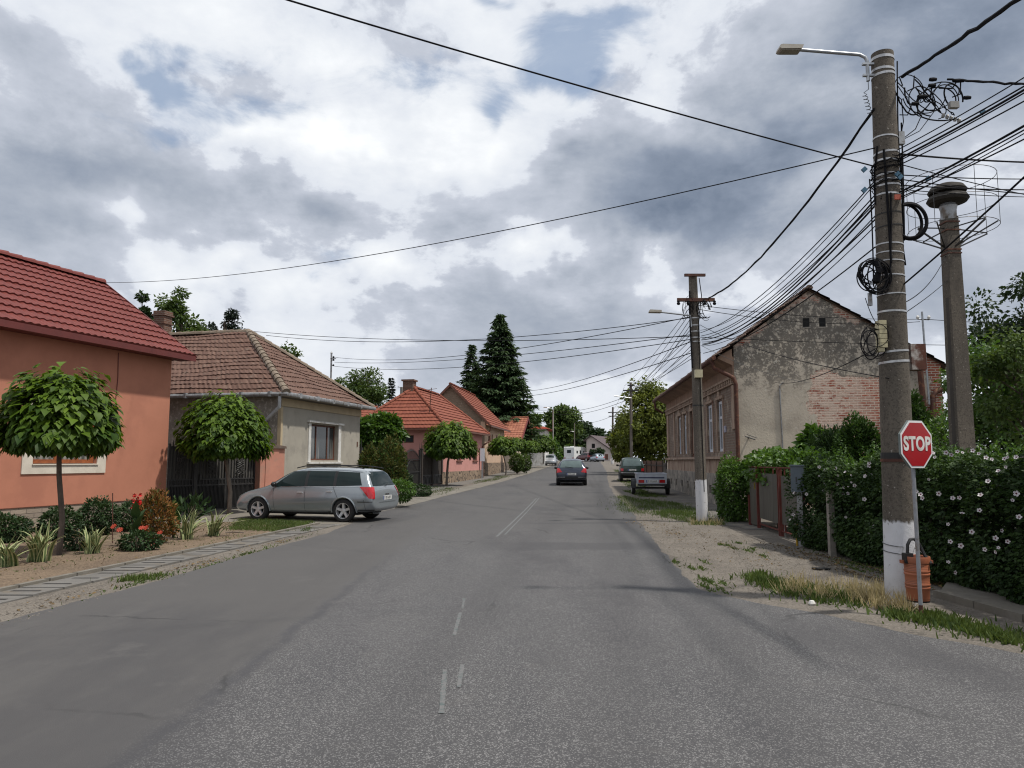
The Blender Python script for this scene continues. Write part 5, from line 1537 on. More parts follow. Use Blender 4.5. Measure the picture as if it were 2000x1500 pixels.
p0, p1 = Vector((-10.38, 22.56, 0)), Vector((-8.66, 25.17, 0))
Lg = (p1 - p0).length
g = thing("iron_gate", "black wrought iron gate with scrollwork between the red house and the peach pier", "gate", tuple(p0), math.atan2((p1 - p0).y, (p1 - p0).x))
b = MB()
leafs = [(.02, .82), (.96, 1.98), (2.0, Lg - .03)]
for a, c in leafs: b.box(a, c, .03, .04, .85, 2.0)
b.build("upper_backing", MT['backing'], g)
b = MB()
for a, c in leafs: b.box(a, c, .028, .04, .08, .84)
b.build("lower_panel", M("black_panel", (.013, .013, .014), rough=.6), g)
b = MB()
for a, c in leafs:
    for z in (.07, .84, 1.02, 2.02): b.box(a, c, -.02, .026, z - .02, z + .02)
    K = int((c - a) / .048)
    for i in range(K + 1):
        x = a + (c - a) * i / K; b.box(x - .007, x + .007, -.012, .006, .06, .98); b.lathe([(.0, 1.06), (.012, 1.0), (.006, .96)], 5, (x, 0, 0))
    K = int((c - a) / .105)
    for i in range(K + 1):
        x = a + (c - a) * i / K; top = 2.1 + .14 * math.sin(math.pi * i / K); b.box(x - .010, x + .010, -.015, .008, .8, top); b.lathe([(.016, top), (.0, top + .09)], 5, (x, 0, 0))
    for x in (a, c): b.box(x - .022, x + .022, -.026, .03, 0, 2.12)
b.build("bars", MT['iron'], g)
for x0 in (.40, 1.46, 2.55):
    b = MB()
    for sg in (-1, 1):
        spiral(b, (x0 + sg * .10, -.03, 1.26), .115, 1.5, sg, math.pi / 2, .014); spiral(b, (x0 + sg * .085, -.03, 1.62), .10, 1.4, -sg, -math.pi / 2, .013); spiral(b, (x0 + sg * .07, -.03, 1.88), .07, 1.3, sg, math.pi / 2, .012)
        for k in range(4): b.tube([(x0 + sg * .14, -.028, 1.36 + k * .07), (x0 - sg * .14, -.028, 1.50 + k * .07)], .008, 4)
    b.build("scrollwork", M("dulled_iron", (.055, .053, .05), (.035, .034, .033), 8, .55), g)
b = MB(); b.box(.84, .94, -.05, .05, -.05, 2.2); b.lathe([(.0, 2.36), (.06, 2.28), (.05, 2.2)], 8, (.89, 0, 0)); b.build("post", MT['iron'], g)
b = MB(); b.box(1.03, 1.12, -.06, -.02, 1.0, 1.18); b.build("lock_box", MT['iron'], g)

# fence and timber gate before the pink house
p0, p1 = Vector((-6.6, 32.6, zg(33))), Vector((-4.10, 42.9, zg(42)))
Lg = (p1 - p0).length; ang = math.atan2((p1 - p0).y, (p1 - p0).x)
g = thing("iron_fence", "black wrought iron fence with arched tops beside the grey house", "fence", tuple(p0), ang)
b = MB()
for k in range(3):
    a, c = .05 + k * 2.4, 2.35 + k * 2.4
    for z in (.12, .9, 1.55): b.box(a, c, -.02, .02, z - .02, z + .02)
    K = 20
    for i in range(K + 1):
        x = a + (c - a) * i / K; top = 1.62 + .42 * math.sin(math.pi * i / K) ** .8; b.box(x - .011, x + .011, -.012, .012, .08, top); b.lathe([(.018, top), (.0, top + .10)], 5, (x, 0, 0))
    b.tube([(a + (c - a) * i / 16, 0, 1.58 + .42 * math.sin(math.pi * i / 16) ** .8) for i in range(17)], .022, 5)
    b.tube([(a + .4 + (c - a - .8) * i / 16, 0, 1.0 + .5 * math.sin(math.pi * i / 16)) for i in range(17)], .02, 5)
b.build("bars", MT['iron'], g)
b = MB()
for k in range(3): b.box(.05 + k * 2.4, 2.35 + k * 2.4, .03, .045, .12, 1.5)
b.build("backing", MT['sheet'], g)
for k in range(4):
    b = MB(); x = k * 2.4; b.box(x - .05, x + .05, -.05, .05, -.1, 2.05); b.tube([(x, 0, 2.05), (x, 0, 2.45)], [.02, .004], 5); b.build("post", MT['iron'], g)
d_ = (p1 - p0).normalized()
g = thing("timber_gate", "dark weathered board gate framed in iron against the pink house", "gate", tuple(p0 + d_ * 7.4), ang)
b = MB()
for i in range(20):
    x = .18 + i * .155; b.box(x, x + .145, -.012 + random.uniform(-.006, .006), .02, .62, 1.75 + .04 * math.sin(i * 2.1))
b.build("boards", MT['boards'], g)
b = MB()
for z in (.12, .58, 1.66): b.box(.1, 3.3, -.035, -.013, z, z + .05)
for i in range(5): b.tube([(.5 + i * .6 + .25 * math.cos(math.pi * k / 12), -.03, .14 + .42 * math.sin(math.pi * k / 12)) for k in range(13)], .016, 5)
b.box(.1, 3.3, .0, .02, .1, .58); b.build("iron_frame", MT['iron'], g)
for x in (.06, 1.72, 3.34):
    b = MB(); b.box(x - .07, x + .07, -.07, .07, -.1, 2.0); b.box(x - .09, x + .09, -.09, .09, 2.0, 2.05); b.build("post", MT['boards'], g)
    b = MB(); b.tube([(x, 0, 2.05), (x, 0, 2.4)], [.02, .004], 5); b.build("finial", MT['iron'], g)

# red framed gate on the right
p0, p1 = Vector((5.62, 14.4, 0)), Vector((5.97, 18.85, 0))
g = thing("sheet_gate", "dark sheet metal gate in a rusty red frame left of the hibiscus hedge", "gate", tuple(p0), math.atan2((p1 - p0).y, (p1 - p0).x))
b = MB()
for a, c, zb_, zt in ((.12, 1.58, .26, 1.28), (1.72, 3.46, .25, 1.31), (3.64, 4.40, .05, 1.42)): b.box(a, c, -.012, .006, zb_, zt)
b.build("sheet_panel", MT['sheet'], g)
b = MB()
for x, w_, z_ in ((1.64, .022, 1.46), (1.74, .012, 1.40), (3.56, .028, 1.47), (4.42, .03, .75), (.10, .02, 1.3)): b.box(x - w_, x + w_, -.03, .045, .0, z_)
b.box(.1, 4.4, -.016, .016, 1.44, 1.465); b.box(.1, 3.5, -.016, .016, .10, .125)
for x in (.45, .9, 1.3, 1.9, 2.2, 2.9, 3.2): b.box(x - .010, x + .010, -.012, .012, 1.30, 1.44)
for x in (.9, 1.38, 1.9): b.box(x - .014, x + .014, -.012, .012, .11, .27)
b.build("frame", MT['redpaint'], g)
b = MB(); b.tube([(1.42, .0, -.1), (1.42, 0, .3)], .014, 6); b.build("drop_bolt", MT['zinc'], g)
b = MB(); b.box(3.66, 3.69, .045, .07, .92, 1.08); b.build("latch", M("brass_latch", (.35, .26, .05), rough=.4, metal=.5), g)
t = thing("gas_riser", "yellow gas riser pipe at the near end of the red framed gate", "pipe", tuple(W(1557, 1062, 14.3).xy) + (0,))
b = MB(); b.tube([(0, 0, -.1), (0, 0, .38), (.03, -.03, .41), (.16, -.12, .42)], .022, 8); b.build("pipe", M("yellow_paint", (.45, .27, .02), (.34, .2, .015), 10, .5), t, smooth=True)
t = thing("meter_box", "blue grey meter box on a post at the corner of the hedge", "cabinet", tuple(W(1566, 1058, 14.1).xy) + (0,), R(-35))
b = MB(); b.box(-.13, .13, -.10, .10, 1.02, 1.50); b.box(-.15, .15, -.13, .12, 1.50, 1.525); b.build("box", M("blue_grey_paint", (.105, .132, .155), (.085, .108, .13), 5, .6), t)
b = MB(); b.box(-.04, -.02, -.108, -.1, 1.2, 1.3); b.build("lock", MT['iron'], t)
b = MB(); b.box(-.05, .05, -.04, .04, -.1, 1.02); b.build("post", MT['zinc'], t)
t = thing("fence_post", "grey concrete fence post swallowed by the hibiscus hedge", "post", tuple(G(1626, 1088)))
b = MB(); b.prism([(-.05, -.1), (.05, -.1), (.045, 1.1), (-.045, 1.1)], -.05, .05); b.build("shaft", MT['plinthgrey'], t)

p0, p1 = Vector((8.40, 40.4, zg(41))), Vector((10.6, 61, zg(58)))
Lg = (p1 - p0).length
g = thing("board_fence", "brown board fence with grey posts behind the dark green off roader", "fence", tuple(p0), math.atan2((p1 - p0).y, (p1 - p0).x))
b = MB(); x = 2.2
while x < Lg - .2:
    b.box(x, x + .13, -.012, .012, .08, 1.35 + random.uniform(-.05, .05)); x += .155
b.build("boards", M("red_brown_boards", (.12, .062, .042), (.08, .045, .033), 3, .85, .3, 30, stretch=(9, 9, .5)), g)
b = MB(); b.box(.15, 2.05, -.01, .01, .1, 1.25); b.build("wire_panel", MT['backing'], g)
b = MB(); b.box(.1, Lg, .014, .05, .35, .42); b.box(.1, Lg, .014, .05, 1.05, 1.12); b.build("rails", MT['boards'], g)
for x in (.06, 2.1, 6.3, 10.5, 14.7, 18.9):
    b = MB(); b.tube([(x, .04, -.1), (x, .04, 1.38)], .04, 8); b.build("post", MT['boards'], g)
t = thing("gate_leaf", "slate blue metal gate leaf standing by the far pole", "gate", tuple(W(1221, 908, 75).xy) + (zg(75),))
b = MB(); b.box(-.45, .45, -.03, .03, .05, 1.75); b.build("panel", M("slate_paint", (.075, .09, .12), (.06, .07, .095), 3, .5), t)
b = MB(); b.box(-.5, -.44, -.05, .05, -.1, 1.85); b.box(.44, .5, -.05, .05, -.1, 1.85); b.build("post", MT['iron'], t)

# ------------------------------------------------------------------ vehicles
MT['tyre'] = M("tyre_rubber", (.016, .016, .017), (.024, .023, .022), 12, .8, .2, 60)
MT['alloy'] = M("alloy", (.58, .58, .58), (.48, .48, .49), 10, .32, metal=.45)
MT['archblack'] = M("wheel_arch", (.008, .008, .009), rough=.9)
MT['carglass'] = glass_mat("car_glass", (.006, .011, .011), .02, .22)
MT['hatchglass'] = glass_mat("greenish_car_glass", (.055, .075, .075), .06)
MT['trim'] = M("black_trim", (.014, .014, .015), rough=.5)
MT['chrome'] = M("chrome_strip", (.55, .55, .55), rough=.2, metal=1.0)
MT['seam'] = M("panel_gap", (.01, .01, .01), rough=.8)
MT['redlens'] = M("red_lens", (.42, .012, .016), (.30, .008, .012), 18, .12, coat=.6)
MT['whitelens'] = M("clear_lens", (.55, .52, .52), (.42, .40, .40), 22, .12, coat=.5)
MT['plate'] = M("plate_white", (.62, .62, .60), rough=.4)
MT['plateblue'] = M("plate_blue", (.02, .05, .25), rough=.4)
MT['paint_silver'] = paint_mat("warm_silver_paint", (.255, .285, .305), .40, .22, 1.0)
MT['paint_dark'] = paint_mat("slate_paint_metallic", (.040, .048, .068), .5, .26)
MT['paint_green'] = paint_mat("bottle_green_paint", (.008, .022, .016), .0, .25)
MT['paint_grey'] = paint_mat("light_silver_paint", (.36, .38, .40), .5, .32)
MT['paint_red'] = paint_mat("wine_red_paint", (.085, .012, .014), .2, .3)
MT['paint_blue'] = paint_mat("pale_blue_paint", (.30, .36, .42), .4, .32)


def shell(stations, wheels, wr, lvl=2):
    """smooth body grown from cross sections; wheel housings cut out"""
    rings = []
    for (x, zb, w, zbelt, wb, zt, wt) in stations:
        zm = zb + (zbelt - zb) * .55
        h = [(0, zb), (w * .72, zb), (w * .95, zb + .06), (w, zm), (wb + .004, zbelt), ((wb + wt) / 2 + .012, (zbelt + zt) / 2), (wt, zt - min(.06, (zt - zbelt) * .35)), (wt * .78, zt - .008), (0, zt + .012)]
        rings.append([(x, y, z) for y, z in h] + [(x, -y, z) for y, z in h[-2:0:-1]])
    n_ = len(rings[0]); vs = [p for r in rings for p in r]; fs = []
    for i in range(len(rings) - 1):
        for k in range(n_):
            k2 = (k + 1) % n_
            fs.append((i * n_ + k, (i + 1) * n_ + k, (i + 1) * n_ + k2, i * n_ + k2))
    H = n_ // 2
    for base in (0, (len(rings) - 1) * n_):
        for k in range(H):
            a, c = k, k + 1; m0, m1 = (n_ - k) % n_, n_ - k - 1
            q = [base + a, base + c, base + m1, base + m0]
            q = [v for i, v in enumerate(q) if v not in q[:i]]
            fs.append(tuple(q))
    b = MB(); b.add(vs, fs)
    o = b.build("tmp_body", [MT['trim'], MT['archblack']])
    sb = o.modifiers.new("s", 'SUBSURF'); sb.levels = lvl; sb.render_levels = lvl
    dg = bpy.context.evaluated_depsgraph_get()
    me = bpy.data.meshes.new_from_object(o.evaluated_get(dg))
    bvh = BVHTree.FromPolygons([v.co.copy() for v in me.vertices], [tuple(p.vertices) for p in me.polygons])
    cut = MB()
    for (x, y, z) in wheels:
        s = 1 if y > 0 else -1
        cut.lathe([(0, y - s * .16), (wr * 1.10, y - s * .16), (wr * 1.12, y + s * .30), (0, y + s * .30)], 36, (x, 0, z), 1, 'y')
    co = cut.build("tmp_cut", [MT['trim'], MT['archblack']])
    bo = o.modifiers.new("b", 'BOOLEAN'); bo.operation = 'DIFFERENCE'; bo.object = co; bo.solver = 'EXACT'
    dg = bpy.context.evaluated_depsgraph_get()
    me2 = bpy.data.meshes.new_from_object(o.evaluated_get(dg))
    for q in (o, co):
        m_ = q.data; bpy.data.objects.remove(q); bpy.data.meshes.remove(m_)
    bpy.data.meshes.remove(me)
    me2.materials.clear()
    me2.polygons.foreach_set("use_smooth", [True] * len(me2.polygons))
    me2.set_sharp_from_angle(angle=R(38))
    return me2, bvh


def panel(b, bvh, axis, side, quad, nu=10, nv=5, off=.006, mi=0, shrink=None):
    """lay a four-cornered panel on the body as seen along an axis"""
    q = [Vector(p) for p in quad]
    P = []
    for j in range(nv + 1):
        for i in range(nu + 1):
            u_, v_ = i / nu, j / nv
            p = q[0].lerp(q[1], u_).lerp(q[3].lerp(q[2], u_), v_)
            if axis == 'y': o, d = Vector((p.x, side * 3, p.y)), Vector((0, -side, 0))
            elif axis == 'x': o, d = Vector((side * 6, p.x, p.y)), Vector((-side, 0, 0))
            elif axis == 'd': o, d = Vector((-.7071, side * .7071, 0)) * 4 + Vector((.7071, side * .7071, 0)) * p.x + Vector((0, 0, p.y)), Vector((.7071, -side * .7071, 0))
            else: o, d = Vector((p.x, p.y, 4)), Vector((0, 0, -1))
            hit, nr, _, _ = bvh.ray_cast(o, d)
            if hit is None:
                hit, nr, _, _ = bvh.find_nearest(Vector((p.x, side * .75, p.y)) if axis == 'y' else o + d * 3.8)
            if nr.dot(d) > 0: nr = -nr
            P.append(hit + nr * off)
    n_ = nu + 1
    b.add(P, [(j * n_ + i, j * n_ + i + 1, (j + 1) * n_ + i + 1, (j + 1) * n_ + i) for j in range(nv) for i in range(nu)], mi)


def wheel_parts(parent, loc, r, w, spokes=5, side=1, name="wheel"):
    wh = bpy.data.objects.new(name, None); COL.objects.link(wh); wh.parent = parent; wh.location = loc
    wh.empty_display_size = .1
    if side < 0: wh.rotation_euler = (0, 0, math.pi)
    b = MB(); h = w / 2
    b.lathe([(r * .62, -h), (r * .90, -h), (r * .98, -h * .75), (r, -h * .4), (r, h * .4), (r * .98, h * .75), (r * .90, h), (r * .66, h * 1.0), (r * .62, h * .8), (r * .62, -h)], 32, axis='y')
    b.build("tyre", MT['tyre'], wh, smooth=True)
    b = MB()
    b.lathe([(r * .67, h * 1.01), (r * .63, h * .97), (r * .61, h * .5), (r * .60, -h * .6), (0, -h * .55)], 32, axis='y')
    if spokes:
        for k in range(spokes):
            a = 2 * math.pi * k / spokes + .3
            ca, sa = math.cos(a), math.sin(a)
            def P(rr, t, y): return (rr * ca - t * sa, y, rr * sa + t * ca)
            b.add([P(r * .10, -r * .11, h * .72), P(r * .10, r * .11, h * .72), P(r * .64, r * .10, h * .90), P(r * .64, -r * .10, h * .90),
                   P(r * .10, -r * .13, h * .2), P(r * .10, r * .13, h * .2), P(r * .64, r * .12, h * .3), P(r * .64, -r * .12, h * .3)],
                  [(0, 1, 2, 3), (0, 4, 5, 1), (1, 5, 6, 2), (2, 6, 7, 3), (3, 7, 4, 0)])
        b.lathe([(r * .2, h * .4), (r * .19, h * .82), (r * .10, h * .86), (0, h * .86)], 16, axis='y')
    else:
        b.lathe([(r * .6, h * .6), (r * .42, h * .9), (r * .2, h * .75), (0, h * .8)], 20, axis='y')
    o = b.build("rim", [MT['alloy']], wh, smooth=True)
    if spokes:
        b = MB(); b.lathe([(r * .60, -h * .1), (0, -h * .1)], 24, axis='y'); b.build("brake_disc", MT['archblack'], wh)
    return wh


def plate(parent, y0, z0, x, w=.52, h=.115, tilt=0.0):
    """registration plate facing -x, with unreadable dark glyph strokes as at this distance"""
    b = MB(); b.box(x - .012, x, y0 - w / 2, y0 + w / 2, z0 - h / 2, z0 + h / 2, 0)
    b.box(x - .0145, x - .012, y0 + w / 2 - .045, y0 + w / 2 - .003, z0 - h / 2 + .003, z0 + h / 2 - .003, 1)
    rr = random.Random(3)
    yy = y0 + w / 2 - .075
    for k in range(7):
        if k in (1, 3): yy -= .022
        b.box(x - .0145, x - .012, yy - .030, yy - .022, z0 - h * .30, z0 + h * .30, 2); b.box(x - .0145, x - .012, yy - .008, yy, z0 - h * .30, z0 + h * (.30 if rr.random() < .6 else .0), 2)
        zz = rr.choice((-.28, .0, .24)) * h; b.box(x - .0145, x - .012, yy - .022, yy - .008, z0 + zz - .007, z0 + zz + .007, 2)
        yy -= .049
    b.build("number_plate", [MT['plate'], MT['plateblue'], MT['trim']], parent)


def car(name, label, S, wheels_x, track, wr, paint, loc, rotz, scale=1.0, lvl=2, win=(), rearglass=None, frontglass=None, tail=(), head=(), seams=(), strips=(), spokes=5, glass='carglass', low=None, mirrors=None, handles=(), wiper=True, z_plate=None, x_plate=None, rails=None, group=None, cat="car", arch=None):
    t = thing(name, label, cat, loc, rotz, group, scale)
    W4 = [(x, s * track, wr) for x in wheels_x for s in (1, -1)]
    me, bvh = shell(S, W4, wr, lvl)
    link_mesh("body", me, [paint, MT['archblack']], t)
    nu = 10 if lvl > 1 else 4
    for q in win:
        for s in (1, -1):
            b = MB(); panel(b, bvh, 'y', s, q, nu, 5, .006); b.build("side_window", MT[glass], t, smooth=True, fix=False)
    if rearglass:
        b = MB(); panel(b, bvh, 'x', -1, rearglass, nu, 6, .007); b.build("rear_window", MT[glass], t, smooth=True, fix=False)
    if frontglass:
        b = MB(); panel(b, bvh, 'z', 1, frontglass, 6, nu, .007); b.build("windscreen", MT['carglass'], t, smooth=True, fix=False)
    for parts in tail:
        for s in (1, -1):
            b = MB()
            for ax, q in parts:
                qq = [(p[0], p[1]) for p in q] if ax in 'yd' else [(p[0] * s, p[1]) for p in q]
                panel(b, bvh, ax, s if ax in 'yd' else -1, qq, 8, 6, .012)
            b.build("tail_light", MT['redlens'], t, smooth=True, fix=True)
    for q in head:
        for s in (1, -1):
            b = MB(); panel(b, bvh, 'x', 1, [(p[0] * s, p[1]) for p in q], 6, 4, .01); b.build("headlight", MT['whitelens'], t, smooth=True, fix=True)
    if seams:
        b = MB()
        for (xa, za, xb, zb_) in seams:
            dx_, dz_ = xb - xa, zb_ - za; l = math.hypot(dx_, dz_); nx, nz = -dz_ / l * .0045, dx_ / l * .0045
            for s in (1, -1): panel(b, bvh, 'y', s, [(xa - nx, za - nz), (xb - nx, zb_ - nz), (xb + nx, zb_ + nz), (xa + nx, za + nz)], 12, 1, .003)
        b.build("panel_gaps", MT['seam'], t, fix=False)
    for (axis, q, mname, pname) in strips:
        b = MB()
        for s in ((1, -1) if axis in 'yd' else ((-1,) if axis == 'x' else (1,))): panel(b, bvh, axis, s, q, 14, 2, .009)
        b.build(pname, MT[mname], t, smooth=True, fix=False)
    for (x, z) in handles:
        for s in (1, -1):
            hit = bvh.ray_cast(Vector((x, s * 3, z)), Vector((0, -s, 0)))[0]
            if hit:
                b = MB(); b.box(x - .085, x + .085, hit.y - .002 * s, hit.y + s * .03, z - .014, z + .016); b.build("door_handle", MT['alloy'], t)
    if mirrors:
        x, y, z = mirrors
        for s in (1, -1):
            b = MB(); b.lathe([(0, -.10), (.055, -.085), (.075, -.02), (.075, .04), (.05, .09), (0, .10)], 10, (x, 0, z), 0, 'y')
            b.v = [(p[0] * 1 if False else (x + (p[0] - x) * .7), p[1] + s * (y + .1), p[2]) for p in b.v]
            b.box(x - .02, x + .03, s * (y - .12), s * (y + .04), z - .06, z - .03); b.build("wing_mirror", MT['trim'], t, smooth=True)
    for (x, y, z) in W4: wheel_parts(t, (x, y, z), wr, .2, spokes, 1 if y > 0 else -1)
    if z_plate: plate(t, 0, z_plate, x_plate)
    if low:
        b = MB(); b.box(low[0], low[1], -low[2], low[2], low[3], low[4]); b.build("underbody", MT['archblack'], t)
    return t, bvh


# silver estate parked across the pavement
S_EST = [(-2.28, .42, .62, .60, .64, .68, .58), (-2.265, .34, .79, .64, .79, .76, .70), (-2.20, .30, .85, .86, .80, .94, .68), (-2.10, .28, .87, .93, .81, 1.15, .65), (-1.985, .26, .88, .95, .825, 1.37, .61), (-1.86, .25, .885, .95, .83, 1.445, .60),
         (-1.2, .23, .89, .95, .84, 1.485, .60), (-.4, .21, .888, .935, .842, 1.505, .60), (.15, .21, .888, .925, .842, 1.49, .605), (.55, .21, .888, .915, .838, 1.36, .63), (.92, .21, .888, .905, .825, 1.13, .67), (1.20, .21, .888, .885, .80, .965, .70),
         (1.6, .21, .885, .82, .775, .885, .66), (1.92, .23, .865, .745, .735, .80, .60), (2.12, .25, .80, .64, .67, .69, .52), (2.20, .30, .68, .52, .57, .56, .46)]
pr_, pf_ = G(672, 1020), G(490, 1013)
fw = Vector((-2.62, .78, 0)).normalized(); sc = .955; pf_ = pr_ + fw * (2.70 * sc); lf = Vector((-fw.y, fw.x, 0))
mid = (pr_ + pf_) / 2 - lf * (.78 * sc) - fw * (-.02 * sc)
est, bv = car("estate_car", "silver grey estate car parked across the pavement with red tail lights", S_EST, (1.33, -1.37), .765, .318, MT['paint_silver'], (mid.x, mid.y, 0.0), math.atan2(fw.y, fw.x), sc, 2,
              win=([(.90, .955), (-.13, .965), (-.11, 1.385), (.36, 1.375)], [(-.22, .967), (-1.03, .975), (-1.00, 1.385), (-.20, 1.39)], [(-1.12, .98), (-1.90, 1.01), (-1.74, 1.35), (-1.09, 1.378)]),
              rearglass=[(-.66, .985), (.66, .985), (.545, 1.375), (-.545, 1.375)], frontglass=[(1.06, -.62), (.42, -.52), (.42, .52), (1.06, .62)],
              tail=((('d', [(-.72, .97), (-1.09, .955), (-1.07, .64), (-.91, .66)]),),),
              head=([(.50, .62), (.68, .62), (.66, .70), (.46, .69)],),
              seams=((.80, .30, .86, .92), (-.17, .24, -.17, .93), (-1.02, .30, -.86, .28), (-1.22, .62, -1.04, .95), (-1.02, .32, -1.10, .50), (-2.03, .33, -1.99, .62)),
              strips=(('y', [(.80, .50), (-.86, .50), (-.86, .545), (.80, .545)], 'paint_silver', 'rub_strip'), ('y', [(.88, .938), (-1.88, .97), (-1.88, .982), (.88, .950)], 'chrome', 'waist_strip'),
                      ('y', [(-.13, .962), (-.22, .962), (-.20, 1.39), (-.11, 1.39)], 'trim', 'door_pillar'), ('y', [(-1.03, .97), (-1.12, .97), (-1.09, 1.38), (-1.0, 1.385)], 'trim', 'door_pillar'),
                      ('y', [(-1.80, .555), (-2.22, .555), (-2.24, .575), (-1.80, .575)], 'trim', 'bumper_strip'), ('x', [(-.5, .54), (.5, .54), (.5, .548), (-.5, .548)], 'seam', 'hatch_gap'), ('d', [(-.70, .335), (-1.10, .335), (-1.11, .355), (-.70, .355)], 'trim', 'bumper_lip'), ('x', [(-.12, .74), (.12, .74), (.12, .765), (-.12, .765)], 'chrome', 'boot_handle')),
              mirrors=(.80, .80, 1.02), handles=((-.02, .80), (-.93, .83)), z_plate=.66, x_plate=-2.27, low=(-1.75, 1.8, .70, .20, .34))
b = MB()
for s in (1, -1):
    b.tube([(.25, s * .60, 1.475), (.0, s * .585, 1.53), (-.6, s * .58, 1.545), (-1.3, s * .58, 1.53), (-1.75, s * .59, 1.48), (-1.85, s * .59, 1.455)], .016, 6)
b.build("roof_rail", MT['trim'], est, smooth=True)
for x in (1.33, -1.37):
    for s in (1, -1):
        b = MB(); pts = []
        for k in range(15):
            a = math.pi * (-.04 + 1.08 * k / 14); xx, zz = x + .375 * math.cos(a), .318 + .375 * math.sin(a)
            hit = bv.ray_cast(Vector((xx, s * 3, max(zz, .3))), Vector((0, -s, 0)))[0]
            pts.append((xx, (hit.y if hit else s * .87) + s * .004, zz))
        b.tube(pts, .022, 6); b.build("wheel_arch", MT['paint_silver'], est, smooth=True)
b = MB(); b.tube([(-2.225, .0, .97), (-2.13, -.30, 1.06)], .010, 5); b.build("rear_wiper", MT['trim'], est)
b = MB(); b.tube([(-1.78, .0, 1.46), (-1.84, 0, 1.53)], [.014, .006], 6); b.build("aerial", MT['trim'], est)
b = MB(); b.tube([(-2.2, .3, .24), (-2.0, .3, .24)], .03, 8); b.build("exhaust", MT['steel'], est)

# dark hatchback driving away
S_HAT = [(-1.98, .40, .66, .58, .68, .64, .62), (-1.97, .33, .80, .62, .81, .74, .72), (-1.92, .29, .85, .84, .81, .93, .68), (-1.80, .26, .865, .91, .815, 1.14, .63), (-1.62, .24, .87, .93, .82, 1.36, .57), (-1.42, .23, .874, .94, .825, 1.44, .56),
         (-.8, .21, .874, .935, .83, 1.475, .57), (-.1, .21, .874, .925, .83, 1.46, .575), (.35, .21, .874, .915, .825, 1.33, .60), (.75, .21, .874, .90, .81, 1.11, .64), (1.05, .21, .872, .88, .79, .96, .67),
         (1.45, .22, .86, .80, .75, .86, .62), (1.78, .24, .82, .70, .68, .75, .53), (1.98, .30, .70, .56, .57, .60, .45)]
HAT = dict(win=([(.72, .95), (-.18, .955), (-.16, 1.36), (.22, 1.345)], [(-.26, .957), (-1.05, .965), (-1.0, 1.355), (-.24, 1.365)], [(-1.12, .97), (-1.55, .99), (-1.38, 1.31), (-1.08, 1.35)]),
           rearglass=[(-.64, .985), (.64, .985), (.50, 1.36), (-.50, 1.36)], frontglass=[(.92, -.58), (.28, -.48), (.28, .48), (.92, .58)],
           seams=((.70, .30, .74, .9), (-.22, .24, -.22, .92)))
tl_hat = ((('x', [(.50, .74), (.80, .70), (.78, .93), (.68, .95)]), ('y', [(-1.55, .90), (-1.84, .95), (-1.93, .70), (-1.86, .70)])),)
p = W(1113.5, 949, 41.0)
hx, hb = car("hatchback_car", "dark grey hatchback driving away up the middle of the road", S_HAT, (1.22, -1.32), .745, .30, MT['paint_dark'], (p.x + .235, p.y + 1.95, zg(42)), R(90 - 4.5), 1.0, 2, tail=tl_hat, glass='hatchglass',
             strips=(('x', [(-.86, .36), (.86, .36), (.86, .50), (-.86, .50)], 'trim', 'lower_bumper'), ('x', [(-.80, .455), (-.36, .455), (-.36, .475), (-.80, .475)], 'chrome', 'bumper_strip'), ('x', [(.36, .455), (.80, .455), (.80, .475), (.36, .475)], 'chrome', 'bumper_strip'), ('x', [(-.42, .69), (.42, .69), (.42, .705), (-.42, .705)], 'trim', 'boot_handle')),
             mirrors=(.62, .80, .95), z_plate=.63, x_plate=-1.985, low=(-1.8, 1.7, .72, .16, .34), **HAT)
b = MB()
for s in (1, -1):
    b.lathe([(0, -.10), (.10, -.06), (.12, .02), (.09, .09), (0, .12)], 10, (0, s * .33, 1.14)); 
b.v = [(-1.80 + q[0] * .15 if False else -1.755 + q[0] * .2 - (q[2] - 1.14) * -.9, q[1], q[2]) for q in b.v]
b.build("headrest", MT['trim'], hx, smooth=True)
b = MB(); b.tube([(-1.955, -.1, .985), (-1.90, .34, 1.03)], .012, 5); b.build("rear_wiper", MT['trim'], hx)

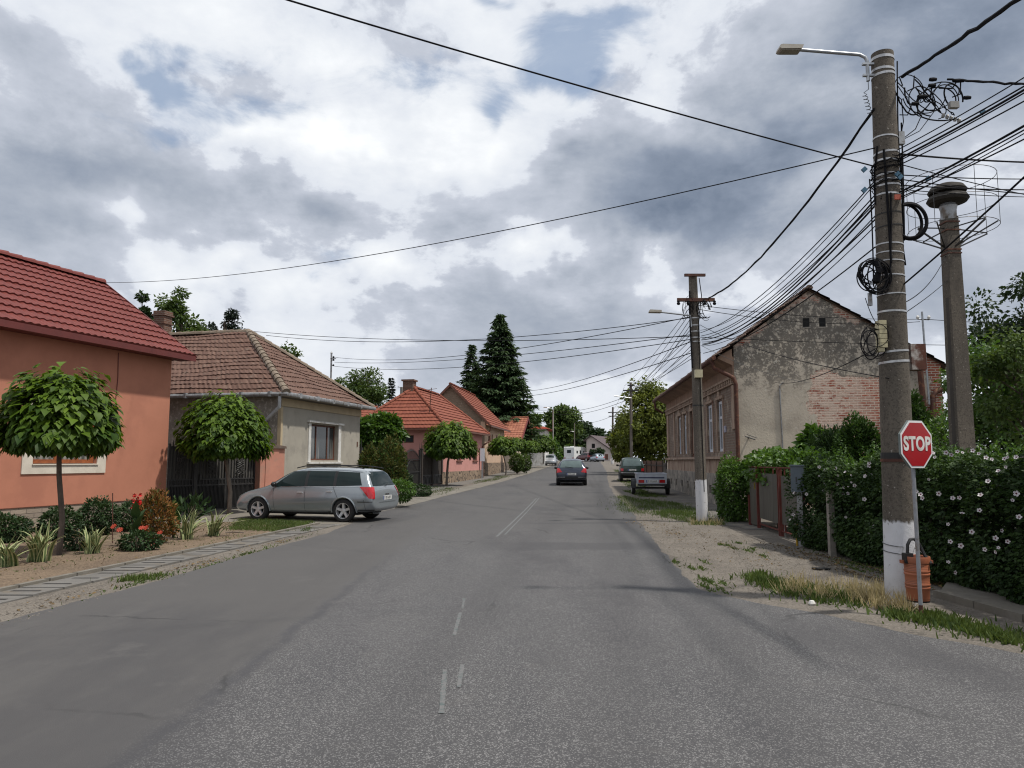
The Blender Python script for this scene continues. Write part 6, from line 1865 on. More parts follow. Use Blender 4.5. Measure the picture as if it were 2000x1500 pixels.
# dark green off-roader on the verge
S_NIV = [(-1.80, .45, .74, .66, .76, .72, .70), (-1.79, .42, .79, .72, .79, .92, .74), (-1.76, .40, .80, .94, .77, 1.02, .72), (-1.66, .40, .80, .97, .77, 1.36, .66), (-1.54, .40, .80, .98, .775, 1.57, .63), (-1.2, .40, .80, .98, .78, 1.61, .63), (-.3, .40, .80, .98, .78, 1.62, .63),
         (.15, .40, .80, .98, .78, 1.58, .64), (.45, .40, .80, .98, .77, 1.28, .66), (.66, .40, .80, .98, .76, 1.06, .70), (1.2, .40, .80, .95, .76, 1.0, .71), (1.75, .42, .79, .88, .75, .93, .69), (1.84, .48, .76, .70, .72, .76, .66)]
p = W(1235, 941, 46)
nv, nb = car("off_roader", "dark green boxy off roader parked on the grass verge", S_NIV, (1.12, -1.08), .70, .335, MT['paint_green'], (p.x + .16, p.y + 1.5, zg(47)), R(90 - 6), .93, 2,
             win=([(.36, 1.03), (-.42, 1.03), (-.40, 1.49), (.12, 1.49)], [(-.52, 1.03), (-1.5, 1.03), (-1.40, 1.48), (-.50, 1.49)]), rearglass=[(-.60, 1.05), (.60, 1.05), (.54, 1.50), (-.54, 1.50)], frontglass=[(.58, -.6), (.22, -.55), (.22, .55), (.58, .6)],
             tail=((('x', [(.58, .70), (.76, .70), (.76, .88), (.58, .88)]),),), glass='hatchglass',
             strips=(('x', [(-.78, .58), (.78, .58), (.78, .63), (-.78, .63)], 'chrome', 'bumper'), ('x', [(-.78, .46), (.78, .46), (.78, .575), (-.78, .575)], 'trim', 'lower_bumper')), seams=((.40, .45, .42, .97), (-.47, .45, -.47, .97)), mirrors=(.45, .78, 1.08), z_plate=.78, x_plate=-1.80, low=(-1.6, 1.6, .65, .22, .5), spokes=0)

# oncoming silver car by the kerb, two cars far up the street
p = W(1077, 893, 96)
car("parked_car", "light silver car facing the camera at the left kerb under the last globe tree", S_HAT, (1.22, -1.32), .745, .30, MT['paint_grey'], (p.x - .1, p.y + 1.0, zg(96)), R(-97), 1.0, 1, tail=tl_hat, head=([(.34, .62), (.62, .62), (.66, .74), (.40, .70)],), mirrors=(.62, .80, .95), low=(-1.8, 1.7, .72, .16, .34),
    strips=(('x', [(-.5, .4), (.5, .4), (.5, .5), (-.5, .5)], 'trim', 'rear_bumper'),), **HAT)
p = W(1145, 899, 133)
car("parked_car", "wine red car parked in front of the white gabled house", S_HAT, (1.22, -1.32), .745, .31, MT['paint_red'], (p.x, p.y + .6, zg(133)), R(118), 1.12, 1, tail=tl_hat, mirrors=(.62, .80, .95), z_plate=.63, x_plate=-1.985, low=(-1.8, 1.7, .72, .16, .34), **HAT)
p = W(1162, 899, 130)
car("parked_car", "pale blue car parked right of the wine red one", S_HAT, (1.22, -1.32), .745, .30, MT['paint_blue'], (p.x + .3, p.y, zg(130)), R(105), .95, 1, tail=tl_hat, mirrors=(.62, .80, .95), low=(-1.8, 1.7, .72, .16, .34), **HAT)

# motorhome
p = W(1111.5, 899, 146)
t = thing("motorhome", "white motorhome seen from behind at the bend of the street", "motorhome", (p.x, p.y, zg(146) - .05), R(58))
MT['camper'] = M("camper_white", (.66, .67, .66), (.58, .59, .58), 2, .4)
b = MB(); b.prism([(0, .45), (0, 2.62), (.12, 2.78), (4.6, 2.78), (5.2, 2.5), (5.3, 2.0), (5.0, 1.7), (5.0, .45)], -1.12, 1.12); b.build("body", MT['camper'], t)
b = MB(); b.prism([(5.0, .45), (5.0, 1.95), (5.5, 1.85), (5.9, 1.15), (6.5, 1.0), (6.6, .45)], -.95, .95); b.build("cab", MT['camper'], t)
b = MB(); b.box(-.03, 0, -.42, .42, 1.55, 2.15); b.build("rear_window", MT['carglass'], t)
for x0, x1, z0_, z1_ in ((1.0, 1.6, 1.5, 2.0), (2.4, 3.0, 1.4, 2.1), (4.0, 4.4, 1.5, 2.0)):
    for s in (1, -1):
        b = MB(); b.box(x0, x1, s * 1.12, s * 1.14, z0_, z1_); b.build("side_window", MT['carglass'], t)
b = MB(); b.box(-.10, .0, -1.14, 1.14, .4, .72); b.build("bumper", MT['camper'], t)
for s in (1, -1):
    b = MB(); b.box(-.125, -.10, s * .75, s * 1.05, .5, .66); b.build("tail_light", MT['redlens'], t)
b = MB(); b.box(1.0, 1.5, -.3, .3, 2.78, 2.9); b.build("roof_hatch", MT['camper'], t)
for x, y in ((1.5, 1), (1.5, -1), (5.6, 1), (5.6, -1)): wheel_parts(t, (x, y, .33), .33, .2, 0, y)

# small box trailer
p = W(1270.5, 969, 32.2)
t = thing("box_trailer", "small grey box trailer with a blue stripe parked on the grass", "trailer", (p.x + .06, p.y, zg(32)), R(90 - 7))
MT['galv'] = M("galvanised_sheet", (.44, .47, .52), (.35, .375, .42), 3, .38, metal=.5)
b = MB(); b.box(-.03, 2.05, -.62, .62, .50, .54); b.box(-.03, .0, -.62, .62, .54, .93); b.box(2.02, 2.05, -.62, .62, .54, .93); b.box(0, 2.02, -.62, -.59, .54, .93); b.box(0, 2.02, .59, .62, .54, .93)
b.tube([(-.03, -.64, .94), (-.03, .64, .94), (2.05, .64, .94), (2.05, -.64, .94), (-.03, -.64, .94)], .024, 6)
for y in (-.62, .62): b.box(-.055, -.03, y - .02, y + .02, .5, .93)
b.build("tub", MT['galv'], t)
b = MB(); b.box(-.036, -.031, -.54, .54, .74, .79); b.build("stripe", M("navy_stripe", (.01, .014, .06), rough=.4), t)
b = MB(); b.box(-.05, -.03, -.62, .62, .52, .70); b.build("light_board", MT['galv'], t)
for s in (1, -1):
    b = MB(); b.box(-.075, -.05, s * .32, s * .56, .55, .68); b.build("tail_light", MT['redlens'], t)
    b = MB(); b.prism([(x_ * .42 + .95, z_ * .42 + .30) for x_, z_ in [(math.cos(math.pi * k / 8), math.sin(math.pi * k / 8)) for k in range(9)]] + [(.55 + .0, .32), (.57, .32)] + [(x_ * .39 + .95, z_ * .39 + .30) for x_, z_ in [(math.cos(math.pi * k / 8), math.sin(math.pi * k / 8)) for k in range(8, -1, -1)]], s * .64, s * .84); b.build("mudguard", MT['trim'], t)
    wheel_parts(t, (.95, s * .74, .29), .29, .16, 0, s)
plate(t, -.02, .615, -.05, .50, .12)
b = MB(); b.box(0, 2.0, -.5, -.44, .40, .5); b.box(0, 2.0, .44, .5, .40, .5); b.box(.9, 1.0, -.66, .66, .26, .34); b.box(-.03, .04, -.6, .6, .42, .5); b.build("chassis", MT['iron'], t)
b = MB(); b.bar((2.0, 0, .46), (3.1, 0, .46), .08, .08); b.tube([(3.0, 0, .46), (3.0, 0, .0)], .03, 8); b.build("drawbar", MT['zinc'], t)
# ------------------------------------------------------------------ poles
def concrete_mat(name, c1, c2, paint_z=None):
    m, nt, out = new_mat(name); n = N(nt)
    v = n.obj(); s = n.xyz(v)
    col = n.mix(n.step(n.noise(n.scale(v, (3, 3, .7)), 1.0, 8, .65), .32, .7), c1, c2)
    col = n.mix(n.math('MULTIPLY', n.step(n.noise(v, 38, 5, .75), .48, .62), .6), col, tuple(x * .45 for x in c2))
    col = n.mix(n.math('MULTIPLY', n.step(n.noise(v, 26, 3, .6), .66, .71), .8), col, (.36, .33, .29))
    ring = n.math('MULTIPLY', n.step(n.noise(n.comb(0, 0, n.math('MULTIPLY', s[2], 14)), 1.0, 4, .7), .5, .7), .28)
    col = n.mix(ring, col, tuple(x * .6 for x in c2))
    if paint_z is not None:
        e = n.math('ADD', s[2], n.math('MULTIPLY', n.math('SUBTRACT', n.noise(n.scale(v, (2, 2, 1)), 4, 8, .7), .5), .22))
        k = n.step(e, paint_z + .02, paint_z - .02)
        k = n.math('MULTIPLY', k, n.step(n.noise(v, 13, 8, .72), .70, .60))
        dirt = n.math('MULTIPLY', n.step(s[2], .45, -.05), n.noise(v, 5, 6, .7))
        pc = n.mix(n.math('MULTIPLY', dirt, .9), n.mix(n.noise(v, 7, 6), (.66, .66, .68), (.54, .54, .555)), (.26, .22, .17))
        col = n.mix(k, col, pc)
    n.pbsdf(out, col, .92, spec=.2, normal=n.bump(n.math('ADD', n.noise(v, 60, 5, .7), n.math('MULTIPLY', n.noise(v, 9, 4), .8)), .55, .012))
    return m


MT['conc'] = concrete_mat("old_concrete", (.140, .120, .097), (.085, .074, .062))
MT['conc_w'] = concrete_mat("limewashed_concrete", (.140, .120, .097), (.085, .074, .062), .92)
MT['cable'] = M("cable_sheath", (.009, .009, .011), rough=.85, spec=.15)
MT['cablegrey'] = M("grey_cable", (.09, .095, .10), rough=.55)
MT['band'] = M("steel_band", (.50, .50, .50), (.36, .36, .36), 9, .4, metal=.6)
MT['bandblack'] = M("black_strap", (.02, .02, .02), rough=.6)
MT['lamp'] = M("lamp_housing", (.42, .39, .33), (.33, .30, .25), 4, .6)
MT['lamplens'] = M("lamp_lens", (.30, .275, .225), (.22, .2, .16), 12, .25)


def limewash(z):
    return concrete_mat("limewashed_concrete", (.155, .135, .11), (.10, .087, .073), z)


class Pole:
    def __init__(s, label, base, top, r0, r1, mat_, name="utility_pole", n=28):
        s.base = Vector(base); s.top = Vector(top) - s.base; s.r0, s.r1 = r0, r1
        s.t = thing(name, label, "utility pole", tuple(base))
        b = MB(); K = 10
        b.tube([(0, 0, -.2)] + [tuple(s.top * (i / K)) for i in range(K + 1)], [r0] + [r0 + (r1 - r0) * i / K for i in range(K + 1)], n)
        b.build("shaft", mat_, s.t, smooth=True)
    def at(s, z):
        f = z / s.top.z
        return s.top * f, s.r0 + (s.r1 - s.r0) * f
    def band(s, z, h=.03, mat_='band', tilt=0.0, name="band", th=.005):
        c, r = s.at(z); b = MB(); K = 28
        rings = []
        for (rr, dz) in ((r + th, -h / 2), (r + th, h / 2), (r - .002, h / 2), (r - .002, -h / 2)):
            rings.append([(c.x + rr * math.cos(2 * math.pi * k / K), c.y + rr * math.sin(2 * math.pi * k / K), z + dz + tilt * math.cos(2 * math.pi * k / K)) for k in range(K)])
        for a in range(3):
            b.add(rings[a] + rings[a + 1], [(k, (k + 1) % K, K + (k + 1) % K, K + k) for k in range(K)])
        b.build(name, MT[mat_], s.t)
    def world(s, z, dx_=0, dy_=0):
        c, r = s.at(z)
        return s.base + c + Vector((dx_ * r, dy_ * r, 0))


PD = 8.6
bp = W(1763, 1170, PD); bp.z = 0
P1o = Pole("big round concrete pole with a whitewashed foot and many cables, next to the stop sign", bp, W(1723, 106, PD), .183, .126, MT['conc_w'])
def zof(v, d=PD, u=1740): return W(u, v, d).z
for v, h_, mm in ((118, .035, 'band'), (141, .03, 'band'), (150, .03, 'band'), (272, .018, 'band'), (302, .022, 'band'), (318, .022, 'band'), (345, .022, 'band'), (356, .022, 'band'), (366, .022, 'band'), (384, .02, 'band'), (420, .012, 'bandblack'), (445, .014, 'bandblack'),
                (480, .016, 'band'), (497, .013, 'band'), (513, .013, 'band'), (541, .014, 'band'), (577, .014, 'band'), (611, .022, 'band'), (688, .022, 'band'), (708, .026, 'band')):
    P1o.band(zof(v), h_, mm, random.uniform(-.012, .012))
P1o.band(zof(890), .07, 'bandblack', 0, "strap", .008); P1o.band(zof(899), .035, 'rustpipe', 0, "strap", .012)
# lamp
c, r = P1o.at(zof(125)); L0 = c + Vector((-r - .07, -.02, 0))
b = MB(); zt = zof(97, PD, 1560) ; xt = W(1560, 98, PD).x - bp.x
b.tube([(L0.x, L0.y, zof(160) - 0), (L0.x, L0.y, zof(122)), (L0.x - .02, L0.y, zof(114)), (L0.x - .09, L0.y, zof(108.5)), (xt, L0.y, zof(99))], .021, 10)
for v in (127, 149): b.box(L0.x - .06, L0.x + .09, L0.y - .02, L0.y + .02, zof(v) - .012, zof(v) + .012)
la = b.build("lamp_arm", MT['steel'], P1o.t, smooth=True)
b = MB(); hx_ = xt; lz = zof(97.5)
b.prism([(hx_ + .01, lz - .026), (hx_ + .03, lz + .02), (hx_ - .22, lz + .028), (hx_ - .25, lz + .02), (hx_ - .26, lz - .016), (hx_ - .24, lz - .028)], L0.y - .07, L0.y + .08)
hd = b.build("lamp_head", MT['lamp'], la)
b = MB(); b.box(hx_ - .23, hx_ - .01, L0.y - .055, L0.y + .065, lz - .038, lz - .029); b.build("lamp_lens", MT['lamplens'], hd)
# boxes and fittings on the pole
def boxat(u, v0, v1, w, d, name, mat_, dyy=-.0, dd=PD):
    p = W(u, (v0 + v1) / 2, dd) - bp; h_ = zof(v0) - zof(v1)
    b = MB(); b.box(p.x - w / 2, p.x + w / 2, p.y + dyy - d / 2, p.y + dyy + d / 2, p.z - h_ / 2, p.z + h_ / 2)
    return b.build(name, mat_, P1o.t)
boxat(1755, 262, 286, .07, .06, "junction_box", MT['zinc'], -.05)
rb = boxat(1793, 672, 722, .175, .16, "cabinet", M("rust_and_white_enamel", (.10, .030, .015), (.07, .022, .012), 7, .75, c3=(.48, .46, .42), scale3=3.0), .06)
b = MB()
p = W(1711, 657, PD) - bp
for k in range(6):
    z = p.z + .14 - k * .054; b.box(p.x - .035 - .004 * (k % 2), p.x + .05, p.y - .16, p.y - .06, z - .024, z + .024)
b.box(p.x - .05, p.x + .02, p.y - .15, p.y - .07, p.z - .20, p.z - .16); b.build("terminal_block", M("cream_plastic", (.46, .41, .25), (.36, .32, .2), 9, .55), P1o.t)
boxat(1693, 575, 600, .035, .04, "clamp_box", MT['zinc'], -.08)
for u, v in ((1688, 331), (1753, 340), (1758, 345), (1688, 371), (1812, 349), (1920, 219)):
    p = W(u, v, PD - .2) - bp; b = MB(); b.bar(tuple(p - Vector((.022, 0, .02))), tuple(p + Vector((.022, 0, .02))), .02, .05)
    b.build("cable_tag", M("blue_tag", (.05, .13, .20), rough=.5) if 'bt' not in MT else MT['bt'], P1o.t)
b = MB(); p = W(1754, 385, PD - .2) - bp; b.box(p.x - .04, p.x + .03, p.y - .01, p.y + .01, p.z - .03, p.z + .03); b.build("warning_tag", M("faded_red_tag", (.42, .10, .06), rough=.6), P1o.t)
# cables clipped down the shaft
b = MB()
for (u0, v0, u1, v1, u2, v2, r_) in ((1716, 300, 1722, 400, 1728, 520, .013), (1727, 385, 1729, 450, 1726, 560, .009), (1708, 290, 1706, 340, 1709, 400, .009), (1752, 120, 1752, 200, 1757, 420, .008), (1760, 240, 1764, 330, 1766, 470, .009), (1698, 350, 1704, 430, 1706, 560, .008), (1760, 300, 1762, 380, 1764, 520, .010)):
    pts = []
    for f in range(9):
        t_ = f / 8; u = (1 - t_) ** 2 * u0 + 2 * t_ * (1 - t_) * u1 + t_ * t_ * u2; v = (1 - t_) ** 2 * v0 + 2 * t_ * (1 - t_) * v1 + t_ * t_ * v2
        q = W(u, v, PD) - bp; c, r = P1o.at(q.z); x = q.x - c.x
        y = -math.sqrt(max(0, (r + .012) ** 2 - x * x)) if abs(x) < r + .01 else 0
        pts.append((q.x, c.y + y - .004, q.z))
    b.tube(pts, r_, 6)
b.build("clipped_cables", MT['cable'], P1o.t, smooth=True)
# windings and loops round the shaft
b = MB()
for k in range(16):
    zc_ = zof(random.uniform(318, 372)); c, r = P1o.at(zc_); pts = []
    a0 = random.uniform(0, 6); ti = random.uniform(-.07, .07)
    for q in range(14):
        a = a0 + q * .36; rr = r + random.uniform(.008, .045); pts.append((c.x + rr * math.cos(a), c.y + rr * math.sin(a), zc_ + ti * math.sin(a) + random.uniform(-.015, .015)))
    b.tube(pts, random.choice((.004, .005, .007)), 5)
b.build("cable_wraps", MT['cable'], P1o.t, smooth=True)
# pigtail under the lamp
b = MB(); pts = [(L0.x, L0.y, zof(160)), (L0.x, L0.y, zof(176)), (L0.x - .06, L0.y, zof(183))]
pts += [(L0.x - .05 + .028 * math.cos(k * .8) + .0012 * k, L0.y + .02 * math.sin(k * .8), zof(186) - k * .0055) for k in range(46)] + [(L0.x + .06, L0.y, zof(232))]
b.tube(pts, .0045, 5); b.build("coiled_lead", MT['cablegrey'], P1o.t, smooth=True)


def loop_tubes(b, c, rx, rz, n_, r_, jit, ang=(0, 6.283), depth=.05, K=26):
    for k in range(n_):
        cx_, cz_ = c[0] + random.gauss(0, jit * .5), c[2] + random.gauss(0, jit * .5)
        ax, az_ = rx * random.uniform(1 - jit * 3, 1 + jit * 3), rz * random.uniform(1 - jit * 3, 1 + jit * 3)
        y = c[1] + random.uniform(-depth, depth); rot = random.uniform(-.3, .3); tl = random.uniform(-.25, .25)
        pts = []
        for q in range(K + 1):
            a = ang[0] + (ang[1] - ang[0]) * q / K
            X, Z = ax * math.cos(a), az_ * math.sin(a)
            pts.append((cx_ + X * math.cos(rot) - Z * math.sin(rot), y + tl * X, cz_ + X * math.sin(rot) + Z * math.cos(rot)))
        b.tube(pts, r_ * random.uniform(.7, 1.2), 6, caps=False)


def coil(label, u, v, rx_px, rz_px, n_, r_, jit, dy_=-.15, ang=(0, 6.283), depth=.05, extra=None):
    p = W(u, v, PD); t = thing("cable_coil", label, "cable", tuple(p))
    s = PD / FPX * .98
    b = MB(); loop_tubes(b, (0, dy_, 0), rx_px * s, rz_px * s, n_, r_, jit, ang, depth)
    if extra: extra(b, s)
    b.build("loops", MT['cable'], t, smooth=True)
    return t


def blk(b, s):
    for k in range(5): b.tube([(.02, -.2 - k * .02, .17 - k * .03), (.03, -.22, .05), (-.02 + k * .01, -.2, -.06)], .03, 7)
    b.tube([(-.05, -.16, .19), (.05, -.16, .15)], .02, 7)
coil("messy black spare cable coil hanging on the left side of the big pole", 1694, 548, 24, 28, 12, .007, .10, -.14, extra=blk)
coil("thick black hose loop on the right side of the big pole", 1771, 435, 32, 36, 3, .018, .012, -.06, (-2.2, 1.9), .02)
coil("thin dark cable ring by the cream terminal block", 1694, 670, 20, 27, 6, .0055, .05, -.12)
# tangle of joints at the top right
t = thing("cable_tangle", "knot of black joints and loops beside the top of the big pole", "cable", tuple(W(1810, 190, PD)))
s_ = PD / FPX * 1.3; b = MB()
for k in range(11):
    u0, v0 = random.uniform(-50, 10), random.uniform(-40, 10); u1, v1 = random.uniform(-10, 60), random.uniform(-30, 45)
    m1 = (random.uniform(-40, 60), random.uniform(20, 60)); pts = []
    for q in range(15):
        f = q / 14; a = (1 - f) ** 2; e_ = 2 * f * (1 - f); g_ = f * f
        pts.append(((a * u0 + e_ * m1[0] + g_ * u1) * s_, random.uniform(-.01, .01) + .04 * math.sin(k), -(a * v0 + e_ * m1[1] + g_ * v1) * s_))
    b.tube(pts, random.choice((.006, .008, .009)), 6)
for (cx_, cz_, rx_, rz_) in ((-28, -8, 22, 26), (-8, 5, 20, 22), (28, 0, 18, 26), (48, -2, 16, 22), (10, 10, 30, 20), (20, -10, 24, 16)):
    loop_tubes(b, (cx_ * s_, 0, -cz_ * s_), rx_ * s_, rz_ * s_, 1, .008, .06, (-.6, 4.2), .05)
for (u1, v1, u2, v2, r_) in ((-38, -20, -45, -32, .007), (-30, 0, -50, -20, .006), (-25, 14, -48, 30, .007), (-5, 20, -46, 70, .006), (10, 24, -48, 72, .005), (-40, 5, -47, 60, .006), (-30, -10, -20, -34, .008), (20, -15, 52, -28, .009), (40, 0, 56, -24, .008)):
    b.tube([(u1 * s_, 0, -v1 * s_), ((u1 + u2) / 2 * s_ + .02, -.03, -((v1 + v2) / 2 + 9) * s_), (u2 * s_ * .95, -.02, -v2 * s_)], r_, 5)
b.build("leads", MT['cable'], t, smooth=True)
for (u, v, w_) in ((10, -28, .05), (-8, 0, .07), (-20, 12, .05), (50, -26, .08), (8, -18, .05), (62, 2, .05)):
    b = MB(); b.lathe([(0, -w_), (.022, -w_ * .8), (.026, 0), (.020, w_ * .8), (0, w_)], 8, (u * s_, -.02, -v * s_), 0, 'x'); b.build("joint", MT['cable'], t, smooth=True)
b = MB()
for k in range(5): b.lathe([(0, -.012), (.028, -.01), (.03, .006), (0, .012)], 8, ((22 + k * 6) * s_, -.03, -(32 + k * 2) * s_), 0, 'x')
MT['porcelain'] = M("grey_porcelain", (.30, .29, .27), rough=.5)
b.build("porcelain_spacer", MT['porcelain'], t)
b = MB(); b.box(32 * s_, 46 * s_, -.06, 0, -20 * s_, -10 * s_); b.build("clamp_block", MT['porcelain'], t)

# second pole
D2 = 19.7
b2 = W(1372, 1018, D2); b2.z = 0
P2o = Pole("concrete pole with whitewashed foot standing before the derelict brick house", b2, W(1353, 538, D2), .155, .112, limewash(1.1))
def z2(v): return W(1360, v, D2).z
for v in (622, 636, 648, 660, 668, 792): P2o.band(z2(v), .03, 'band' if v < 700 else 'bandblack', 0, th=.008)
def crossarm(P, zz, x0, x1, hgt=.09, name="cross_arm", mm='rustpipe'):
    c, r = P.at(zz); b = MB(); b.box(c.x + x0, c.x + x1, c.y - r - .07, c.y - r + .0, zz - hgt / 2, zz + hgt / 2); return b.build(name, MT[mm], P.t)
ca = crossarm(P2o, z2(588), -.48, .52); cb = crossarm(P2o, z2(540), -.26, .30, .07)
b = MB()
for x in (-.46, -.2, .24, .50):
    c, r = P2o.at(z2(588)); b.lathe([(0, -.10), (.035, -.09), (.05, -.05), (.03, -.02), (.045, .0), (.02, .03), (0, .04)], 8, (c.x + x, c.y - r - .09, z2(592)))
b.build("insulator", MT['cable'], P2o.t, smooth=True)
c, r = P2o.at(z2(617)); b = MB(); xl_ = W(1262, 616, D2).x - b2.x
b.tube([(c.x - r, c.y - r, z2(640)), (c.x - r - .02, c.y - r, z2(618)), (xl_ + .2, c.y - .5, z2(616))], .022, 8); la = b.build("lamp_arm", MT['steel'], P2o.t, smooth=True)
b = MB(); b.prism([(xl_ + .3, z2(618)), (xl_ + .3, z2(614)), (xl_ - .0, z2(613)), (xl_ - .02, z2(617.5))], c.y - .6, c.y - .4); b.build("lamp_head", MT['lamp'], la)
c, r = P2o.at(z2(730)); b = MB(); b.box(c.x - .10, c.x + .10, c.y - r - .12, c.y - r + .01, z2(739), z2(724)); b.build("junction_box", M("cream_box", (.50, .45, .30), rough=.55), P2o.t)
b = MB(); loop_tubes(b, (.15, -.1, z2(606)), .16, .2, 9, .008, .12, (0, 5.2), .1); loop_tubes(b, (-.25, -.1, z2(610)), .12, .25, 6, .006, .12, (0, 4.0), .1)
c, r = P2o.at(z2(640)); b.tube([(c.x - r - .02, c.y - .1, z2(570)), (c.x - r - .03, c.y - .12, z2(640)), (c.x - r + .0, c.y - .12, z2(720))], .022, 6); b.tube([(c.x + .12, c.y - r, z2(545)), (c.x + .16, c.y - r - .05, z2(580)), (c.x + .06, c.y - r - .02, z2(640)), (c.x + .1, c.y - r - .02, z2(960))], .012, 6)
b.build("leads", MT['cable'], P2o.t, smooth=True)

# farther poles
MT['polewood'] = M("weathered_pole", (.155, .135, .115), (.105, .092, .08), 6, .9, stretch=(3, 3, .3))
D3 = 58
b3 = W(1233, 905, D3); b3.z = zg(D3)
P3o = Pole("slim old pole with two cross arms before the walnut tree", b3, W(1232, 747, D3), .125, .10, MT['polewood'], n=12)
def z3(v): return W(1233, v, D3).z - b3.z
for v, a in ((763, .62), (753, .28)): crossarm(P3o, z3(v), -a, a, .10, mm='iron')
c, r = P3o.at(z3(778)); b = MB(); b.tube([(c.x, c.y - .2, z3(778)), (W(1198, 774, D3).x - b3.x, c.y - .4, z3(774))], .04, 6); la = b.build("lamp_arm", MT['steel'], P3o.t)
D4 = 105
b4 = W(1196, 909, D4); b4.z = zg(D4)
P4o = Pole("far pole with whitewashed foot near the plum roofed house", b4, W(1197, 795, D4), .17, .12, limewash(1.35), n=12)
for v, a in ((806, .7), (813, .6)):
    zz = W(1197, v, D4).z - b4.z; crossarm(P4o, zz, -a, a, .12, mm='iron')
D5 = 100
b5 = W(1079.5, 897, D5); b5.z = zg(D5)
P5o = Pole("pale concrete pole behind the last globe tree on the left", b5, W(1080.5, 800, D5), .11, .09, concrete_mat("pale_concrete_pole", (.34, .33, .31), (.27, .26, .245)), n=12)
b = MB(); b.tube([(0, 0, 0), (-.5, -.2, .25), (-.9, -.3, .25)], .05, 6); o = b.build("lamp_arm", MT['steel'], P5o.t); o.location = P5o.top
b = MB(); b.prism([(-.8, .20), (-.8, .32), (-1.3, .34), (-1.35, .24)], -.4, -.2); b.build("lamp_head", MT['lamp'], o)
D6 = 150
b6 = W(1122, 897, D6); b6.z = zg(D6)
P6o = Pole("distant slim lamp pole above the motorhome", b6, W(1122, 826, D6), .12, .09, MT['polewood'], n=8)
b = MB(); b.tube([(0, 0, -1.8), (-.5, -.1, -1.7)], .05, 6); o = b.build("lamp_arm", MT['steel'], P6o.t); o.location = P6o.top
b = MB(); b.box(-.8, -.45, -.2, .05, -1.78, -1.62); b.build("lamp_head", MT['lamp'], o)
p = W(784, 905, 92); p.z = zg(92)
P7o = Pole("distant lamp pole behind the orange roof", p, W(784, 756, 92), .2, .16, MT['polewood'], n=8)
b = MB(); b.tube([(0, 0, -.1), (-.25, 0, .02), (-.45, 0, .02)], .07, 6); o = b.build("lamp_arm", MT['steel'], P7o.t); o.location = P7o.top
# service mast by the grey house
p = W(645, 790, 45)
t = thing("roof_mast", "grey service mast with insulators right of the grey house roof", "mast", tuple(p)); q = W(647.5, 690, 45) - p
b = MB(); b.tube([(0, 0, -1.5), tuple(q)], .055, 8); b.tube([(q.x, 0, q.z), (q.x, 0, q.z + .12)], [.09, .0], 8); b.build("pole", MT['zinc'], t)
b = MB()
for k, z in enumerate((q.z - .25, q.z - .42, q.z - .75)): b.lathe([(0, -.06), (.06, -.04), (.07, .02), (0, .08)], 8, (q.x + .14, -.05, z))
b.box(q.x - .05, q.x + .3, -.06, -.03, q.z - .36, q.z - .32); b.build("insulator", MT['cable'], t)
MASTA = p + q

# siren post
DS = 13.0
sb_ = W(1880, 880, DS); sb_.z = 0
st_ = W(1853, 425, DS) - sb_
t = thing("siren_post", "square concrete post carrying a round mushroom siren inside a wire cage", "siren post", tuple(sb_))
b = MB(); f0, f1 = .160, .108
vs = [(-f0, -f0, -.2), (f0, -f0, -.2), (f0, f0, -.2), (-f0, f0, -.2)] + [(st_.x + sx_ * f1, sy_ * f1 + st_.y, st_.z) for sx_, sy_ in ((-1, -1), (1, -1), (1, 1), (-1, 1))]
b.add(vs, [(0, 3, 2, 1), (4, 5, 6, 7), (0, 1, 5, 4), (1, 2, 6, 5), (2, 3, 7, 6), (3, 0, 4, 7)])
sh_ = b.build("shaft", MT['conc'], t)
sh_.rotation_euler = (0, 0, 0)
b = MB()   # flat strip, a recess's shade put into its colour: groove on the street side
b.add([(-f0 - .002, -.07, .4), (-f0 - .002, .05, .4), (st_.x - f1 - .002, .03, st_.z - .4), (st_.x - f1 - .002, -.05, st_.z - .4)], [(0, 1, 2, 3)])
b.build("groove_shade", M("painted_groove_shade", (.06, .052, .045), rough=.95), t)
zs = lambda v: W(1855, v, DS).z
b = MB(); cx_, cy_ = st_.x, st_.y
b.lathe([(.10, zs(432)), (.13, zs(430)), (.13, zs(412)), (.15, zs(404)), (.12, zs(398)), (.0, zs(398))], 20, (cx_, cy_, 0)); b.build("motor", MT['zinc'], t, smooth=True)
b = MB(); b.lathe([(.10, zs(399)), (.31, zs(396)), (.345, zs(391)), (.31, zs(384)), (.20, zs(380)), (.2, zs(378)), (.30, zs(378)), (.32, zs(374)), (.27, zs(366)), (.16, zs(361)), (.06, zs(358)), (0, zs(358))], 28, (cx_, cy_, 0))
b.build("siren_horn", M("dark_siren_metal", (.045, .041, .036), (.03, .027, .024), 6, .85, spec=.15), t, smooth=True)
b = MB()
Rr = .72
for v in (352, 402, 448):
    b.tube([(cx_ + .06 + Rr * math.cos(a * math.pi / 14), cy_ + Rr * math.sin(a * math.pi / 14), zs(v)) for a in range(29)], .006, 5, caps=False)
for k in range(7):
    a = k * .9 + .2; x, y = cx_ + .06 + Rr * math.cos(a), cy_ + Rr * math.sin(a); b.tube([(x, y, zs(352)), (x, y, zs(452))], .005, 5)
for a in (.2, 1.77, 3.34, 4.9):
    x, y = cx_ + .06 + Rr * math.cos(a), cy_ + Rr * math.sin(a); b.bar((cx_ + .12 * math.cos(a), cy_ + .12 * math.sin(a), zs(484)), (x, y, zs(452)), .025, .025); b.bar((cx_, cy_, zs(446)), (x, y, zs(450)), .018, .018)
    x2, y2 = cx_ + .06 + Rr * math.cos(a + .5), cy_ + Rr * math.sin(a + .5); b.bar((cx_ + .12 * math.cos(a), cy_ + .12 * math.sin(a), zs(484)), (x2, y2, zs(450)), .02, .02)
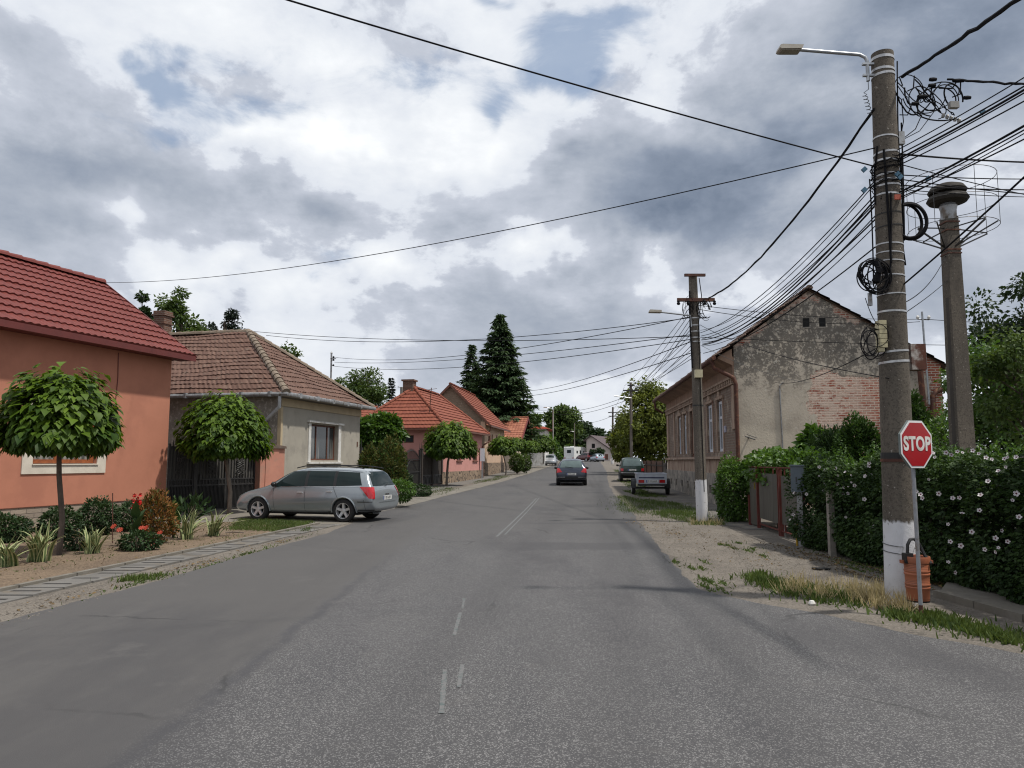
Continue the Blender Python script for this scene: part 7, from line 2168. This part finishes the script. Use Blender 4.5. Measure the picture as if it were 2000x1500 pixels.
b.build("cage", MT['iron'], t)
for v in (436, 452, 490, 497):
    b = MB(); w_ = .125; b.box(cx_ - w_, cx_ + w_, cy_ - w_, cy_ + w_, zs(v) - .012, zs(v) + .012); b.build("clamp_plate", MT['rustpipe'], t)

# ------------------------------------------------------------------ overhead wires
def wire(label, A, B, sag, r=.009, m='cable', group="overhead cables", twist=False, name="overhead_cable"):
    A, B = Vector(A), Vector(B); K = 26; r *= .86
    pts = []
    for i in range(K + 1):
        f = i / K; p = A.lerp(B, f); p.z -= sag * 4 * f * (1 - f)
        if twist and 0 < i < K: p += Vector((random.gauss(0, .004), 0, random.gauss(0, .005)))
        pts.append(p - A)
    b = MB(); b.tube(pts, r if not twist else [r * random.uniform(.85, 1.15) for _ in pts], 6)
    ob = b.build(name, MT[m], None, smooth=True); ob.location = A
    return tag(ob, label, "cable", group)


pz = lambda v, dx_=0, dy_=-1.0: P1o.world(zof(v), dx_, dy_)
q2 = lambda v, dx_=0, dy_=-1.0: P2o.world(z2(v), dx_, dy_)
A = pz(328, -.9, -.2); Bq = W(632, 0, 6.1); E = Bq + (Bq - Vector(A)) * .8
wire("single black cable crossing the upper sky from the big pole to the top edge", A, E, .10, .0095)
A = pz(290, -.9, -.2); E = W(205, 552, 24.5)
wire("long thin cable from the big pole to the red roof's ridge", A, E, .42, .0085)
wire("thick twisted black cable from the big pole down to the second pole's cross arm", pz(215, -1, -.2), W(1384, 582, D2 - .1), .35, .021, twist=True)
b_ = W(1978, -4, 6.2); A = W(1762, 150, PD)
wire("thick black cable from the big pole's top to the upper right corner", A, b_ + (b_ - A) * .6, .04, .023, twist=True)
for i, (v0, v1, u1, r_) in enumerate(((345, 650, 1368, .009), (372, 656, 1370, .009), (380, 664, 1370, .013), (388, 662, 1371, .009), (392, 674, 1372, .014), (412, 668, 1371, .008), (420, 672, 1372, .011), (432, 676, 1372, .007), (350, 645, 1368, .007))):
    wire("black cable in the bundle strung from the big pole to the second pole", pz(v0, -.8, -.6), W(u1, v1, D2 - .1), .30 + .05 * (i % 3), r_, group="cable bundle between the two poles")
wire("cable from the big pole's waist passing above the brick gable to the second pole", pz(470, -.6, -.8), W(1374, 690, D2 - .1), .22, .010)
# to the right, out of the picture
for i, (v0, u1, v1, d1, r_) in enumerate(((300, 2000, 146, 6.6, .007), (310, 2000, 163, 6.6, .009), (318, 2000, 170, 6.5, .013), (322, 2000, 176, 6.5, .008), (330, 2000, 192, 6.5, .008), (382, 2000, 240, 6.3, .013), (386, 2000, 248, 6.3, .008), (392, 2000, 266, 6.3, .008), (396, 2000, 255, 6.3, .006), (560, 2000, 340, 6.2, .011))):
    A = pz(v0, .6, -.7); q = W(u1, v1, d1); q = q + (q - A) * .5
    wire("slanting cable in the fan from the big pole to the right edge", A, q, .03, r_, group="cable fan to the right edge")
for i, (v0, u1, v1, d1, r_) in enumerate(((303, 2000, 313, 9.6, .013), (344, 2000, 346, 9.8, .008), (352, 2000, 375, 9.9, .008), (364, 2000, 367, 9.8, .009), (322, 2000, 376, 10, .007), (372, 2000, 381, 9.9, .006))):
    A = pz(v0, .8, -.3); q = W(u1, v1, d1); q = q + (q - A) * .5
    wire("nearly level cable leaving the big pole for the right edge above the siren", A, q, .03, r_, group="level cables to the right edge")
q = W(2000, 163, 8.0); A = W(1850, 155, PD)
wire("thick cable from the knot of joints to the right edge", A, q + (q - A) * .8, .01, .016, twist=True)
# siren wires
S0 = sb_ + Vector((st_.x, st_.y, 0))
wire("slack thin wire from the siren post down to the big pole, upper one", Vector((S0.x - .1, S0.y, W(1840, 500, DS).z)), pz(592, .9, -.2), .12, .007)
wire("slack thin wire from the siren post down to the big pole, lower one", Vector((S0.x - .1, S0.y, W(1840, 548, DS).z)), pz(612, .9, -.2), .02, .006)
# from second pole to the left
for i, (lab, A, Bq, sg, r_) in enumerate((
        ("upper cable from the second pole over the grey house roof", q2(658, -1), W(480, 646, 31), .25, .012),
        ("lower cable from the second pole over the grey house roof", q2(622, -1), W(520, 655, 31), .45, .012),
        ("highest cable from the second pole to the grey service mast", q2(620, -1), MASTA + Vector((.2, 0, -.25)), .55, .013),
        ("middle cable from the second pole to the grey service mast", q2(655, -1), MASTA + Vector((.2, 0, -.55)), .30, .013),
        ("lowest cable from the second pole to the grey service mast", q2(664, -1), MASTA + Vector((.2, 0, -.8)), .45, .013),
        ("cable from the second pole to the beige house behind the spruce, upper one", q2(668, -1), W(1015, 764, 62), .35, .014),
        ("cable from the second pole to the beige house behind the spruce, lower one", q2(690, -1), W(1000, 775, 60), .3, .014))):
    wire(lab, A, Bq, sg, r_)
# second pole to far poles
for i in range(11):
    A = q2(600 + i * 9, -1.0 + .18 * i, -1.0); Bq = P3o.world(z3(754 + (i % 5) * 5), 0, -1.4) + Vector(((i % 4 - 1.5) * .35, 0, 0))
    wire("thin cable in the fan from the second pole down to the slim old pole", A, Bq, .18 + .05 * (i % 3), .010, group="cable fan to the slim old pole")
for i in range(4):
    A = P3o.world(z3(756 + i * 4), 0, -1) + Vector(((i - 1.5) * .35, 0, 0)); Bq = P4o.world(W(1197, 805 + i * 3, D4).z - b4.z, 0, -1) + Vector(((i - 1.5) * .35, 0, 0))
    wire("thin cable running from the slim old pole to the far whitewashed pole", A, Bq, .5, .012, group="cables to the far pole")
wire("cable from the slim old pole to the pale pole on the left, upper one", P3o.world(z3(772), -1), P5o.world(P5o.top.z - .2), .5, .02)
wire("cable from the slim old pole to the pale pole on the left, lower one", P3o.world(z3(779), -1), P5o.world(P5o.top.z - .5), .6, .02)
wire("cable from the spruce to the pale pole, upper one", W(960, 792, 80), P5o.world(P5o.top.z - .1), .15, .02)
wire("cable from the spruce to the pale pole, lower one", W(965, 798, 80), P5o.world(P5o.top.z - .35), .2, .02)
wire("cable from the far whitewashed pole to the distant lamp pole", P4o.world(W(1197, 812, D4).z - b4.z), P6o.world(P6o.top.z), .5, .025)
# second pole to the right over the gable
mr = tuple(W(1815, 790, 22.4) + Vector((-.04, 0, 2.62)))
wire("cable from the second pole to the roof mast on the derelict house, upper one", q2(598, .9), mr, .12, .010)
wire("cable from the second pole to the roof mast on the derelict house, lower one", q2(606, .9), Vector(mr) - Vector((.1, 0, .08)), .2, .010)
e1 = W(2000, 633, 21); wire("level cable from the roof mast to the right edge", mr, e1 + (e1 - Vector(mr)) * .4, .02, .011)
e2 = W(2000, 672, 20); A = q2(660, .9); wire("level cable crossing before the gable from the second pole to the right edge", A, e2 + (e2 - A) * .2, .08, .010)
wire("cable slanting down across the gable from the second pole to the big pole's cabinet", q2(636, .9), pz(742, -.9), .15, .007)
wire("pale thin lead from the second pole to the gable", q2(676, .9), W(1582, 748, 23.0), .15, .006, 'cablegrey')
wire("dark lead from the gable conduit up to the cream terminal block", W(1514, 747, 23.0), pz(672, -.9), .18, .008)
e3 = W(2000, 782, 20); A = W(1790, 780, 22.6); wire("pale thin wire from the derelict house to the right edge", A, e3 + (e3 - A) * .2, .02, .006, 'cablegrey')
wire("drop lead hanging from the spare coil to the second pole's cable", W(1690, 582, PD - .15), pz(640, -1.1), .12, .005)

# ------------------------------------------------------------------ stop sign
sg_ = W(1799, 1197, 7.86); sg_.z = 0
t = thing("stop_sign", "red octagonal STOP sign on a grey steel post with a rusty foot", "road sign", tuple(sg_), math.atan2(-.44 * 0 + .44, .9))
ctr = W(1784, 868, 7.86) - sg_
hh = (W(1784, 822, 7.86).z - W(1784, 915, 7.86).z) / 2
c_local = ctr.z
b = MB(); dxp = ctr.x * .5
b.tube([(0, 0, -.1), (0, 0, .12)], .021, 12); foot = b.build("rusty_foot", MT['rustpipe'], t, smooth=True)
b = MB(); b.tube([(0, 0, .12), (0, 0, c_local + hh * .8)], .0205, 14); b.build("post", M("grey_steel_post", (.30, .31, .33), (.24, .245, .26), 9, .5, metal=.3, c3=(.17, .13, .1), scale3=5), t, smooth=True)
oct_ = lambda r, a0=math.pi / 8: [(r / math.cos(math.pi / 8) * math.cos(a0 + k * math.pi / 4), c_local + r / math.cos(math.pi / 8) * math.sin(a0 + k * math.pi / 4)) for k in range(8)]
b = MB(); b.prism(oct_(hh), -.052, -.030); pl = b.build("sign_plate", M("grey_sign_edge", (.16, .19, .18), rough=.5), t)
b = MB(); b.prism(oct_(hh * .985), -.056, -.0525); b.build("white_border", M("sign_white", (.66, .66, .66), (.6, .6, .6), 5, .4), t)
b = MB(); b.prism(oct_(hh * .90), -.0595, -.0565); b.build("red_face", M("sign_red", (.33, .007, .012), (.28, .006, .010), 3, .35), t)


def letters(txt, size, sx_, name, mat_, parent, loc, bold=.02, sp=1.0):
    cu = bpy.data.curves.new("tmp_text", 'FONT'); cu.body = txt; cu.size = size; cu.align_x = 'CENTER'; cu.align_y = 'CENTER'
    cu.extrude = .0015; cu.offset = bold; cu.space_character = sp
    o = bpy.data.objects.new("tmp_text", cu); COL.objects.link(o)
    dg = bpy.context.evaluated_depsgraph_get()
    me = bpy.data.meshes.new_from_object(o.evaluated_get(dg)); bpy.data.objects.remove(o); bpy.data.curves.remove(cu)
    me.name = name; me.materials.clear()
    r = link_mesh(name, me, mat_, parent); r.location = loc; r.rotation_euler = (math.pi / 2, 0, 0); r.scale = (sx_, 1, 1)
    return r


letters("STOP", hh * .80, .84, "lettering", MT['white'], t, (0, -.0615, c_local), hh * .030, 1.08)

# ------------------------------------------------------------------ litter bin
bb = W(1794, 1178, 8.12); zb0, zb1 = .115, zof(1088, 8.12, 1794)
t = thing("litter_bin", "orange brown perforated litter bin hung on the whitewashed pole foot", "bin", (bb.x, bb.y, 0))
H_ = zb1 - zb0


def bin_mat():
    m, nt, out = new_mat("terracotta_plastic"); n = N(nt)
    v = n.obj(); s = n.xyz(v)
    a = n.math('MULTIPLY', n.math('ARCTAN2', s[1], s[0]), 12.0)
    zz = n.math('MULTIPLY', s[2], 60.0)
    cx_ = n.math('SUBTRACT', n.math('FRACT', a), .5); cz_ = n.math('SUBTRACT', n.math('FRACT', zz), .5)
    hole = n.step(n.math('SQRT', n.math('ADD', n.math('MULTIPLY', cx_, cx_), n.math('MULTIPLY', cz_, cz_))), .34, .24)
    rows = n.math('FRACT', n.math('MULTIPLY', s[2], 5.2))
    zone = n.math('MULTIPLY', n.step(rows, .25, .30), n.step(rows, .80, .75))
    hole = n.math('MULTIPLY', hole, zone)
    base = n.mix(n.noise(v, 6, 5), (.36, .125, .062), (.29, .095, .048))
    n.pbsdf(out, n.mix(n.math('MULTIPLY', hole, .85), base, (.05, .018, .01)), .55, spec=.35)
    return m


MT['bin'] = bin_mat()
prof = [(.0, zb0), (.104, zb0), (.111, zb0 + .02)]
for f_ in (.30, .37, .61, .68):
    r_ = .113 + .012 * f_; prof += [(r_, zb0 + H_ * f_ - .008), (r_ + .006, zb0 + H_ * f_), (r_ + .006, zb0 + H_ * f_ + .012), (r_, zb0 + H_ * f_ + .02)]
b = MB(); b.lathe(prof + [(.126, zb0 + H_ * .93), (.118, zb0 + H_ * .93), (.100, zb0 + .03), (.0, zb0 + .03)], 32); b.build("basket", MT['bin'], t, smooth=True)
b = MB(); b.lathe([(.122, zb1 - .06), (.130, zb1 - .055), (.138, zb1), (.134, zb1 + .012), (.126, zb1 + .008), (.122, zb1 - .02)], 32)
for s in (1, -1): b.box(s * .125, s * .165, -.03, .03, zb1 - .065, zb1 - .03)
b.build("rim", M("terracotta_plastic_rim", (.33, .11, .055), rough=.5), t, smooth=True)
b = MB(); b.lathe([(.110, zb0 - .006), (.114, zb0 + .01), (.09, zb0 - .008)], 24); b.build("base_ring", MT['trim'], t)
b = MB()
c, r = P1o.at(zb1); px_, py_ = bp.x - bb.x + c.x, bp.y - bb.y + c.y
for z, dz in ((zb1 - .04, .05), (zb1 + .02, .07)):
    b.tube([(-.15, 0, z)] + [(px_ + (r + .006) * math.cos(a), py_ + (r + .006) * math.sin(a), z + dz + .02 * math.sin(a)) for a in np.linspace(-1.9, -5.4, 16)] + [(.12, .05, z)], .0045, 5)
b.build("hanging_wire", MT['cablegrey'], t)
t = thing("rubber_seal", "black rubber strip bent over the rim of the litter bin", "rubber strip", (bb.x, bb.y, zb1))
b = MB(); b.tube([(-.10, -.02, -.12), (-.10, -.02, .03), (-.095, -.02, .13), (-.06, -.01, .185), (-.01, 0, .19), (.04, 0, .14), (.085, -.02, .02), (.105, -.10, -.06)], .017, 8); b.box(-.145, -.055, -.055, .015, -.06, .045); b.build("strip", MT['trim'], t, smooth=True)

# bits on the ground
t = tag(MB().box(-.12, .12, -.07, .07, 0, .025).build("rubber_scrap", MT['trim']), "flat dark scrap lying on the dirt before the hedge", "litter"); t.location = W(1604, 1107, 11.2); t.location.z = .0; t.rotation_euler = (0, .05, .4)
b = MB(); b.lathe([(0, 0), (.03, .0), (.04, .02), (.025, .05), (0, .055)], 8); t = tag(b.build("litter_scrap", MT['white']), "crumpled white paper at the asphalt edge before the dry grass", "litter"); t.location = G(1586, 1182)
b = MB(); b.tube([(0, 0, .02), (.2, .03, .03), (.42, -.02, .02)], .014, 6); t = tag(b.build("stick", MT['barkpale']), "pale stick lying on the soil at the bed's right end", "stick"); t.location = G(440, 1042)
